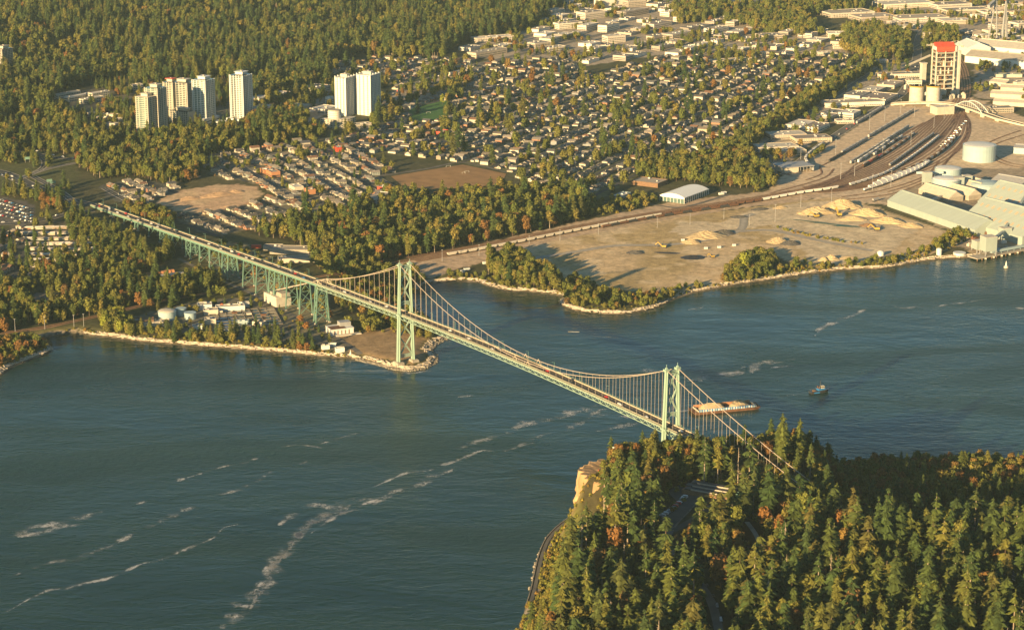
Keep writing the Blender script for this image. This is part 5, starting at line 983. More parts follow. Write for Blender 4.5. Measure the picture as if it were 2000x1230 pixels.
def heap(r_, w, d, h, seed, n=18, m_=9):
    b = MB(); rr = random.Random(seed); vs = [(0,0,h)]; 
    for k in range(1, m_+1):
        q = k/m_
        for i in range(n):
            a = 6.283*i/n; f = 1+rr.uniform(-.09,.09)*q; hh = h*(1-q**1.35)*(1+rr.uniform(-.12,.12)); vs.append((w/2*q*f*math.cos(a), d/2*q*f*math.sin(a), max(hh, 0) if k < m_ else -.6))
    fs = [(0, 1+i, 1+(i+1) % n) for i in range(n)]+[(1+(k-1)*n+i, 1+k*n+i, 1+k*n+(i+1) % n, 1+(k-1)*n+(i+1) % n) for k in range(1, m_) for i in range(n)]; b.add(vs, fs); return b
def ridge(w, d, h, seed):
    b = heap(None, d*1.25, d, h, seed); out = MB(); out.add([(v_[0]+(w-d*1.25)/2*max(-1, min(1, v_[0]/(d*.2))), v_[1], v_[2]) for v_ in b.v], b.f); return out
o = ridge(30, 15, 6.0, 3).build('gravel_heap', ['sand_pile'], t); o.location = (-14,0,2.7); o['label'] = 'longer left-hand gravel heap'
o = ridge(22, 15, 7.0, 4).build('gravel_heap', ['sand_pile'], t); o.location = (16,0,2.7); o['label'] = 'rounder right-hand gravel heap'
x, y = U(1597, 764, 1); t = thing('tugboat', 'dark blue tugboat with a black mast towing ahead of the barge', 'tugboat', (x, y, 0), R(24))
def hull(b, L_, W_, z0, z1):
    st = [(-.5,.78),(-.3,.95),(0,1),(.25,.92),(.4,.62),(.5,.04)]; vs = []
    for z, k in ((z0,.82),(z1,1)):
        for sx, w in st: vs.append((sx*L_*(k if sx > 0 else 1), -w*W_/2*k, z+(.9 if z == z1 and sx > .2 else 0)))
        for sx, w in reversed(st): vs.append((sx*L_*(k if sx > 0 else 1), w*W_/2*k, z+(.9 if z == z1 and sx > .2 else 0)))
    n = 12; b.add(vs, [tuple(range(n, 2*n)), tuple(range(n-1, -1, -1))]+[(i, (i+1) % n, n+(i+1) % n, n+i) for i in range(n)])
b = MB(); hull(b, 23, 8, -1, 2.2); b.build('hull', ['car_dark'], t); b = MB(); b.box((-5.5,-3.95,.6), (7,.3,1.2)); b.build('hull_band', ['blue_paint'], t); b = MB(); b.box((1.5,0,2.1), (8,4.4,2.2)); b.build('deckhouse', ['blue_paint'], t)
b = MB(); b.box((3.2,0,4.6), (4,3.8,2.4), 0, 0, .9); b.build('wheelhouse', ['cream_paint'], t); b = MB(); b.box((3.2,0,5.5), (4.05,3.85,.9)); b.build('windows', ['glass_dark'], t); b = MB(); b.cyl((.8,0,4), .25, 9, 6); b.box((.8,0,10), (.3,2.6,.3)); b.build('mast', ['dark_metal'], t)
for sy in (-1,1): b = MB(); b.cyl((-1.5,sy*1.6,4.4), .6, 2.6, 8); b.build('funnel', ['rust_brown'], t)
b = MB(); b.box((-7,0,2.0), (3,2.4,1.3)); b.build('winch', ['wood_brown'], t)
x, y = U(1889, 521, 1) if 0 else U(1961, 521, 1); t = thing('navigation_light', 'white navigation light on a round base standing in the water off the dock', 'beacon', (x, y, 0)); b = MB(); b.cyl((0,0,-1), 3.2, 3.2, 10, 2.6); b.build('base', ['concrete_pale'], t); b = MB(); b.cyl((0,0,2.2), 1.2, 4.5, 8, .8); b.cyl((0,0,6.7), .5, 2, 6); b.build('tower', ['white_paint'], t)
for px, py, lb in ((943,553,'small pale moored boat in the mouth of the bay'),(889,660,'tiny orange boat beneath the bridge deck'),(1852,503,'small work boat moored at the loading dock')):
    x, y = U(px, py, 0); t = thing('small_boat', lb, 'boat', (x, y, 0), R(20)); b = MB(); hull(b, 7, 2.6, -.3, 1.1); b.build('hull', ['white_paint' if 'pale' in lb else 'orange_paint'], t); b = MB(); b.box((-.3,0,1.1), (2.4,1.8,1.3)); b.build('cabin', ['white_paint'], t)
x, y = U(1116, 648, 0); b = MB()
for i in range(6): b.beam((i*2.2-6,.3*math.sin(i),.2), (i*2.2-4,.3*math.sin(i+1),.2), .6)
b.build('floating_log_boom', ['concrete_pale'], None, (x, y, 0), 0, label='pale floating log drifting off the wooded spit', cat='log')

# ------------------------------------------------------------------ sand field: heaps, diggers, ponds
for i, (px, py, w, d, h, hd, m_, lb) in enumerate([(1375,458,62,40,8,20,'sand_pile','large hollowed golden sand heap near the railway'),(1345,470,30,22,5,0,'sand_pile','low left shoulder of the large golden heap'),(1410,452,34,26,6,0,'dark_pile','grey-brown bank behind the golden heap'),(1515,468,34,28,6,10,'sand_pile','rounded golden heap beside the track'),(1540,472,30,26,5,0,'dark_pile','brown bank right of the rounded heap'),(1350,499,36,26,3.5,10,'black_tarp','black tarpaulin-covered heap on the field'),(1300,490,40,12,1.6,-10,'black_tarp','flat black-covered strip beside the excavator'),(1237,490,26,20,4,0,'dark_pile','dark rounded heap at the left of the field'),
  (1605,505,16,13,5,0,'sand_pile','small steep sand cone, left of the pair'),(1620,502,22,18,6,0,'sand_pile','small steep sand cone, right of the pair'),(1650,500,34,12,2.5,20,'sand_pile','low ridge of sand right of the cones'),(1590,412,60,30,9,10,'sand_pile','pale quarry bank beneath the rail line'),(1640,400,60,34,11,0,'sand_pile','highest pale bank beside the rail line'),(1690,415,56,30,9,-20,'sand_pile','pale bank left of the long green shed'),(1730,430,56,26,7,-20,'sand_pile','long pale bank reaching to the shed wall'),(1775,438,40,24,5,-20,'sand_pile','last low bank before the big shed'),(1660,425,50,20,5,0,'sand_pile','dug terrace in front of the banks'),(1690,437,26,16,4,0,'wood_brown','small brown cone among the diggers'),(1480,405,30,16,3,20,'dark_pile','low spoil heap beside the tracks'),(1520,402,28,14,3,20,'sand_pile','rubble heap beside the tracks'),(1440,420,30,16,3,10,'dark_pile','spoil heap at the field corner'),
  (365,385,46,16,4,30,'soil','tan soil bank at the back of the building site'),(420,378,70,18,5,35,'soil','long tan soil bank on the building site'),(455,372,34,16,4,30,'soil','right end of the tan soil bank'),(440,400,30,8,1.5,30,'soil','low mound in the middle of the building site'),(370,342,36,18,3,30,'soil','rubbly mound beside the alder belt')]):
    x, y, z = P(px, py+4); heap(None, w, d, h, 40+i, 30, 10).build('sand_heap', [m_], None, (x, y, z-.3), R(hd), label=lb, cat='heap', group='heaps on the open ground')
for i, (px, py, w, d, hd, lb) in enumerate([(1620,438,70,7,-22,'long green pond in the dug ground'),(1650,442,40,10,-10,'wider green pond below the digger'),(1575,432,60,5,-24,'narrow green trench of water, upper left')]):
    x, y, z = P(px, py); b = MB(); n = 20; b.add([(w/2*math.cos(6.283*k/n)*(1+.1*math.sin(3*k)), d/2*math.sin(6.283*k/n)*(1+.15*math.cos(2*k)), .25) for k in range(n)], [tuple(range(n))]); b.build('pond', ['pond_water'], None, (x, y, z+.1), R(hd), kind='structure')
def excavator(px, py, hd, lb, sc=1.0):
    x, y, z = P(px, py); t = thing('excavator', lb, 'excavator', (x, y, z), R(hd), 'yellow diggers', sc)
    for sy in (-1,1): b = MB(); b.box((0,sy*1.4,0), (5,.8,1.1)); b.build('track', ['dark_metal'], t)
    b = MB(); b.box((-.6,0,1.2), (4.4,2.8,1.6)); b.build('body', ['yellow_paint'], t); b = MB(); b.box((1,-.8,2.8), (1.6,1.2,1.4)); b.build('cab', ['glass_dark'], t); b = MB(); b.beam((1.5,.5,2), (5.5,.5,6), .8); b.beam((5.5,.5,6), (8.5,.5,3), .6); b.build('boom', ['yellow_paint'], t); b = MB(); b.box((8.6,.5,1.4), (1.3,1.4,1.6)); b.build('bucket', ['dark_metal'], t)
excavator(1590,425,200,'yellow excavator, left of the two working on the pale banks', 1.5); excavator(1635,422,100,'yellow excavator with raised arm among the pale banks', 1.8); excavator(1292,484,170,'yellow excavator beside the black-covered strip', 1.3); excavator(1708,450,180,'low yellow digger at the foot of the last bank', 1.5); excavator(1388,503,200,'small pale digger beyond the black heap', 1.0)
for px, py, lb in ((1375,486,'small white container, left of two on the sand field'),(1401,484,'small white container, right of two on the sand field'),(1430,480,'pickup-sized white box on the sand track'),(1330,470,'row of small drums beside the golden heap')):
    x, y, z = P(px, py); b = MB(); b.box((0,0,0), (4.5,2.4,2.4)); b.box((0,0,2.4), (4.3,2.2,.15)); b.build('container', ['white_paint'], None, (x, y, z), R(15), label=lb, cat='container')
for i, (px, py) in enumerate(((908,528),(898,532),(945,515),(1410,378),(1405,380))): x, y, z = P(px, py); b = MB(); b.box((0,0,0), (8,3,2.8)); b.box((0,0,2.8), (7.6,2.7,.2)); b.build('trailer', ['white_paint'], None, (x, y, z), R(25), label=f'white site trailer {where(x, y)}', cat='trailer', group='white site trailers')
# goal posts
for i, (px, py, w) in enumerate(((872,327,7),(908,338,7),(902,340,5),(833,222,7),(860,230,6))):
    x, y, z = P(px, py); b = MB(); b.beam((-w/2,0,0),(-w/2,0,2.6),.2); b.beam((w/2,0,0),(w/2,0,2.6),.2); b.beam((-w/2,0,2.6),(w/2,0,2.6),.2); b.beam((-w/2,2,0),(-w/2,0,2.6),.12); b.beam((w/2,2,0),(w/2,0,2.6),.12); b.build('goal_frame', ['white_paint'], None, (x, y, z+.3), R(20), label=f'white goal frame {where(x, y)}', cat='goal', group='goal frames')
# driftwood and riprap along the shores
rl = random.Random(77); b = MB(); C_ = spline([tuple(p) for p in NC[2:]], 3.0); nn_ = offs(C_, -2.2)
def inward(c, d): 
    a_ = offs(c, d); k = sdist(NCOAST, a_[:, 0], a_[:, 1]) > 0; return np.where(k[:, None], a_, offs(c, -d))
for k in range(2400):
    i = rl.randrange(len(C_)-1); d = rl.uniform(2.2,8); 
    t_ = C_[i+1]-C_[i]; L_ = np.hypot(*t_)+1e-9; nx, ny = -t_[1]/L_, t_[0]/L_
    x, y = C_[i][0]+nx*d*1.0, C_[i][1]+ny*d*1.0
    a = math.atan2(t_[1], t_[0])+rl.gauss(0,.45); l_ = rl.uniform(2.5,11); z = 1.0+min(2.2, d*.3)
    b.beam((x-l_/2*math.cos(a),y-l_/2*math.sin(a),z), (x+l_/2*math.cos(a),y+l_/2*math.sin(a),z+rl.uniform(-.2,.3)), rl.uniform(.4,.8))
b.build('driftwood', ['log'], kind='stuff', label='bleached drift logs strewn along the tide line')
b = MB()
for k in range(1900):
    if k < 1500: i0 = [j for j in range(len(NC)) if NCOAST_PX[j] == (690,702)][0]; j = rl.randrange(i0, i0+10); t0 = rl.random(); p_ = NC[j]*1 if 0 else (NC[j][0]*(1-t0)+NC[j+1][0]*t0, NC[j][1]*(1-t0)+NC[j+1][1]*t0)
    else: j = rl.randrange(3, 9); t0 = rl.random(); p_ = (PCOAST[j][0]*(1-t0)+PCOAST[j+1][0]*t0, PCOAST[j][1]*(1-t0)+PCOAST[j+1][1]*t0)
    x, y = p_[0]+rl.uniform(-2.5,2.5)+(0 if k < 1500 else 1), p_[1]+rl.uniform(-2.5,2.5); s = rl.uniform(.7,2.0); z = max(hz(x, y), -.8) if k % 3 == 0 else .4; b.box((x,y,z-.4), (s,s*rl.uniform(.6,1),s*rl.uniform(.5,.9)), rl.uniform(0,3), 0, rl.uniform(.5,.8))
b.build('riprap', ['rock'], kind='stuff', label='rough rock armour round the tower point and the foot of the bluff')
# ------------------------------------------------------------------ rock face of the bluff
rb_ = random.Random(13); b = MB(); nzv, nh = 12, 40; vs = []
ccx, ccy = 92, 1822
for i in range(nzv+1):
    for j in range(nh+1):
        a = R(112+(268-112)*j/nh); f = i/nzv; rad = 40*(1-.14*f)+rb_.uniform(-1.8,1.8)+2.2*math.sin(j*1.3+.5*math.sin(i)); vs.append((ccx+rad*math.cos(a)*(.98), ccy+rad*1.0*math.sin(a), 6+54*f-(3 if i == nzv else 0)))
b.add(vs, [(i*(nh+1)+j, (i+1)*(nh+1)+j, (i+1)*(nh+1)+j+1, i*(nh+1)+j+1) for i in range(nzv) for j in range(nh)]); b.add([(ccx,ccy,55)]+[vs[nzv*(nh+1)+j] for j in range(nh+1)], [(0, j+1, j+2)[::-1] for j in range(nh)])
mat('cliff', (.36,.235,.12), .95, .4, .12, bump=2.0, streak=(1,1,.25)); b.build('rock_face', ['cliff'], label='bare ochre rock face of the bluff above the seawall', cat='cliff')
# ------------------------------------------------------------------ railway
mat('ballast', (.44,.27,.165), .95, .3, .1); mat('rail_rust', (.1,.045,.022), .7, .2, .3)
def track(c, name='railway_track'):
    b = MB(); ribbon(b, c, 3.4, .32, 0); ribbon(b, c, .7, .5, 1, .9); ribbon(b, c, .7, .5, 1, -.9); b.build(name, ['ballast', 'rail_rust'], kind='structure')
main = spline(PW([(-200,672),(0,652),(90,640),(196,617),(315,589),(400,575),(455,567),(520,556),(600,545),(690,530),(770,514),(825,504),(950,482),(1150,443),(1290,418),(1440,396),(1545,378),(1640,362),(1737,325),(1800,288),(1845,245),(1866,214),(1880,180),(1876,140),(1862,110)]), 12)
i0 = int(np.argmin(np.hypot(*(main-np.array(P(800,508)[:2])).T))); i1 = int(np.argmin(np.hypot(*(main-np.array(P(1600,370)[:2])).T)))
track(main); track(offs(main, 5)[:])
for k in (-10,-5,10,15): track(offs(main[i0:], k))
iy = int(np.argmin(np.hypot(*(main-np.array(P(1560,377)[:2])).T))); ie = int(np.argmin(np.hypot(*(main-np.array(P(1866,214)[:2])).T)))
def fan(k0, k1, bulge): 
    c = main[iy:ie]; t = np.linspace(0, 1, len(c)); w = np.sin(np.pi*t)**.6; o = offs(c, 1.0)-c; return c+o*(k0+(bulge)*w)[:, None]
for k in range(1, 9): track(fan(0, 0, -7.2*k)[2:-2])
for k in range(1, 6): track(fan(15, 15, 6.2*k)[2:-2])
for pts in ([(1570,352),(1600,340),(1598,325),(1615,317),(1690,270),(1780,218)],[(1560,375),(1640,345),(1672,318),(1733,278),(1800,240)],[(1600,368),(1680,327),(1760,265),(1850,215)],[(1665,243),(1722,211)],[(1500,378),(1600,350),(1625,330)],[(1640,385),(1720,372),(1800,345),(1830,315)],[(1650,390),(1740,378),(1810,350),(1850,310),(1890,250),(1870,212)],[(1990,255),(1935,275),(1920,290),(1935,310),(1975,325),(2040,330)],[(2000,262),(1945,280),(1932,292),(1948,310),(1985,322),(2040,325)],[(1730,375),(1800,350),(1860,300),(1885,260),(1880,215)]): track(spline(PW(pts), 8))
W_ = {}
def wagon_meshes(kind, colr):
    k = (kind, colr)
    if k in W_: return W_[k]
    b = MB(); L_ = 16.0
    if kind == 'hopper':
        vs = []
        n = 8; prof = [(-1.5,1.3),(-1.55,3.6),(-1.2,4.3),(-.4,4.6),(.4,4.6),(1.2,4.3),(1.55,3.6),(1.5,1.3)]
        for x in (-L_/2+.7, L_/2-.7): vs += [(x*(1 if z > 2 else .72), y, z) for y, z in prof]
        b.add(vs, [tuple(range(n-1, -1, -1)), tuple(range(n, 2*n))]+[(i, (i+1) % n, n+(i+1) % n, n+i) for i in range(n)])
    elif kind == 'tank':
        n = 10; vs = [(x, 1.5*math.cos(6.283*i/n), 2.7+1.5*math.sin(6.283*i/n)) for x in (-L_/2+.8, L_/2-.8) for i in range(n)]; b.add(vs, [tuple(range(n-1, -1, -1)), tuple(range(n, 2*n))]+[(i, (i+1) % n, n+(i+1) % n, n+i) for i in range(n)])
    elif kind == 'box': b.box((0,0,1.1), (L_-.5,2.9,4.2 if colr != 'dark_metal' else 2.2))
    elif kind == 'gondola': b.box((0,0,1.1), (L_-.5,2.9,2.2)); b.box((0,0,3.3), (L_-1.2,2.2,.5), 0, 0, .7)
    u = MB(); u.box((0,0,.7), (L_-.4,2.2,.4))
    for sx in (-1,1): u.box((sx*L_*.36,0,.1), (2.8,2.3,.7))
    W_[k] = (b.mesh('wagon_body', [colr]), u.mesh('bogies', ['dark_metal'])); return W_[k]
nw = 0
ORD = 'first second third fourth fifth sixth seventh eighth ninth tenth eleventh twelfth thirteenth fourteenth fifteenth sixteenth seventeenth eighteenth nineteenth twentieth'.split()
CW = {'hopper_cream': 'cream', 'hopper_grey': 'grey', 'hopper_white': 'white', 'rust_brown': 'rust brown', 'dark_metal': 'black', 'red_paint': 'red', 'concrete_pale': 'pale'}
def train(c, kind, cols, txt, s0=0, s1=1, pat=None):
    global nw
    seg = np.hypot(*(c[1:]-c[:-1]).T); T_ = np.concatenate([[0], np.cumsum(seg)]); n = int((s1-s0)*T_[-1]/16.6)
    for i in range(n):
        if nw >= 300: return
        d = s0*T_[-1]+(i+.5)*16.6; x, y = np.interp(d, T_, c[:, 0]), np.interp(d, T_, c[:, 1]); x2, y2 = np.interp(d+4, T_, c[:, 0]), np.interp(d+4, T_, c[:, 1]); cl = (cols[i % len(cols)] if pat is None else pat(i, n)); bm_, un = wagon_meshes(kind, cl)
        nm = {'hopper': 'hopper_wagon', 'tank': 'tank_wagon', 'box': 'container_wagon', 'gondola': 'open_wagon'}[kind]; o = ORD[i] if i < 20 else (ORD[n-1-i]+' from the far end' if n-1-i < 20 else 'inner')
        t = thing(nm, f'{CW[cl]} {nm.replace("_", " ")}, {o} of {txt}', 'rail wagon', (x, y, hz(x, y)+.45), math.atan2(y2-y, x2-x), 'wagons of '+txt); link('wagon_body', bm_, t); link('bogies', un, t); nw += 1
def tl(pts): return spline(PW(pts), 6)
a_ = i0+int((i1-i0)*.02)
Lm = offs(main[i0:i1+4], -10)
train(Lm, 'hopper', ['hopper_cream'], 'the long freight train by the sand field', .06, .98, pat=lambda i, n: 'hopper_cream' if i < n*.52 else ('rust_brown' if i < n*.78 else 'hopper_white'))
train(offs(main[i0:i1+4], -15), 'gondola', ['rust_brown','dark_metal'], 'the low train beside the long freight', .40, .72)
train(tl([(1669,243),(1722,211)]), 'box', ['hopper_grey'], 'the short string at the top of the yard'); train(tl([(1584,335),(1571,318),(1574,306),(1605,283)]), 'box', ['hopper_grey','hopper_white'], 'the curved string at the yard shed')
train(tl([(1692,270),(1780,218)]), 'box', ['hopper_grey','concrete_pale'], 'the upper container string'); train(tl([(1640,302),(1690,273)]), 'box', ['hopper_grey'], 'the middle container string'); train(tl([(1615,317),(1650,297)]), 'gondola', ['dark_metal'], 'the black wagon string')
train(tl([(1657,321),(1775,247)]), 'box', ['hopper_grey','hopper_grey','concrete_pale'], 'the long grey string'); train(tl([(1672,319),(1733,278)]), 'box', ['hopper_white','hopper_grey'], 'the pale string below it'); train(tl([(1681,328),(1722,303)]), 'hopper', ['rust_brown','dark_metal','red_paint'], 'the rusty string'); train(tl([(1702,305),(1762,266)]), 'hopper', ['hopper_white','dark_metal','hopper_grey'], 'the mixed string')
train(fan(0, 0, -36), 'hopper', ['rust_brown','hopper_grey','rust_brown','hopper_cream'], 'the rusty string in the middle of the fan', .25, .7); train(fan(15, 15, 25), 'gondola', ['hopper_grey','rust_brown'], 'the low string on the outer fan tracks', .3, .7)
train(tl([(1733,326),(1780,292),(1822,262)]), 'hopper', ['hopper_grey'], 'the curved grey hopper string'); train(tl([(1655,364),(1700,350),(1740,333),(1800,292),(1830,268)]), 'hopper', ['hopper_white'], 'the long white hopper string')
for k in range(5): train(tl([(1683+k*9,374-k*6.5+k*k*.3),(1735+k*9,357-k*5.5),(1790+k*5,333-k*4),(1812+k*3,318-k*3)]), 'tank', ['hopper_white'], f'the {["lowest","second lowest","middle","second highest","highest"][k]} white tank-car string', 0, 1-.05*k)
train(tl([(1700,395),(1760,378),(1800,360),(1815,345)]), 'hopper', ['hopper_grey','dark_metal'], 'the grey string by the terminal'); train(tl([(1860,315),(1872,295)]), 'hopper', ['hopper_cream'], 'the short string by the tank'); train(tl([(1938,300),(1960,312),(1985,320)]), 'tank', ['red_paint','hopper_cream'], 'the string on the loop'); train(tl([(1875,330),(1890,345),(1900,350)]), 'box', ['hopper_white'], 'the two-wagon string by the blue tanks')
print('WAGONS', nw)
# catenary-like light masts in the yard and poles along the main line
mm = MB(); mm.cyl((0,0,0), .35, 24, 6, .2); mm2 = MB(); mm2.box((0,0,24), (2.4,.6,.6)); M1 = mm.mesh('pole', ['steel_grey']); M2 = mm2.mesh('lamp_head', ['steel_grey'])
for px, py in ((1560,312),(1628,302),(1694,255),(1724,237),(1755,222),(1782,228),(1638,350),(1665,345),(1720,300),(1775,285),(1820,250),(1840,232),(1736,365),(1700,372),(1410,428),(1620,398),(1510,433),(1560,405),(1280,445),(1344,438),(1165,458),(1030,482),(860,510),(932,500),(1090,470),(84,643),(141,640),(160,638),(26,648),(372,560),(376,558),(1460,440)):
    x, y, z = P(px, py); t = thing('light_mast', f'tall slim light mast {where(x, y)}', 'light mast', (x, y, z), 0, 'slim masts along the railway'); link('pole', M1, t); link('lamp_head', M2, t); 
    if px < 1500: t.scale = (.9,.9,.62)
# ------------------------------------------------------------------ road bridge over the yard, with its white arch
cb = spline(PW([(1736,205),(1790,207),(1835,210),(1875,217),(1925,232),(1960,240),(2040,250)]), 8); t = thing('road_bridge', 'cream concrete road bridge over the tracks with a white tied arch', 'bridge', (*cb[0], 0)); v0 = Vector((cb[0][0], cb[0][1], 0)); hb_ = np.array([hz(*p) for p in cb]); k_ = np.linspace(0, 1, len(cb)); zb = hb_+1+8*np.sin(np.pi*np.clip(k_*1.15, 0, 1))**.7
b = MB(); ribbon(b, cb, 12, 0, 0, 0, zb); o = b.build('roadway', ['asphalt_pale'], t); o.location = -v0
for sg in (-1,1):
    e = offs(cb, sg*6.2); b = MB()
    for i in range(len(cb)-1): b.beam((e[i][0],e[i][1],zb[i]-.5), (e[i+1][0],e[i+1][1],zb[i+1]-.5), .5, 3.0)
    o = b.build('parapet', ['cream_paint'], t); o.location = -v0
j0, j1 = int(len(cb)*.38), int(len(cb)*.60)
for sg in (-1,1):
    e = offs(cb, sg*6.6); b = MB(); n = 14; P_ = []
    for i in range(n+1): u = j0+(j1-j0)*i/n; x, y, z = np.interp(u, range(len(cb)), e[:, 0]), np.interp(u, range(len(cb)), e[:, 1]), np.interp(u, range(len(cb)), zb); P_.append((x, y, z+13*(1-(2*i/n-1)**2)))
    for p, q_ in zip(P_, P_[1:]): b.beam(p, q_, 1.2)
    o = b.build('arch_rib', ['white_paint'], t); o.location = -v0; b = MB()
    for i in range(1, n): b.beam(P_[i], (P_[i][0], P_[i][1], zb[j0]), .25)
    o = b.build('arch_hangers', ['white_paint'], t); o.location = -v0
for i in range(3, len(cb)-2, 5): b = MB(); b.box((cb[i][0], cb[i][1], hb_[i]-1), (2.5,9,zb[i]-hb_[i]-.8), .5); o = b.build('pier', ['concrete_pale'], t); o.location = -v0
# ------------------------------------------------------------------ cement plant: preheater tower, silos, crane, conveyor
x, y, z = P(1835, 178); z0 = z; t = thing('preheater_tower', 'open steel plant tower crammed with pipes under a bright red tarpaulin roof', 'tower', (x, y, z), R(8)); Wt = 34; Ht = 78
for sx in (-1,0,1):
    for sy in (-1,1): b = MB(); b.box((sx*Wt/2,sy*Wt*.36,-1), (2.4 if sx else 1.4,2.4,Ht)); b.build('column', ['concrete_pale'], t)
for i in range(9): b = MB(); b.box((0,0,6+i*8.2), (Wt+2,Wt*.78,1.1)); b.build('floor_deck', ['concrete_pale' if i % 2 else 'cream_paint'], t)
b = MB()
for i in range(9):
    for k in range(6): b.box((re_.uniform(-.4,.4)*Wt,re_.uniform(-.3,.3)*Wt,7.1+i*8.2), (re_.uniform(2,6),re_.uniform(2,6),re_.uniform(2,6.5)))
b.build('machinery', ['rust_brown'], t, kind='stuff'); b = MB()
for k in range(6): b = MB(); b.cyl((-12+k*5,-10,20+(k % 3)*14), 2.2, 10, 10, 1.0); b.build('cyclone', ['concrete_pale'], t)
b = MB(); b.box((0,0,Ht-1), (Wt+1,Wt*.74,7)); b.build('top_house', ['white_paint'], t)
b = MB(); b.gable((0,0,0), Wt+1, Wt*.76, Ht+6, 7, 0); b.box((0,-Wt*.39,Ht-3), (Wt+1.2,.4,9)); b.build('tarpaulin_roof', ['red_paint'], t); reg(x, y, 40, 34, 0)
for i, (px, sgn) in enumerate(((1784,'left'),(1817,'right'))):
    x, y, z = P(px+1, 200); tt = tank(0, 0, 12.5, 30, f'cream concrete silo with an ochre rim, {sgn} of the pair beside the road bridge', 'concrete_pale', 'concrete', 0, 'cement_silo', True, (x, y, z), 6); b = MB(); b.cyl((0,0,28.5), 13.2, 2, 32); b.build('ochre_band', ['yellow_paint'], tt)
for px, py, r_, h_, lb in ((1860,175,1.6,62,'slim white service mast right of the plant tower'),(1866,185,2.2,80,'tallest cream lift shaft beside the plant tower'),(1798,160,4.5,36,'narrow white silo left of the plant tower')):
    x, y, z = P(px, py); b = MB(); b.box((0,0,-1), (r_*2,r_*2,h_)); b.box((0,0,h_-1), (r_*2.6,r_*2.6,1.5)); b.build('service_mast', ['concrete_pale'], None, (x, y, z), R(20), label=lb, cat='mast')
x, y, z = P(1862, 178); t = thing('tower_crane', 'cream tower crane whose long jib reaches left over the red roof', 'crane', (x, y, z), 0); Hc = 84; b = MB()
for sx in (-1,1):
    for sy in (-1,1): b.beam((sx,sy,0), (sx,sy,Hc), .5)
for i in range(20):
    for sy in (-1,1): b.beam((-1,sy,i*4.2), (1,sy,i*4.2+4.2), .3)
b.build('mast', ['white_paint'], t); b = MB(); b.beam((10,0,Hc), (-58,0,Hc+1), 1.3); b.beam((10,-1.6,Hc+.1), (-58,-.8,Hc+1.1), 1.0); b.beam((2,0,Hc+3), (-50,0,Hc+3), .9)
for i in range(17): b.beam((4-i*3.6,0,Hc), (2-i*3.6,0,Hc+3), .3)
b.build('jib', ['cream_paint'], t); b = MB(); b.beam((0,0,Hc), (0,0,Hc+9), .8); b.beam((0,0,Hc+9), (-36,0,Hc+3), .3); b.beam((0,0,Hc+9), (9,0,Hc), .3); b.build('apex', ['white_paint'], t); b = MB(); b.box((9,0,Hc-3), (5,2.4,3)); b.build('counterweight', ['concrete'], t)
p0, p1 = P(1765, 135, 6), P(1812, 130, 22); b = MB(); b.beam((0,0,0), (p1[0]-p0[0],p1[1]-p0[1],p1[2]-p0[2]), 3.4, 3); b.build('conveyor_gallery', ['cream_paint'], None, p0, label='long cream conveyor gallery rising to the plant tower from the left', cat='conveyor')
flat_building(1836, 222, 34, 24, 13, 20, 'cream concrete gatehouse block straddling the tracks below the road bridge', 'cream_paint', 'concrete_pale', 1, wins=False); flat_building(1810, 80, 24, 18, 16, 0, 'cream stepped office tower behind the red-roofed plant tower', 'cream_paint', units=2)
for i in range(26):
    px, py = re_.uniform(1765,1880), re_.uniform(182,204) if i % 2 else re_.uniform(165,200); x, y, z = P(px, py); b = MB(); s1_, s2_, s3_ = re_.uniform(4,10), re_.uniform(3,7), re_.uniform(2.5,9); b.box((0,0,0), (s1_,s2_,s3_)); b.box((s1_*.1,0,s3_), (s1_*.5,s2_*.6,1.5)); b.build('plant_shed', [re_.choice(['cream_paint','concrete_pale','rust_brown','white_paint','steel_grey'])], None, (x, y, z), R(re_.uniform(0,60)), label=f'small plant shed cluttering the ground {where(x, y)}', cat='shed', group='small sheds of the cement plant')
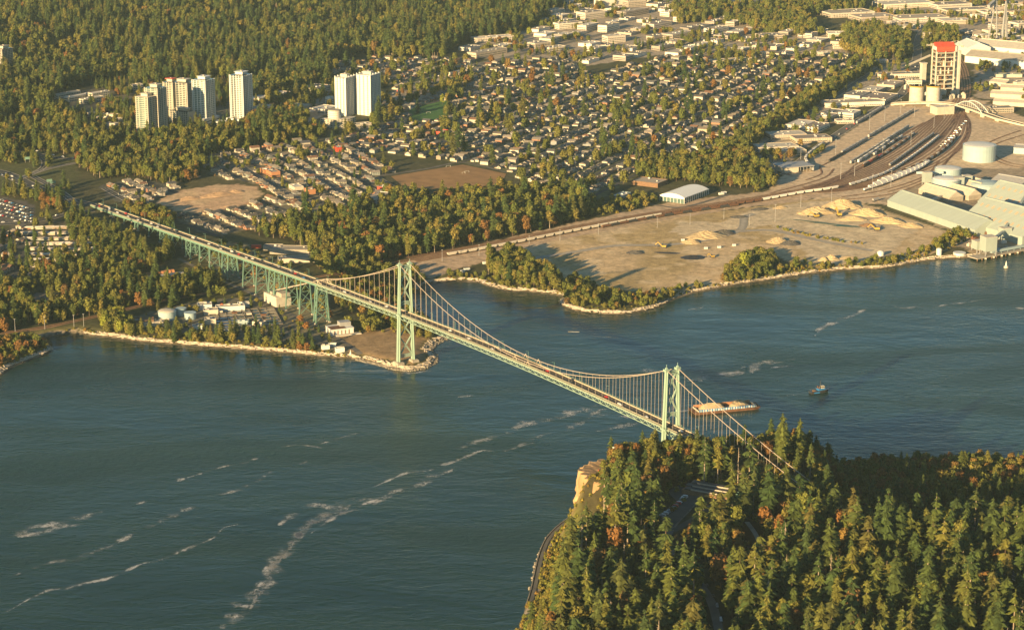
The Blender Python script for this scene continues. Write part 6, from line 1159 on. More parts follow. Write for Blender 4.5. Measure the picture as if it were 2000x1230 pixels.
# ------------------------------------------------------------------ big sheds and tanks of the terminal
def gshed(pxa, pxb, w, h, rh, label, m_='pale_green_sheet', wall='pale_green_sheet', name='storage_shed', skylights=False, patch=False, side=1):
    """ridge runs parallel to pxa-pxb, which are the near ground corners; w goes back from them"""
    a = np.array(P(*pxa)[:2]); c = np.array(P(*pxb)[:2]); d = c-a; L_ = float(np.hypot(*d)); u = d/L_; nrm = np.array([-u[1], u[0]])*side; m = (a+c)/2+nrm*w/2; rz = math.atan2(u[1], u[0]); z = hz(*m)
    t = thing(name, label, 'shed', (m[0], m[1], z), rz); b = MB(); b.box((0,0,-1), (L_,w,h+1)); b.add([(-L_/2,-w/2,h),(-L_/2,w/2,h),(-L_/2,0,h+rh-.1),(L_/2,-w/2,h),(L_/2,w/2,h),(L_/2,0,h+rh-.1)], [(2,1,0),(3,4,5)]); b.build('walls', [wall], t)
    b = MB(); b.gable((0,0,0), L_, w, h, rh, 0, .4); b.build('roof', [m_], t)
    b = MB(); b.box((0,0,h+rh-.3), (L_*.96,2.2,1.2)); b.build('ridge_vent', [m_], t)
    if skylights:
        hw = w/2
        for row in (.22,.62):
            for k in range(int(L_/11)):
                for sy in (-1,1):
                    y0_, y1_ = sy*hw*row, sy*hw*(row+.11); f = lambda y_: h+rh*(1-abs(y_)/(hw+.4))+.12; x_ = -L_/2+7+k*11; b = MB(); b.add([(x_,y0_,f(y0_)),(x_+3.4,y0_,f(y0_)),(x_+3.4,y1_,f(y1_)),(x_,y1_,f(y1_))], [(0,1,2,3) if sy > 0 else (3,2,1,0)]); b.build('skylight', ['orange_skylight'], t)
    if patch: hw = w/2; f = lambda y_: h+rh*(1-abs(y_)/(hw+.4))+.1; y0_, y1_ = -hw*.36, -hw*.02; b = MB(); b.add([(-L_*.28,y0_,f(y0_)),(L_*.45,y0_,f(y0_)),(L_*.45,y1_,f(y1_)),(-L_*.28,y1_,f(y1_))], [(3,2,1,0)]); b.build('dark_roof_strip', ['pale_blue'], t)
    reg(m[0], m[1], L_, w, rz); return t
mat('orange_skylight', (.5,.34,.22), .6, .1, .3)
gshed((1729,403),(1900,462),46,9,13,'long pale green shed with a wraparound roof at the edge of the sand field', side=1)
gshed((1868,445),(1992,482),92,11,27,'biggest pale green shed, with rows of orange skylights, beside the dock', skylights=True, side=1); gshed((1905,408),(2040,440),84,11,26,'second big pale green shed right behind the biggest one', skylights=True, side=1)
gshed((1790,378),(1850,396),26,7,8,'cream-roofed narrow shed, front of the three behind the long green shed', 'cream_paint', 'concrete'); gshed((1825,374),(1888,392),24,7,8,'cream-roofed narrow shed, middle of the three', 'cream_paint', 'concrete'); gshed((1862,368),(1900,378),26,7,7,'cream-roofed narrow shed, rear of the three', 'cream_paint', 'pale_blue'); gshed((1932,362),(1990,372),36,9,6,'pale roofed shed with blue shaded end beside the loop', 'steel_grey', 'pale_blue'); gshed((1975,300),(2040,305),30,10,3,'pale blue warehouse at the right edge beside the loop tracks', 'steel_grey', 'pale_blue')
tank(1908, 312, 26, 24, 'largest round pale blue tank beside the loop tracks', 'pale_blue', 'white_paint', 2.5); tank(1847, 350, 20, 17, 'upper of the two pale blue tanks left of the sheds', 'pale_blue', 'white_paint', 2.5); tank(1843, 372, 21, 17, 'lower of the two pale blue tanks, nearest the narrow sheds', 'pale_blue', 'white_paint', 4); tank(1920, 372, 24, 10, 'low blue tank with a shallow conical roof behind the big sheds', 'pale_blue', 'pale_blue', 5)
for (px, py, w, d, h, hd, lb) in [(1865,372,16,14,20,14,'pale green transfer tower in front of the lower tank'),(1884,366,12,12,18,14,'smaller pale green transfer tower right of the lower tank'),(1806,362,12,10,20,14,'cream transfer tower under the blue conveyor'),(1925,503,17,15,25,20,'pale green loading tower at the water edge'),(1908,490,15,14,14,20,'squat pale green tower left of the loading tower'),(1958,470,14,12,18,20,'pale green transfer tower in front of the big shed')]:
    x, y, z = P(px, py); z = max(z, 3); t = thing('transfer_tower', lb, 'tower', (x, y, z), R(hd)); b = MB(); b.box((0,0,h*.25), (w,d,h*.75)); b.build('walls', ['pale_green_sheet'], t); b = MB()
    for sx in (-1,1):
        for sy in (-1,1): b.box((sx*(w/2-.6),sy*(d/2-.6),-2), (1,1,h*.25+2))
    b.build('legs', ['steel_grey'], t); b = MB(); b.box((0,0,h), (w+.6,d+.6,.5)); b.build('roof', ['concrete_pale'], t)
for (a, za, c, zc2, w, m_, lb) in [((1925,503),20,(1958,470),14,3.6,'pale_green_sheet','sloping conveyor gallery from the transfer tower to the loading tower'),((1958,470),17,(1996,425),30,3.6,'pale_green_sheet','conveyor gallery climbing along the end of the big shed'),((1785,355),14,(1838,357),16,4,'pale_blue','blue-roofed conveyor bridge left of the tanks'),((1870,378),6,(1800,405),6,4,'cream_paint','low cream conveyor between the narrow sheds and the big shed'),((1884,360),14,(1920,370),12,3,'cream_paint','short cream conveyor from the tower to the conical tank'),((1910,492),9,(1925,503),14,4,'cream_paint','stub conveyor joining the two dock towers')]:
    p = Vector(P(*a, za)); q_ = Vector(P(*c, zc2)); t = thing('conveyor', lb, 'conveyor', tuple(p)); b = MB(); b.beam((0,0,0), tuple(q_-p), w, 3.2); b.build('gallery', [m_], t); b = MB(); n = 3
    for i in range(1, n+1): r__ = (q_-p)*i/(n+1); gz = hz(p.x+r__.x, p.y+r__.y)-p.z; b.beam((r__.x-1,r__.y,gz), (r__.x,r__.y,r__.z-1.4), .6); b.beam((r__.x+1,r__.y,gz), (r__.x,r__.y,r__.z-1.4), .6)
    b.build('supports', ['steel_grey'], t)
# dock
dk = [P(1900,498)[:2], P(1950,505)[:2], P(2040,484)[:2]]; x0, y0 = U(1905,507,2); x1, y1 = U(2060,478,2); t = thing('loading_dock', 'timber and concrete loading dock along the terminal waterfront', 'dock', (x0, y0, 0)); b = MB(); dv = np.array([x1-x0, y1-y0]); Ld = float(np.hypot(*dv)); an = math.atan2(dv[1], dv[0]); b.box((dv[0]/2-math.sin(an)*9,dv[1]/2+math.cos(an)*9,2.2), (Ld,18,1.2), an); b.build('deck', ['concrete'], t)
for i in range(18): u = i/17; b = MB(); b.cyl((dv[0]*u,dv[1]*u,-3), .7, 5.2, 7); b.build('pile', ['wood_brown'], t)
b = MB(); b.box((dv[0]*.55-math.sin(an)*5,dv[1]*.55+math.cos(an)*5,6), (Ld*.7,3.4,3), an)
for i in range(8): b.beam((dv[0]*(.25+.08*i)-math.sin(an)*5,dv[1]*(.25+.08*i)+math.cos(an)*5,3.4), (dv[0]*(.25+.08*i)-math.sin(an)*5,dv[1]*(.25+.08*i)+math.cos(an)*5,6), .6)
b.build('conveyor_gallery', ['pale_blue'], t)
for i in range(9): b = MB(); b.box((dv[0]*(.1+.1*i),dv[1]*(.1+.1*i)-.6,.6), (2.4,2,2)); b.build('fender', ['cream_paint'], t)
for i in range(30):
    px, py = re_.uniform(1880,2000), re_.uniform(458,496); x, y, z = P(px, py); b = MB(); s1_, s2_, s3_ = re_.uniform(3,8), re_.uniform(2.5,5), re_.uniform(2,5); b.box((0,0,0), (s1_,s2_,s3_)); b.box((0,0,s3_), (s1_*.5,s2_*.5,1)); b.build('yard_hut', [re_.choice(['cream_paint','concrete_pale','rust_brown','white_paint','steel_grey'])], None, (x, y, z), R(re_.uniform(0,60)), label=f'small hut or machine on the dockside apron {where(x, y)}', cat='hut', group='small huts along the dockside')
tank(1716, 499, 4.5, 4, 'small white domed tank on the shore left of the dock', 'white_paint', 'white_paint', 3, 'small_tank'); tank(1830, 497, 3.6, 7, 'upright white tank on the shore near the dock', 'white_paint', 'white_paint', 2, 'small_tank'); tank(1870, 497, 8, 2.5, 'broad low white tank beside the dock bushes', 'white_paint', 'cream_paint', 0, 'small_tank')
# industry right of the plant
gshed((1880,122),(2040,140),60,14,9,'long pale warehouse, front of the pair right of the plant', 'concrete', 'white_paint'); gshed((1895,100),(2050,118),70,14,9,'long pale warehouse, rear of the pair right of the plant', 'concrete_pale', 'white_paint'); gshed((1860,100),(1885,110),50,16,10,'steep white fabric shed beside the overpass', 'white_paint', 'white_paint')
gshed((1945,200),(2040,212),44,8,5,'cream striped warehouse, front of its row at the right edge', 'yellow_cream', 'cream_paint') if 0 else None
for k, (a, c) in enumerate((((1935,205),(2040,212)),((1930,190),(2040,196)),((1950,178),(2040,182)),((1928,166),(1960,170)))): gshed(a, c, 30, 7, 4, f'cream ribbed warehouse, {["nearest","second","third","smallest"][k]} of the row at the right edge', 'cream_paint', 'cream_paint')
flat_building(1950, 218, 40, 24, 8, 10, 'grey hall beside the road bridge end', 'concrete'); flat_building(1965, 150, 50, 16, 5, 0, 'green-roofed low building near the right edge', 'cream_paint', 'bridge_teal', wins=False)
# pylon bridge legs and overpass at the top right
x, y, z = P(1945, 80); t = thing('conveyor_pylon', 'tall blue-grey splayed steel pylon carrying a dark inclined gallery', 'pylon', (x, y, z)); 
for (ax_, ay_, bx, by) in ((-22,-6,-9,0),(-4,-8,-7,0),(8,-4,12,0),(18,0,13,0)): b = MB(); b.beam((ax_,ay_,-2), (bx,by,84), 2.4 if ax_ < 5 else 4.5, w2=1.8); b.build('leg', ['steel_grey'], t)
b = MB(); b.beam((-30,-30,76), (70,130,118), 6, 6); b.build('gallery', ['steel_grey'], t); b = MB(); b.cyl((10,0,84), .8, 40, 6); b.build('mast', ['red_paint'], t)
# auto-filled sheds of the far commercial streets
rf = random.Random(31); GRN = [(np.array(Z[k]), k) for k in ('commerce', 'east', 'commerce2', 'mall', 'mall2')]; nb_ = 0
for poly, k in GRN:
    a = R(60 if k != 'east' else 28); c0 = poly.mean(0); ux, uy = math.cos(a), math.sin(a)
    for u in np.arange(-900, 900, 58):
        for v_ in np.arange(-900, 900, 46):
            x, y = c0[0]+u*ux-v_*uy, c0[1]+u*uy+v_*ux
            if not bool(inside(poly, np.array([x]), np.array([y]))[0]) or y > 6000 or not bool(in_view(np.array([x]), np.array([y]), 15, 60)[0]) or rf.random() < .12: continue
            w, d = rf.uniform(32,52), rf.uniform(20,34)
            if any(math.hypot(x-q_[0], y-q_[1]) < q_[2]+max(w, d)*.42 for q_ in PREB) or inside(Z['eastwood'], np.array([x]), np.array([y]))[0]: continue
            if np.min(np.hypot(*(np.concatenate([c for c, _ in ROADS])-np.array([x, y])).T)) < 22: continue
            h = rf.choice((5,6,6,7,9)); flat_building(0, 0, w, d, h, math.degrees(a), f'{"long" if w > 42 else "squat"} flat-roofed {"two-storey" if h > 6 else "single-storey"} commercial building {where(x, y)}', units=3, wins=h > 6, group='flat-roofed commercial buildings', xy=(x, y)); nb_ += 1
print('AUTO', nb_)
# mobile homes
mb_ = MB(); mb_.box((0,0,-.5), (17,4.6,3.6)); mr_ = MB(); mr_.gable((0,0,0), 17, 4.6, 3.1, .9, 0, .3); mp_ = MB(); mp_.box((2,-3.4,2.4), (8,2.2,.25)); M_a, M_b, M_c = mb_.mesh('walls', ['house_wall']), mr_.mesh('roof', ['wall_flat']), mp_.mesh('carport', ['wall_flat'])
for i in range(9):
    for j in range(7):
        px, py = 48+j*21+re_.uniform(-2,2)+i*3, 447+i*10.5+re_.uniform(-1,1)
        x, y, z = P(px, py)
        if not inside(Z['mobile'], np.array([x]), np.array([y]))[0]: continue
        t = thing('mobile_home', f'long narrow mobile home, {ORD[j]} in the {ORD[i]} row of the park under the conifers', 'mobile home', (x, y, z), R(8), 'mobile homes in the park'); link('walls', M_a, t); link('roof', M_b, t); link('carport', M_c, t); BLOCK.append((x, y, 8, 3, R(8)))
rd([(20,545),(30,520),(45,495),(50,470),(60,440)], 6, 'street'); rd([(115,440),(125,470),(140,505),(150,525)], 6, 'street')
# highway signs
for px, py in ((42,312),(50,318),(93,362),(100,365)):
    x, y, z = P(px, py); t = thing('highway_sign', f'green overhead road sign {where(x, y)}', 'road sign', (x, y, z), R(20), 'green road signs'); b = MB(); b.box((0,0,5), (8,.3,4)); b.build('panel', ['bridge_teal'], t); b = MB(); b.beam((-3,.3,0),(-3,.3,8),.35); b.beam((3,.3,0),(3,.3,8),.35); b.build('posts', ['steel_grey'], t)
# ------------------------------------------------------------------ place the houses
HA = np.array([(h[0], h[1]) for h in HOUSES]); HZ = ht(HA[:, 0], HA[:, 1]); ok = in_view(HA[:, 0], HA[:, 1], HZ, 60) & (HA[:, 1] < 6200)
for x, y, r_ in PREB: ok &= np.hypot(HA[:, 0]-x, HA[:, 1]-y) > r_
pts_all = np.concatenate([c for c, w in ROADS]); w_all = np.concatenate([np.full(len(c), w/2) for c, w in ROADS]); ok &= clear_of_roads(HA[:, 0], HA[:, 1], 5.0)
keep = []; cells = {}
for i in np.nonzero(ok)[0]:
    kx, ky = int(HA[i, 0]//12), int(HA[i, 1]//12)
    if any((HA[i, 0]-a)**2+(HA[i, 1]-b_)**2 < 144 for p in (-1,0,1) for q_ in (-1,0,1) for a, b_ in cells.get((kx+p, ky+q_), ())): continue
    cells.setdefault((kx, ky), []).append(tuple(HA[i])); keep.append(i)
keep.sort(key=lambda i: HA[i, 1]); print('HOUSES', len(keep))
HADJ = ['two-storey gabled', 'long low', 'broad gabled', 'tidy gabled', 'compact', 'wide-eaved', 'plain']
for n_, i in enumerate(keep[:300]):
    x, y, rz, k, zn = HOUSES[i]; wl, rf_, ga, po, wi, ch, w, d = HK[k]; t = thing('house', f'{HADJ[k]} house {where(x, y)}', 'house', (x, y, HZ[i]), rz, 'houses of the north shore streets', rf.uniform(.72,.95))
    link('walls', wl, t); link('roof', rf_, t); link('garage', ga, t); link('porch_roof', po, t); link('windows', wi, t, kind='stuff')
    if k % 2: link('chimney', ch, t)
    BLOCK.append((x, y, w/2+1, d/2+3, rz))
for i in keep[300:]: BLOCK.append((HOUSES[i][0], HOUSES[i][1], 6.5, 5, HOUSES[i][2]))
HREST = keep[300:]
# ------------------------------------------------------------------ plant the trees
near = lambda t, sc=60, sd=21: (lambda X, Y: smooth((vnoise(X, Y, sc, sd)-t)*4))
hm_ = lambda X, Y: vnoise(X, Y, 75, 33) > .52
plantzone('hill', 11, [(7,'conifer',[0,1,2,3,5,6,7]),(1.2,'broad',[0,1,3]),(.1,'autumn',[0,2])], .6, 1.35, dens=lambda X, Y: .45+.5*smooth((vnoise(X, Y, 38, 31)-.3)*4), mask=hm_)
plantzone('hill', 11, [(1.6,'conifer',[0,3,5]),(6,'broad',[0,1,2,3]),(.3,'autumn',[0,2])], .7, 1.35, dens=lambda X, Y: .4+.55*smooth((vnoise(X, Y, 38, 31)-.3)*4), mask=lambda X, Y: ~hm_(X, Y))
plantzone('belt', 9, [(1.8,'conifer',[0,3,5]),(7,'broad',[0,1,3,4]),(.6,'autumn',[0,1])], .5, 1.15, dens=lambda X, Y: .6+.4*smooth((vnoise(X, Y, 35, 12)-.3)*4))
plantzone('wood', 9, [(1.3,'conifer',[0,3,5]),(7,'broad',[0,1,3]),(1.1,'autumn',[0,1,2])], .55, 1.25, dens=lambda X, Y: .6+.4*smooth((vnoise(X, Y, 35, 13)-.3)*4))
plantzone('plant', 11, [(3,'conifer',[5]),(3,'broad',[4]),(3,'shrub',[0,1,2])], .4, .7, dens=lambda X, Y: .5+0*X)
plantzone('rows4', 14, [(4,'conifer',[0,3,5]),(3,'broad',[0,4]),(1,'autumn',[1])], .5, .8)
plantzone('westwood', 9.5, [(1.6,'conifer',[0,3,5]),(7,'broad',[0,1,2,3]),(.35,'autumn',[0])], .5, 1.0, dens=lambda X, Y: .4+.6*smooth((vnoise(X, Y, 40, 14)-.3)*4))
plantzone('yardwood', 8.5, [(1,'conifer',[3,5]),(7,'broad',[0,1,2,3]),(.5,'autumn',[0])], .7, 1.15)
for k in ('eastwood', 'eastwood2', 'northeast', 'northeast2'): plantzone(k, 10, [(1,'conifer',[3,5]),(7,'broad',[0,1,2,3]),(.3,'autumn',[0])], .9, 1.3)
plantzone('towers', 13, [(4,'conifer',[3,5,0]),(4,'broad',[0,2,4]),(1,'autumn',[0])], .5, .85, dens=near(.35))
plantzone('suburb', 15, [(2.6,'conifer',[0,3,5]),(6,'broad',[0,1,2,4]),(.7,'autumn',[0,1]),(.7,'poplar',[0]),(2,'shrub',[0,1,2])], .5, 1.25, dens=lambda X, Y: .45+.55*smooth((vnoise(X, Y, 70, 8)-.35)*3))
plantzone('rows', 11, [(2,'conifer',[3,5]),(6,'broad',[2,4]),(1,'poplar',[0]),(2,'shrub',[0,1,2])], .4, .85, dens=lambda X, Y: .45+.5*smooth((vnoise(X, Y, 60, 8)-.5)*4))
for k in ('rows2', 'rows3'): plantzone(k, 16, [(1,'conifer',[5]),(4,'broad',[4]),(3,'shrub',[0,1,2])], .4, .8, dens=near(.3))
plantzone('mobile', 15, [(5,'conifer',[0,3,5]),(3,'broad',[0,4])], .45, .8, dens=lambda X, Y: .5+0*X)
for k in ('commerce', 'commerce2', 'east', 'strip', 'mall', 'mall2'): plantzone(k, 16, [(1,'conifer',[3,5]),(5,'broad',[2,4,0]),(.8,'autumn',[0,1]),(2,'poplar',[0])], .5, .95, dens=near(.42, 80))
plantzone('ramp', 14, [(3,'conifer',[3,5,0]),(5,'broad',[0,2,4]),(1.2,'autumn',[0,1])], .6, 1.0, dens=near(.5, 50))
# patches traced one by one
for pts, sp_, spec, a_, b_ in [
 ([(75,395),(130,400),(205,400),(210,425),(150,425),(100,415)], 11, [(4,'conifer',[0,3]),(3,'broad',[0,1]),(1.5,'autumn',[0])], .8, 1.05),
 ([(0,375),(60,380),(140,395),(110,402),(0,385)], 14, [(3,'conifer',[0,3]),(2,'broad',[0])], .6, .9),
 ([(245,400),(340,430),(335,448),(300,446),(240,415)], 9, [(6,'broad',[0,1,2]),(1,'autumn',[0])], .65, .9),
 ([(130,430),(200,430),(330,455),(350,480),(320,520),(200,500),(140,480)], 10, [(3,'conifer',[0,3]),(6,'broad',[0,2])], .65, .95),
 ([(0,455),(40,450),(50,500),(40,545),(0,548)], 12, [(3,'conifer',[0,3]),(3,'autumn',[0])], .5, .8),
 ([(345,505),(430,470),(560,520),(640,560),(640,650),(600,650),(540,600),(470,560),(400,540)], 11, [(5,'shrub',[0,1,2]),(3,'broad',[4]),(.5,'autumn',[1])], .45, .85),
 ([(190,628),(235,618),(262,650),(250,662),(200,655)], 8, [(6,'broad',[0,2]),(2,'bright',[0])], .7, .95),
 ([(262,655),(340,668),(430,674),(520,680),(610,688),(600,680),(500,668),(420,660),(300,648)], 6.5, [(4,'conifer',[3,5]),(3,'broad',[4]),(4,'shrub',[0,1,2])], .5, .9),
 ([(545,665),(600,672),(640,690),(690,700),(620,694),(560,684)], 7, [(1,'autumn',[1]),(5,'shrub',[0,1,2])], .5, .9),
 ([(640,640),(700,628),(770,600),(840,625),(850,655),(835,668),(800,660),(770,650),(700,650),(660,650)], 9, [(6,'broad',[0,2,4]),(1,'autumn',[1]),(3,'shrub',[0,1,2])], .5, .8),
 ([(640,545),(740,520),(800,530),(830,555),(805,580),(760,600),(700,620),(650,600)], 9.5, [(6,'broad',[0,2,4]),(2,'shrub',[0,1]),(1,'autumn',[1])], .5, .85),
 ([(560,560),(610,600),(640,640),(620,650),(560,610)], 11, [(3,'broad',[4]),(4,'shrub',[0,1,2])], .4, .7),
 ([(860,538),(900,535),(960,540),(1010,545),(1090,565),(1100,577),(1040,567),(985,563),(930,550),(880,547)], 6.5, [(4,'broad',[4]),(5,'shrub',[0,1,2])], .45, .8),
 ([(955,490),(1000,495),(1040,530),(1090,552),(1090,570),(1000,560),(955,545),(940,530)], 8, [(7,'broad',[0,1,3]),(1,'conifer',[3])], .7, 1.05),
 ([(1090,572),(1100,550),(1140,545),(1180,572),(1260,580),(1330,575),(1300,590),(1260,602),(1200,608),(1150,607),(1100,596)], 7, [(5,'broad',[0,4,2]),(4,'shrub',[0,1,2]),(.6,'autumn',[1])], .45, .75),
 ([(1260,575),(1330,560),(1400,560),(1440,548),(1420,556),(1350,570),(1300,590)], 7, [(3,'broad',[4]),(6,'shrub',[0,1,2])], .4, .8),
 ([(1400,552),(1430,520),(1460,500),(1500,495),(1520,515),(1500,530),(1460,550)], 7.5, [(6,'broad',[0,2]),(1,'autumn',[1])], .5, .8),
 ([(1330,566),(1400,560),(1480,548),(1570,532),(1650,524),(1720,520),(1790,508),(1820,490),(1800,488),(1740,502),(1650,516),(1590,520),(1560,512),(1520,528),(1440,548)], 6, [(1.5,'broad',[4]),(7,'shrub',[0,1,2])], .45, .9),
 ([(1500,440),(1560,455),(1640,470),(1700,480),(1640,474),(1560,462)], 8, [(6,'shrub',[0,1,2])], .5, 1.0), ([(1790,495),(1860,450),(1915,452),(1900,465),(1840,490)], 7, [(5,'broad',[4]),(4,'shrub',[0,1,2])], .5, .8),
 ([(-200,690),(0,660),(60,668),(92,676),(85,690),(30,712),(-100,740),(-200,770)], 7, [(2,'broad',[4]),(5,'shrub',[0,1,2]),(2,'autumn',[1])], .5, .9),
 ([(100,650),(150,640),(190,650),(185,656),(140,650)], 7, [(6,'shrub',[0,1,2])], .5, .8),
 ([(1150,400),(1240,380),(1290,395),(1230,412),(1150,425)], 9, [(5,'broad',[4]),(3,'shrub',[0,1])], .6, .9), ([(1370,398),(1480,372),(1520,368),(1490,378),(1400,402)], 7, [(5,'shrub',[0,1,2]),(2,'broad',[4])], .6, 1.0),
 ([(1530,330),(1560,310),(1600,285),(1605,295),(1550,330)], 7, [(5,'broad',[4])], .5, .8), ([(790,225),(870,236),(880,220),(900,170),(870,175),(872,195),(850,232)], 10, [(3,'conifer',[0,3]),(6,'broad',[0,1])], .9, 1.2),
 ([(470,235),(560,215),(600,240),(570,262),(480,262)], 10, [(3,'conifer',[0,3]),(5,'broad',[0,1]),(2,'autumn',[0,2])], .7, 1.1), ([(1000,350),(1100,365),(1160,392),(1160,360),(1060,330)], 10, [(6,'broad',[0,1]),(1,'conifer',[3])], .8, 1.1)]:
    plantzone(PW(pts), sp_, spec, a_, b_)
# the park forest on the bluff
def pmask(X, Y):
    k = np.ones(len(X), bool)
    for p in (Z_park_open): k &= ~inside(p, X, Y)
    sp2 = sdist(PCOAST, X, Y); return k & (sp2 > 5) & ~((X < .038*Y+8) & (Y > 1650) & (Y < 1850)) & ~((np.hypot(X-48, Y-1820) < 34) & (sp2 < 38))
Z_park_open = [PW([(1275,1010),(1300,955),(1330,938),(1420,962),(1460,975),(1460,990),(1400,1000),(1300,1080),(1285,1050)]), PW([(1395,1100),(1470,1085),(1480,1120),(1430,1150)]), PW([(1128,908),(1180,905),(1185,918),(1135,925)])]
PX, PY = scatter([(-30,1350),(700,1350),(1900,1350),(1400,2000),(0,2000)], 12.0); k = sdist(PCOAST, PX, PY) > 7; PX, PY = PX[k], PY[k]
dx, dy = PX-BO[0], PY-BO[1]; s_ = dx*BD[0]+dy*BD[1]; l_ = dx*BL[0]+dy*BL[1]; k = ~((np.abs(l_) < 13) & (s_ > 455) & (s_ < 640)) & pmask(PX, PY); PX, PY = PX[k], PY[k]
nshore = (sdist(PCOAST, PX, PY) < 120) & (PY > 1770); west = (sdist(PCOAST, PX, PY) < 36) & (PX < 90) & (PY < 1850)
kk = ~nshore & ~west; dx, dy = PX-BO[0], PY-BO[1]; s_ = dx*BD[0]+dy*BD[1]; l_ = dx*BL[0]+dy*BL[1]; kk &= ~((l_ > -48) & (l_ < 14) & (s_ > 520) & (s_ < 700))
lowr = kk & (PX > 260) & (PY > 1670); kk &= ~lowr
plant(PX[lowr], PY[lowr], [(3,'conifer',[0,3,5]),(4,'broad',[0,1,2]),(1.2,'autumn',[0,2])], .5, .95)
plant(PX[kk], PY[kk], [(7,'conifer',[0,1,2,3,4,6,7,7]),(2.6,'broad',[0,1,2]),(.9,'autumn',[0,2]),(.4,'snag',[0,1,2])], .6, 1.35)
NX, NY = scatter([(40,1770),(1500,1500),(1500,2000),(40,2000)], 7.2); dn_ = sdist(PCOAST, NX, NY); dx, dy = NX-BO[0], NY-BO[1]; s_ = dx*BD[0]+dy*BD[1]; l_ = dx*BL[0]+dy*BL[1]
k = (dn_ > 4) & (dn_ < 120) & ~((np.abs(l_) < 10) & (s_ > 455) & (s_ < 640)); NX, NY = NX[k], NY[k]; k = pmask(NX, NY); NX, NY = NX[k], NY[k]
plant(NX, NY, [(.8,'conifer',[3,5]),(6,'broad',[0,2,4]),(2,'autumn',[0,1])], .5, .85)
plant(PX[west], PY[west], [(3,'conifer',[5,3]),(2,'broad',[4]),(3,'shrub',[0,1,2])], .4, .75)
X, Y = scatter([(0,1500),(120,1500),(120,1880),(0,1880)], 4.5); s2 = sdist(PCOAST, X, Y); k = ~((X > 48) & (X < 86) & (Y > 1808) & (Y < 1850)) & (s2 > 6) & (s2 < np.where(Y > 1640, 75, 36)); plant(X[k], Y[k], [(6,'shrub',[0,1,2])], .4, .9)
X, Y = scatter([(-40,1350),(60,1350),(70,1650),(-20,1660)], 4.5); s2 = sdist(PCOAST, X, Y); k = (s2 > 1.5) & (s2 < 30); plant(X[k], Y[k], [(6,'shrub',[0,1,2]),(1,'broad',[4])], .45, .9)
X, Y = scatter([(60,1350),(600,1350),(600,1800),(110,1840),(110,1640)], 10); plant(X, Y, [(4,'shrub',[0,1,2])], .6, 1.1)
T = np.array([(t[0], t[1]) for t in TREES]); k = clear_of_roads(T[:, 0], T[:, 1], 2.2) & clear_of_blocks(T[:, 0], T[:, 1], 2.5)
for n_ in ('dry', 'grass', 'building_site', 'lot', 'gravel_lot'): k &= ~inz(n_, T[:, 0], T[:, 1])
k &= ~(inz('corridor', T[:, 0], T[:, 1])); TREES = [t for t, q_ in zip(TREES, k) if q_]
# lone trees that stand out
for px, py, sp_, v_, sc in [(1452,528,'bright',0,1.25),(1452,533,'bright',2,1.0),(1060,190,'autumn',1,1.0),(82,412,'autumn',0,.8),(430,603,'red',0,.5),(447,602,'red',0,.45),(885,240,'conifer',3,1.0),(1545,182,'conifer',5,1.35),(1030,70,'bright',0,1.0),(411,335,'conifer',2,.75),(812,222,'conifer',3,.9),
   (1290,350,'conifer',5,.6),(1298,352,'conifer',5,.6),(1306,355,'conifer',5,.55),(1685,225,'broad',2,.6),(1590,225,'broad',2,.9),(135,470,'bright',0,.35),(860,205,'bright',1,.9),(1335,190,'conifer',3,.9),(1640,100,'broad',1,1.2),(1690,1090,'snag',0,1.25),(1698,1095,'snag',1,1.1),(1770,935,'snag',2,.7),(1172,1180,'snag',0,.8),(1900,935,'snag',1,.6),(1215,1110,'snag',2,.8)]:
    x, y, z = P(px, py); TREES.append((x, y, sp_, v_, sc, 1.0))
SPEC = {'conifer': (CON, CONT, CONH), 'broad': (BRO, BROT, BROH), 'autumn': (BROA, [BROT[0], BROT[4], BROT[1]], [19,14,22]), 'bright': ([recol(m_, 'leaf_bright') for m_ in (BRO[0], BRO[1], BRO[2])], BROT[:3], BROH[:3]), 'red': ([recol(BRO[4], 'leaf_red')], [BROT[4]], [14]),
        'poplar': ([COL_], [trunk_mesh(17,.3)], [18]), 'snag': (SN, None, [26]*3), 'shrub': (SHR, None, [4.5]*3)}
TA = np.array([(t[0], t[1], t[4]*SPEC[t[2]][2][t[3]]) for t in TREES]); TZ = ht(TA[:, 0], TA[:, 1])
vis = in_view(TA[:, 0], TA[:, 1], TZ+TA[:, 2]*.7, 0); size = TA[:, 2]/np.hypot(TA[:, 1], CAM_H-TZ)
order = np.argsort(-size*(vis*1.0)-vis*1e-3)
cnt = {}; LIM = {'conifer': 290, 'broad': 290, 'autumn': 120, 'bright': 10, 'red': 5, 'poplar': 60, 'snag': 60, 'shrub': 200}
indiv = np.zeros(len(TREES), bool)
for i in order:
    sp_ = TREES[i][2]
    if vis[i] and cnt.get(sp_, 0) < LIM[sp_]: cnt[sp_] = cnt.get(sp_, 0)+1; indiv[i] = True
TNAME = {'conifer': ('conifer_tree', 'conifer', 'conifers of the forest'), 'broad': ('broadleaf_tree', 'tree', 'olive green broadleaf trees'), 'autumn': ('autumn_tree', 'tree', 'broadleaf trees turning rusty orange'), 'bright': ('yellow_green_tree', 'tree', 'bright yellow-green trees'),
         'red': ('red_maple_tree', 'tree', 'red maples'), 'poplar': ('poplar_tree', 'poplar', 'slim upright poplars'), 'snag': ('dead_tree', 'dead tree', 'bare grey snags'), 'shrub': ('shrub', 'shrub', 'rough shore and understory shrubs')}
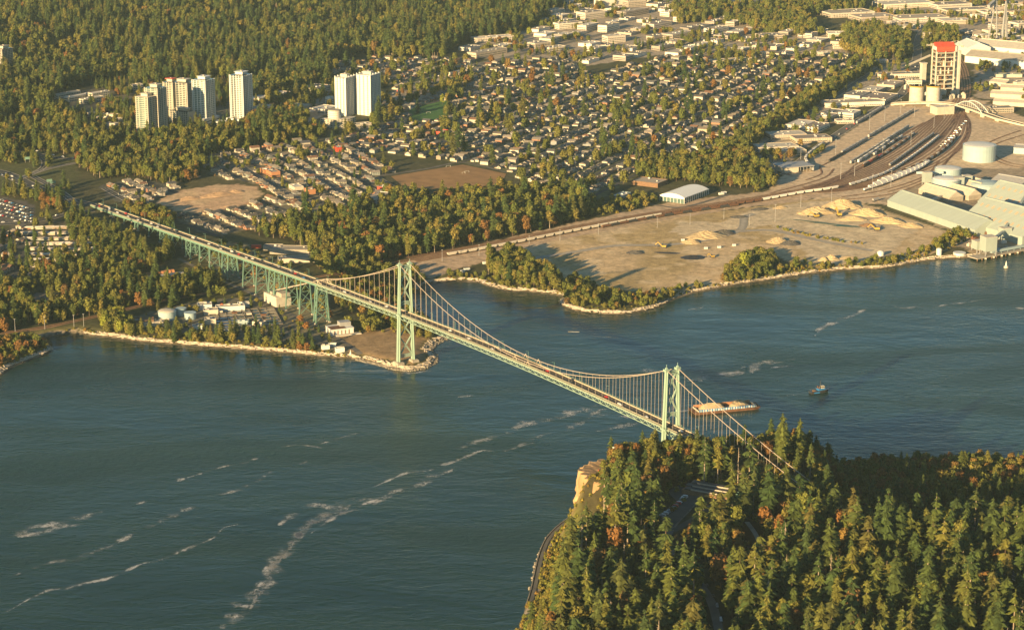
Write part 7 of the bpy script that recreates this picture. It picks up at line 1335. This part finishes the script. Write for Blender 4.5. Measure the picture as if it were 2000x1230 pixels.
ADJ = {'conifer': ['dense wide dark', 'tall thin-crowned', 'tall tapering', 'full bushy', 'high-crowned bare-stemmed', 'short pointed', 'dense round-topped', 'broad open-crowned'], 'broad': ['rounded olive', 'tall olive', 'spreading olive', 'narrow long-stemmed', 'small round'], 'autumn': ['large rusty', 'small rusty', 'tall rusty'], 'bright': ['rounded bright', 'tall bright', 'spreading bright'], 'red': ['small scarlet'], 'poplar': ['slim upright'], 'snag': ['bleached bare', 'grey leafless', 'broken bare'], 'shrub': ['low olive', 'low yellowish', 'low tangled']}
rt = random.Random(9)
for i in np.nonzero(indiv)[0]:
    x, y, sp_, v_, sc, sx = TREES[i]; z = TZ[i]; nm, cat, grp = TNAME[sp_]; cr_, tr_, _ = SPEC[sp_]
    lab = f'{ADJ[sp_][v_]} {cat} {where(x, y)}'
    if sp_ in ('snag', 'shrub'): link(nm, cr_[v_], None, (x, y, z-.2), rt.uniform(0, 6.28), lab, cat, grp, None, (sc*sx, sc*sx, sc))
    else:
        t = thing(nm, lab, cat, (x, y, z-.2), rt.uniform(0, 6.28), grp, (sc*sx, sc*sx, sc)); link('crown', cr_[v_], t); link('trunk', tr_[v_], t)
# every other tree: instanced masses
def mass(name, protos, pts, zz, scl, rot, idx, label):
    c = bpy.data.collections.new(name+'_kinds')
    for i, me_ in enumerate(protos): o = bpy.data.objects.new(f'{i:02d}_{name}_kind', me_); c.objects.link(o)
    me_ = bpy.data.meshes.new(name); n = len(pts); me_.vertices.add(n); me_.vertices.foreach_set('co', np.column_stack([pts, zz]).astype(np.float32).ravel())
    for an, ty, dat in (('idx', 'INT', idx.astype(np.int32)), ('rot', 'FLOAT', rot.astype(np.float32))): me_.attributes.new(an, ty, 'POINT').data.foreach_set('value', dat)
    me_.attributes.new('scl', 'FLOAT_VECTOR', 'POINT').data.foreach_set('vector', scl.astype(np.float32).ravel())
    o = link(name, me_, kind='stuff', label=label); g = bpy.data.node_groups.new(name, 'GeometryNodeTree')
    g.interface.new_socket('Geometry', in_out='INPUT', socket_type='NodeSocketGeometry'); g.interface.new_socket('Geometry', in_out='OUTPUT', socket_type='NodeSocketGeometry')
    N, L = g.nodes, g.links; gi = N.new('NodeGroupInput'); go = N.new('NodeGroupOutput'); ip = N.new('GeometryNodeInstanceOnPoints'); ci = N.new('GeometryNodeCollectionInfo'); ci.inputs[0].default_value = c; ci.inputs['Separate Children'].default_value = True; ci.inputs['Reset Children'].default_value = True
    def na(nm_, ty): a = N.new('GeometryNodeInputNamedAttribute'); a.data_type = ty; a.inputs[0].default_value = nm_; return a.outputs[0]
    cx = N.new('ShaderNodeCombineXYZ'); L.new(na('rot', 'FLOAT'), cx.inputs[2]); er = N.new('FunctionNodeEulerToRotation'); L.new(cx.outputs[0], er.inputs[0])
    L.new(gi.outputs[0], ip.inputs['Points']); L.new(ci.outputs[0], ip.inputs['Instance']); ip.inputs['Pick Instance'].default_value = True; L.new(na('idx', 'INT'), ip.inputs['Instance Index']); L.new(er.outputs[0], ip.inputs['Rotation']); L.new(na('scl', 'FLOAT_VECTOR'), ip.inputs['Scale']); L.new(ip.outputs[0], go.inputs[0])
    md = o.modifiers.new('scatter', 'NODES'); md.node_group = g; return o
def joined(cr_, tr_):
    if tr_ is None: return cr_
    v = [tuple(q_.co) for q_ in cr_.vertices]; nv = len(v); f = [tuple(p.vertices) for p in cr_.polygons]; k = len(f); v += [tuple(q_.co) for q_ in tr_.vertices]; f += [tuple(i+nv for i in p.vertices) for p in tr_.polygons]
    m_ = bpy.data.meshes.new('whole_tree'); m_.from_pydata(v, [], f); m_.materials.append(cr_.materials[0]); m_.materials.append(tr_.materials[0]); m_.polygons.foreach_set('material_index', [0]*k+[1]*(len(f)-k)); m_.update(); return m_
SNAME = {'conifer': ('conifer_forest', 'mass of dark conifers covering the hillside and the park'), 'broad': ('broadleaf_forest', 'mass of olive broadleaf trees filling woods and gardens'), 'autumn': ('autumn_foliage', 'scattered rusty autumn trees among the green woods'), 'poplar': ('poplar_mass', 'upright poplars among the streets of the suburb'),
         'snag': ('snag_mass', 'bare snags among the forest'), 'shrub': ('undergrowth', 'low shrubs and brambles along shores and forest floor')}
for sp_, (nm, lb) in SNAME.items():
    ii = [i for i in range(len(TREES)) if TREES[i][2] == sp_ and not indiv[i]]
    if not ii: continue
    cr_, tr_, _ = SPEC[sp_]; pr = [joined(c, tr_[j] if tr_ else None) for j, c in enumerate(cr_)]
    mass(nm, pr, TA[ii, :2], TZ[ii]-.2, np.array([(TREES[i][4]*TREES[i][5],)*2+(TREES[i][4],) for i in ii]), rng.uniform(0, 6.28, len(ii)), np.array([TREES[i][3] for i in ii]), lb)
print('TREES', len(TREES), cnt)
HW = [merge([k[0], k[1], k[2], k[3]]) for k in HK]
if HREST: mass('suburban_houses', HW, HA[HREST], HZ[HREST], np.repeat(rng.uniform(.85,1.1,(len(HREST),1)),3,1), np.array([HOUSES[i][2] for i in HREST]), np.array([HOUSES[i][3] for i in HREST]), 'more distant houses of the leafy avenues, too many to tell apart')
# tell apart things that ended up with one label, by their order from left to right
from collections import defaultdict, Counter
dd = defaultdict(list)
for o in SC.objects:
    if o.parent is None and o.get('category') and o.get('label'): dd[o['label']].append(o)
for lb, os_ in dd.items():
    if len(os_) > 20:
        os_.sort(key=lambda o: o.location.y); k = (len(os_)+19)//20; m_ = -(-len(os_)//k); tier = ['nearest tier', 'farther tier', 'farthest tier'] if k <= 3 else ['tier']*k
        for j in range(0, len(os_), m_):
            sub_ = sorted(os_[j:j+m_], key=lambda o: o.location.x/max(o.location.y, 1)); w = lb.split()[:11]
            for i, o in enumerate(sub_): o['label'] = ' '.join(w).rstrip(',')+f', {ORD[min(i, 19)]} from left, {tier[min(j//m_, len(tier)-1)]}'
    if 2 <= len(os_) <= 20:
        os_.sort(key=lambda o: o.location.x/max(o.location.y, 1)); n = len(os_); w = lb.split()
        for i, o in enumerate(os_):
            q_ = ('leftmost' if i == 0 else 'rightmost' if i == n-1 else 'middle' if n == 3 else ORD[i]+' from left'); k = 16-len(q_.split()); base_ = lb if len(w) <= k else ' '.join(w[:k]).split(',')[0]
            o['label'] = f'{q_} {base_}' if 'from' not in q_ else f'{base_}, {q_}'

cc = Counter(o['label'] for o in SC.objects if o.parent is None and o.get('category') and o.get('label')); grp_ = defaultdict(list)
for o in SC.objects:
    if o.parent is None and o.get('category') and cc.get(o.get('label'), 0) > 1: grp_[o['label']].append(o)
for lb, os_ in grp_.items():
    os_.sort(key=lambda o: o.location.y); n = len(os_); k = 12
    for i, o in enumerate(os_):
        q_ = ('nearer one' if i == 0 else 'farther one') if n == 2 else f'{LORD[min(i, 38)]} nearest'
        o['label'] = ' '.join(lb.split()[:16-len(q_.split())]).rstrip(',')+', '+q_
# ------------------------------------------------------------------ air
hm = bpy.data.materials.new('haze'); hm.use_nodes = True; nt = hm.node_tree; nt.nodes.clear(); o_ = nt.nodes.new('ShaderNodeOutputMaterial'); pv = nt.nodes.new('ShaderNodeVolumePrincipled')
pv.inputs['Color'].default_value = (.62,.84,.92,1); pv.inputs['Density'].default_value = 1.8e-5; pv.inputs['Anisotropy'].default_value = .0; nt.links.new(pv.outputs[0], o_.inputs['Volume'])
b = MB(); b.box((0, 5900, -7), (12600, 12900, 727)); b.build('haze', [hm], kind='stuff')
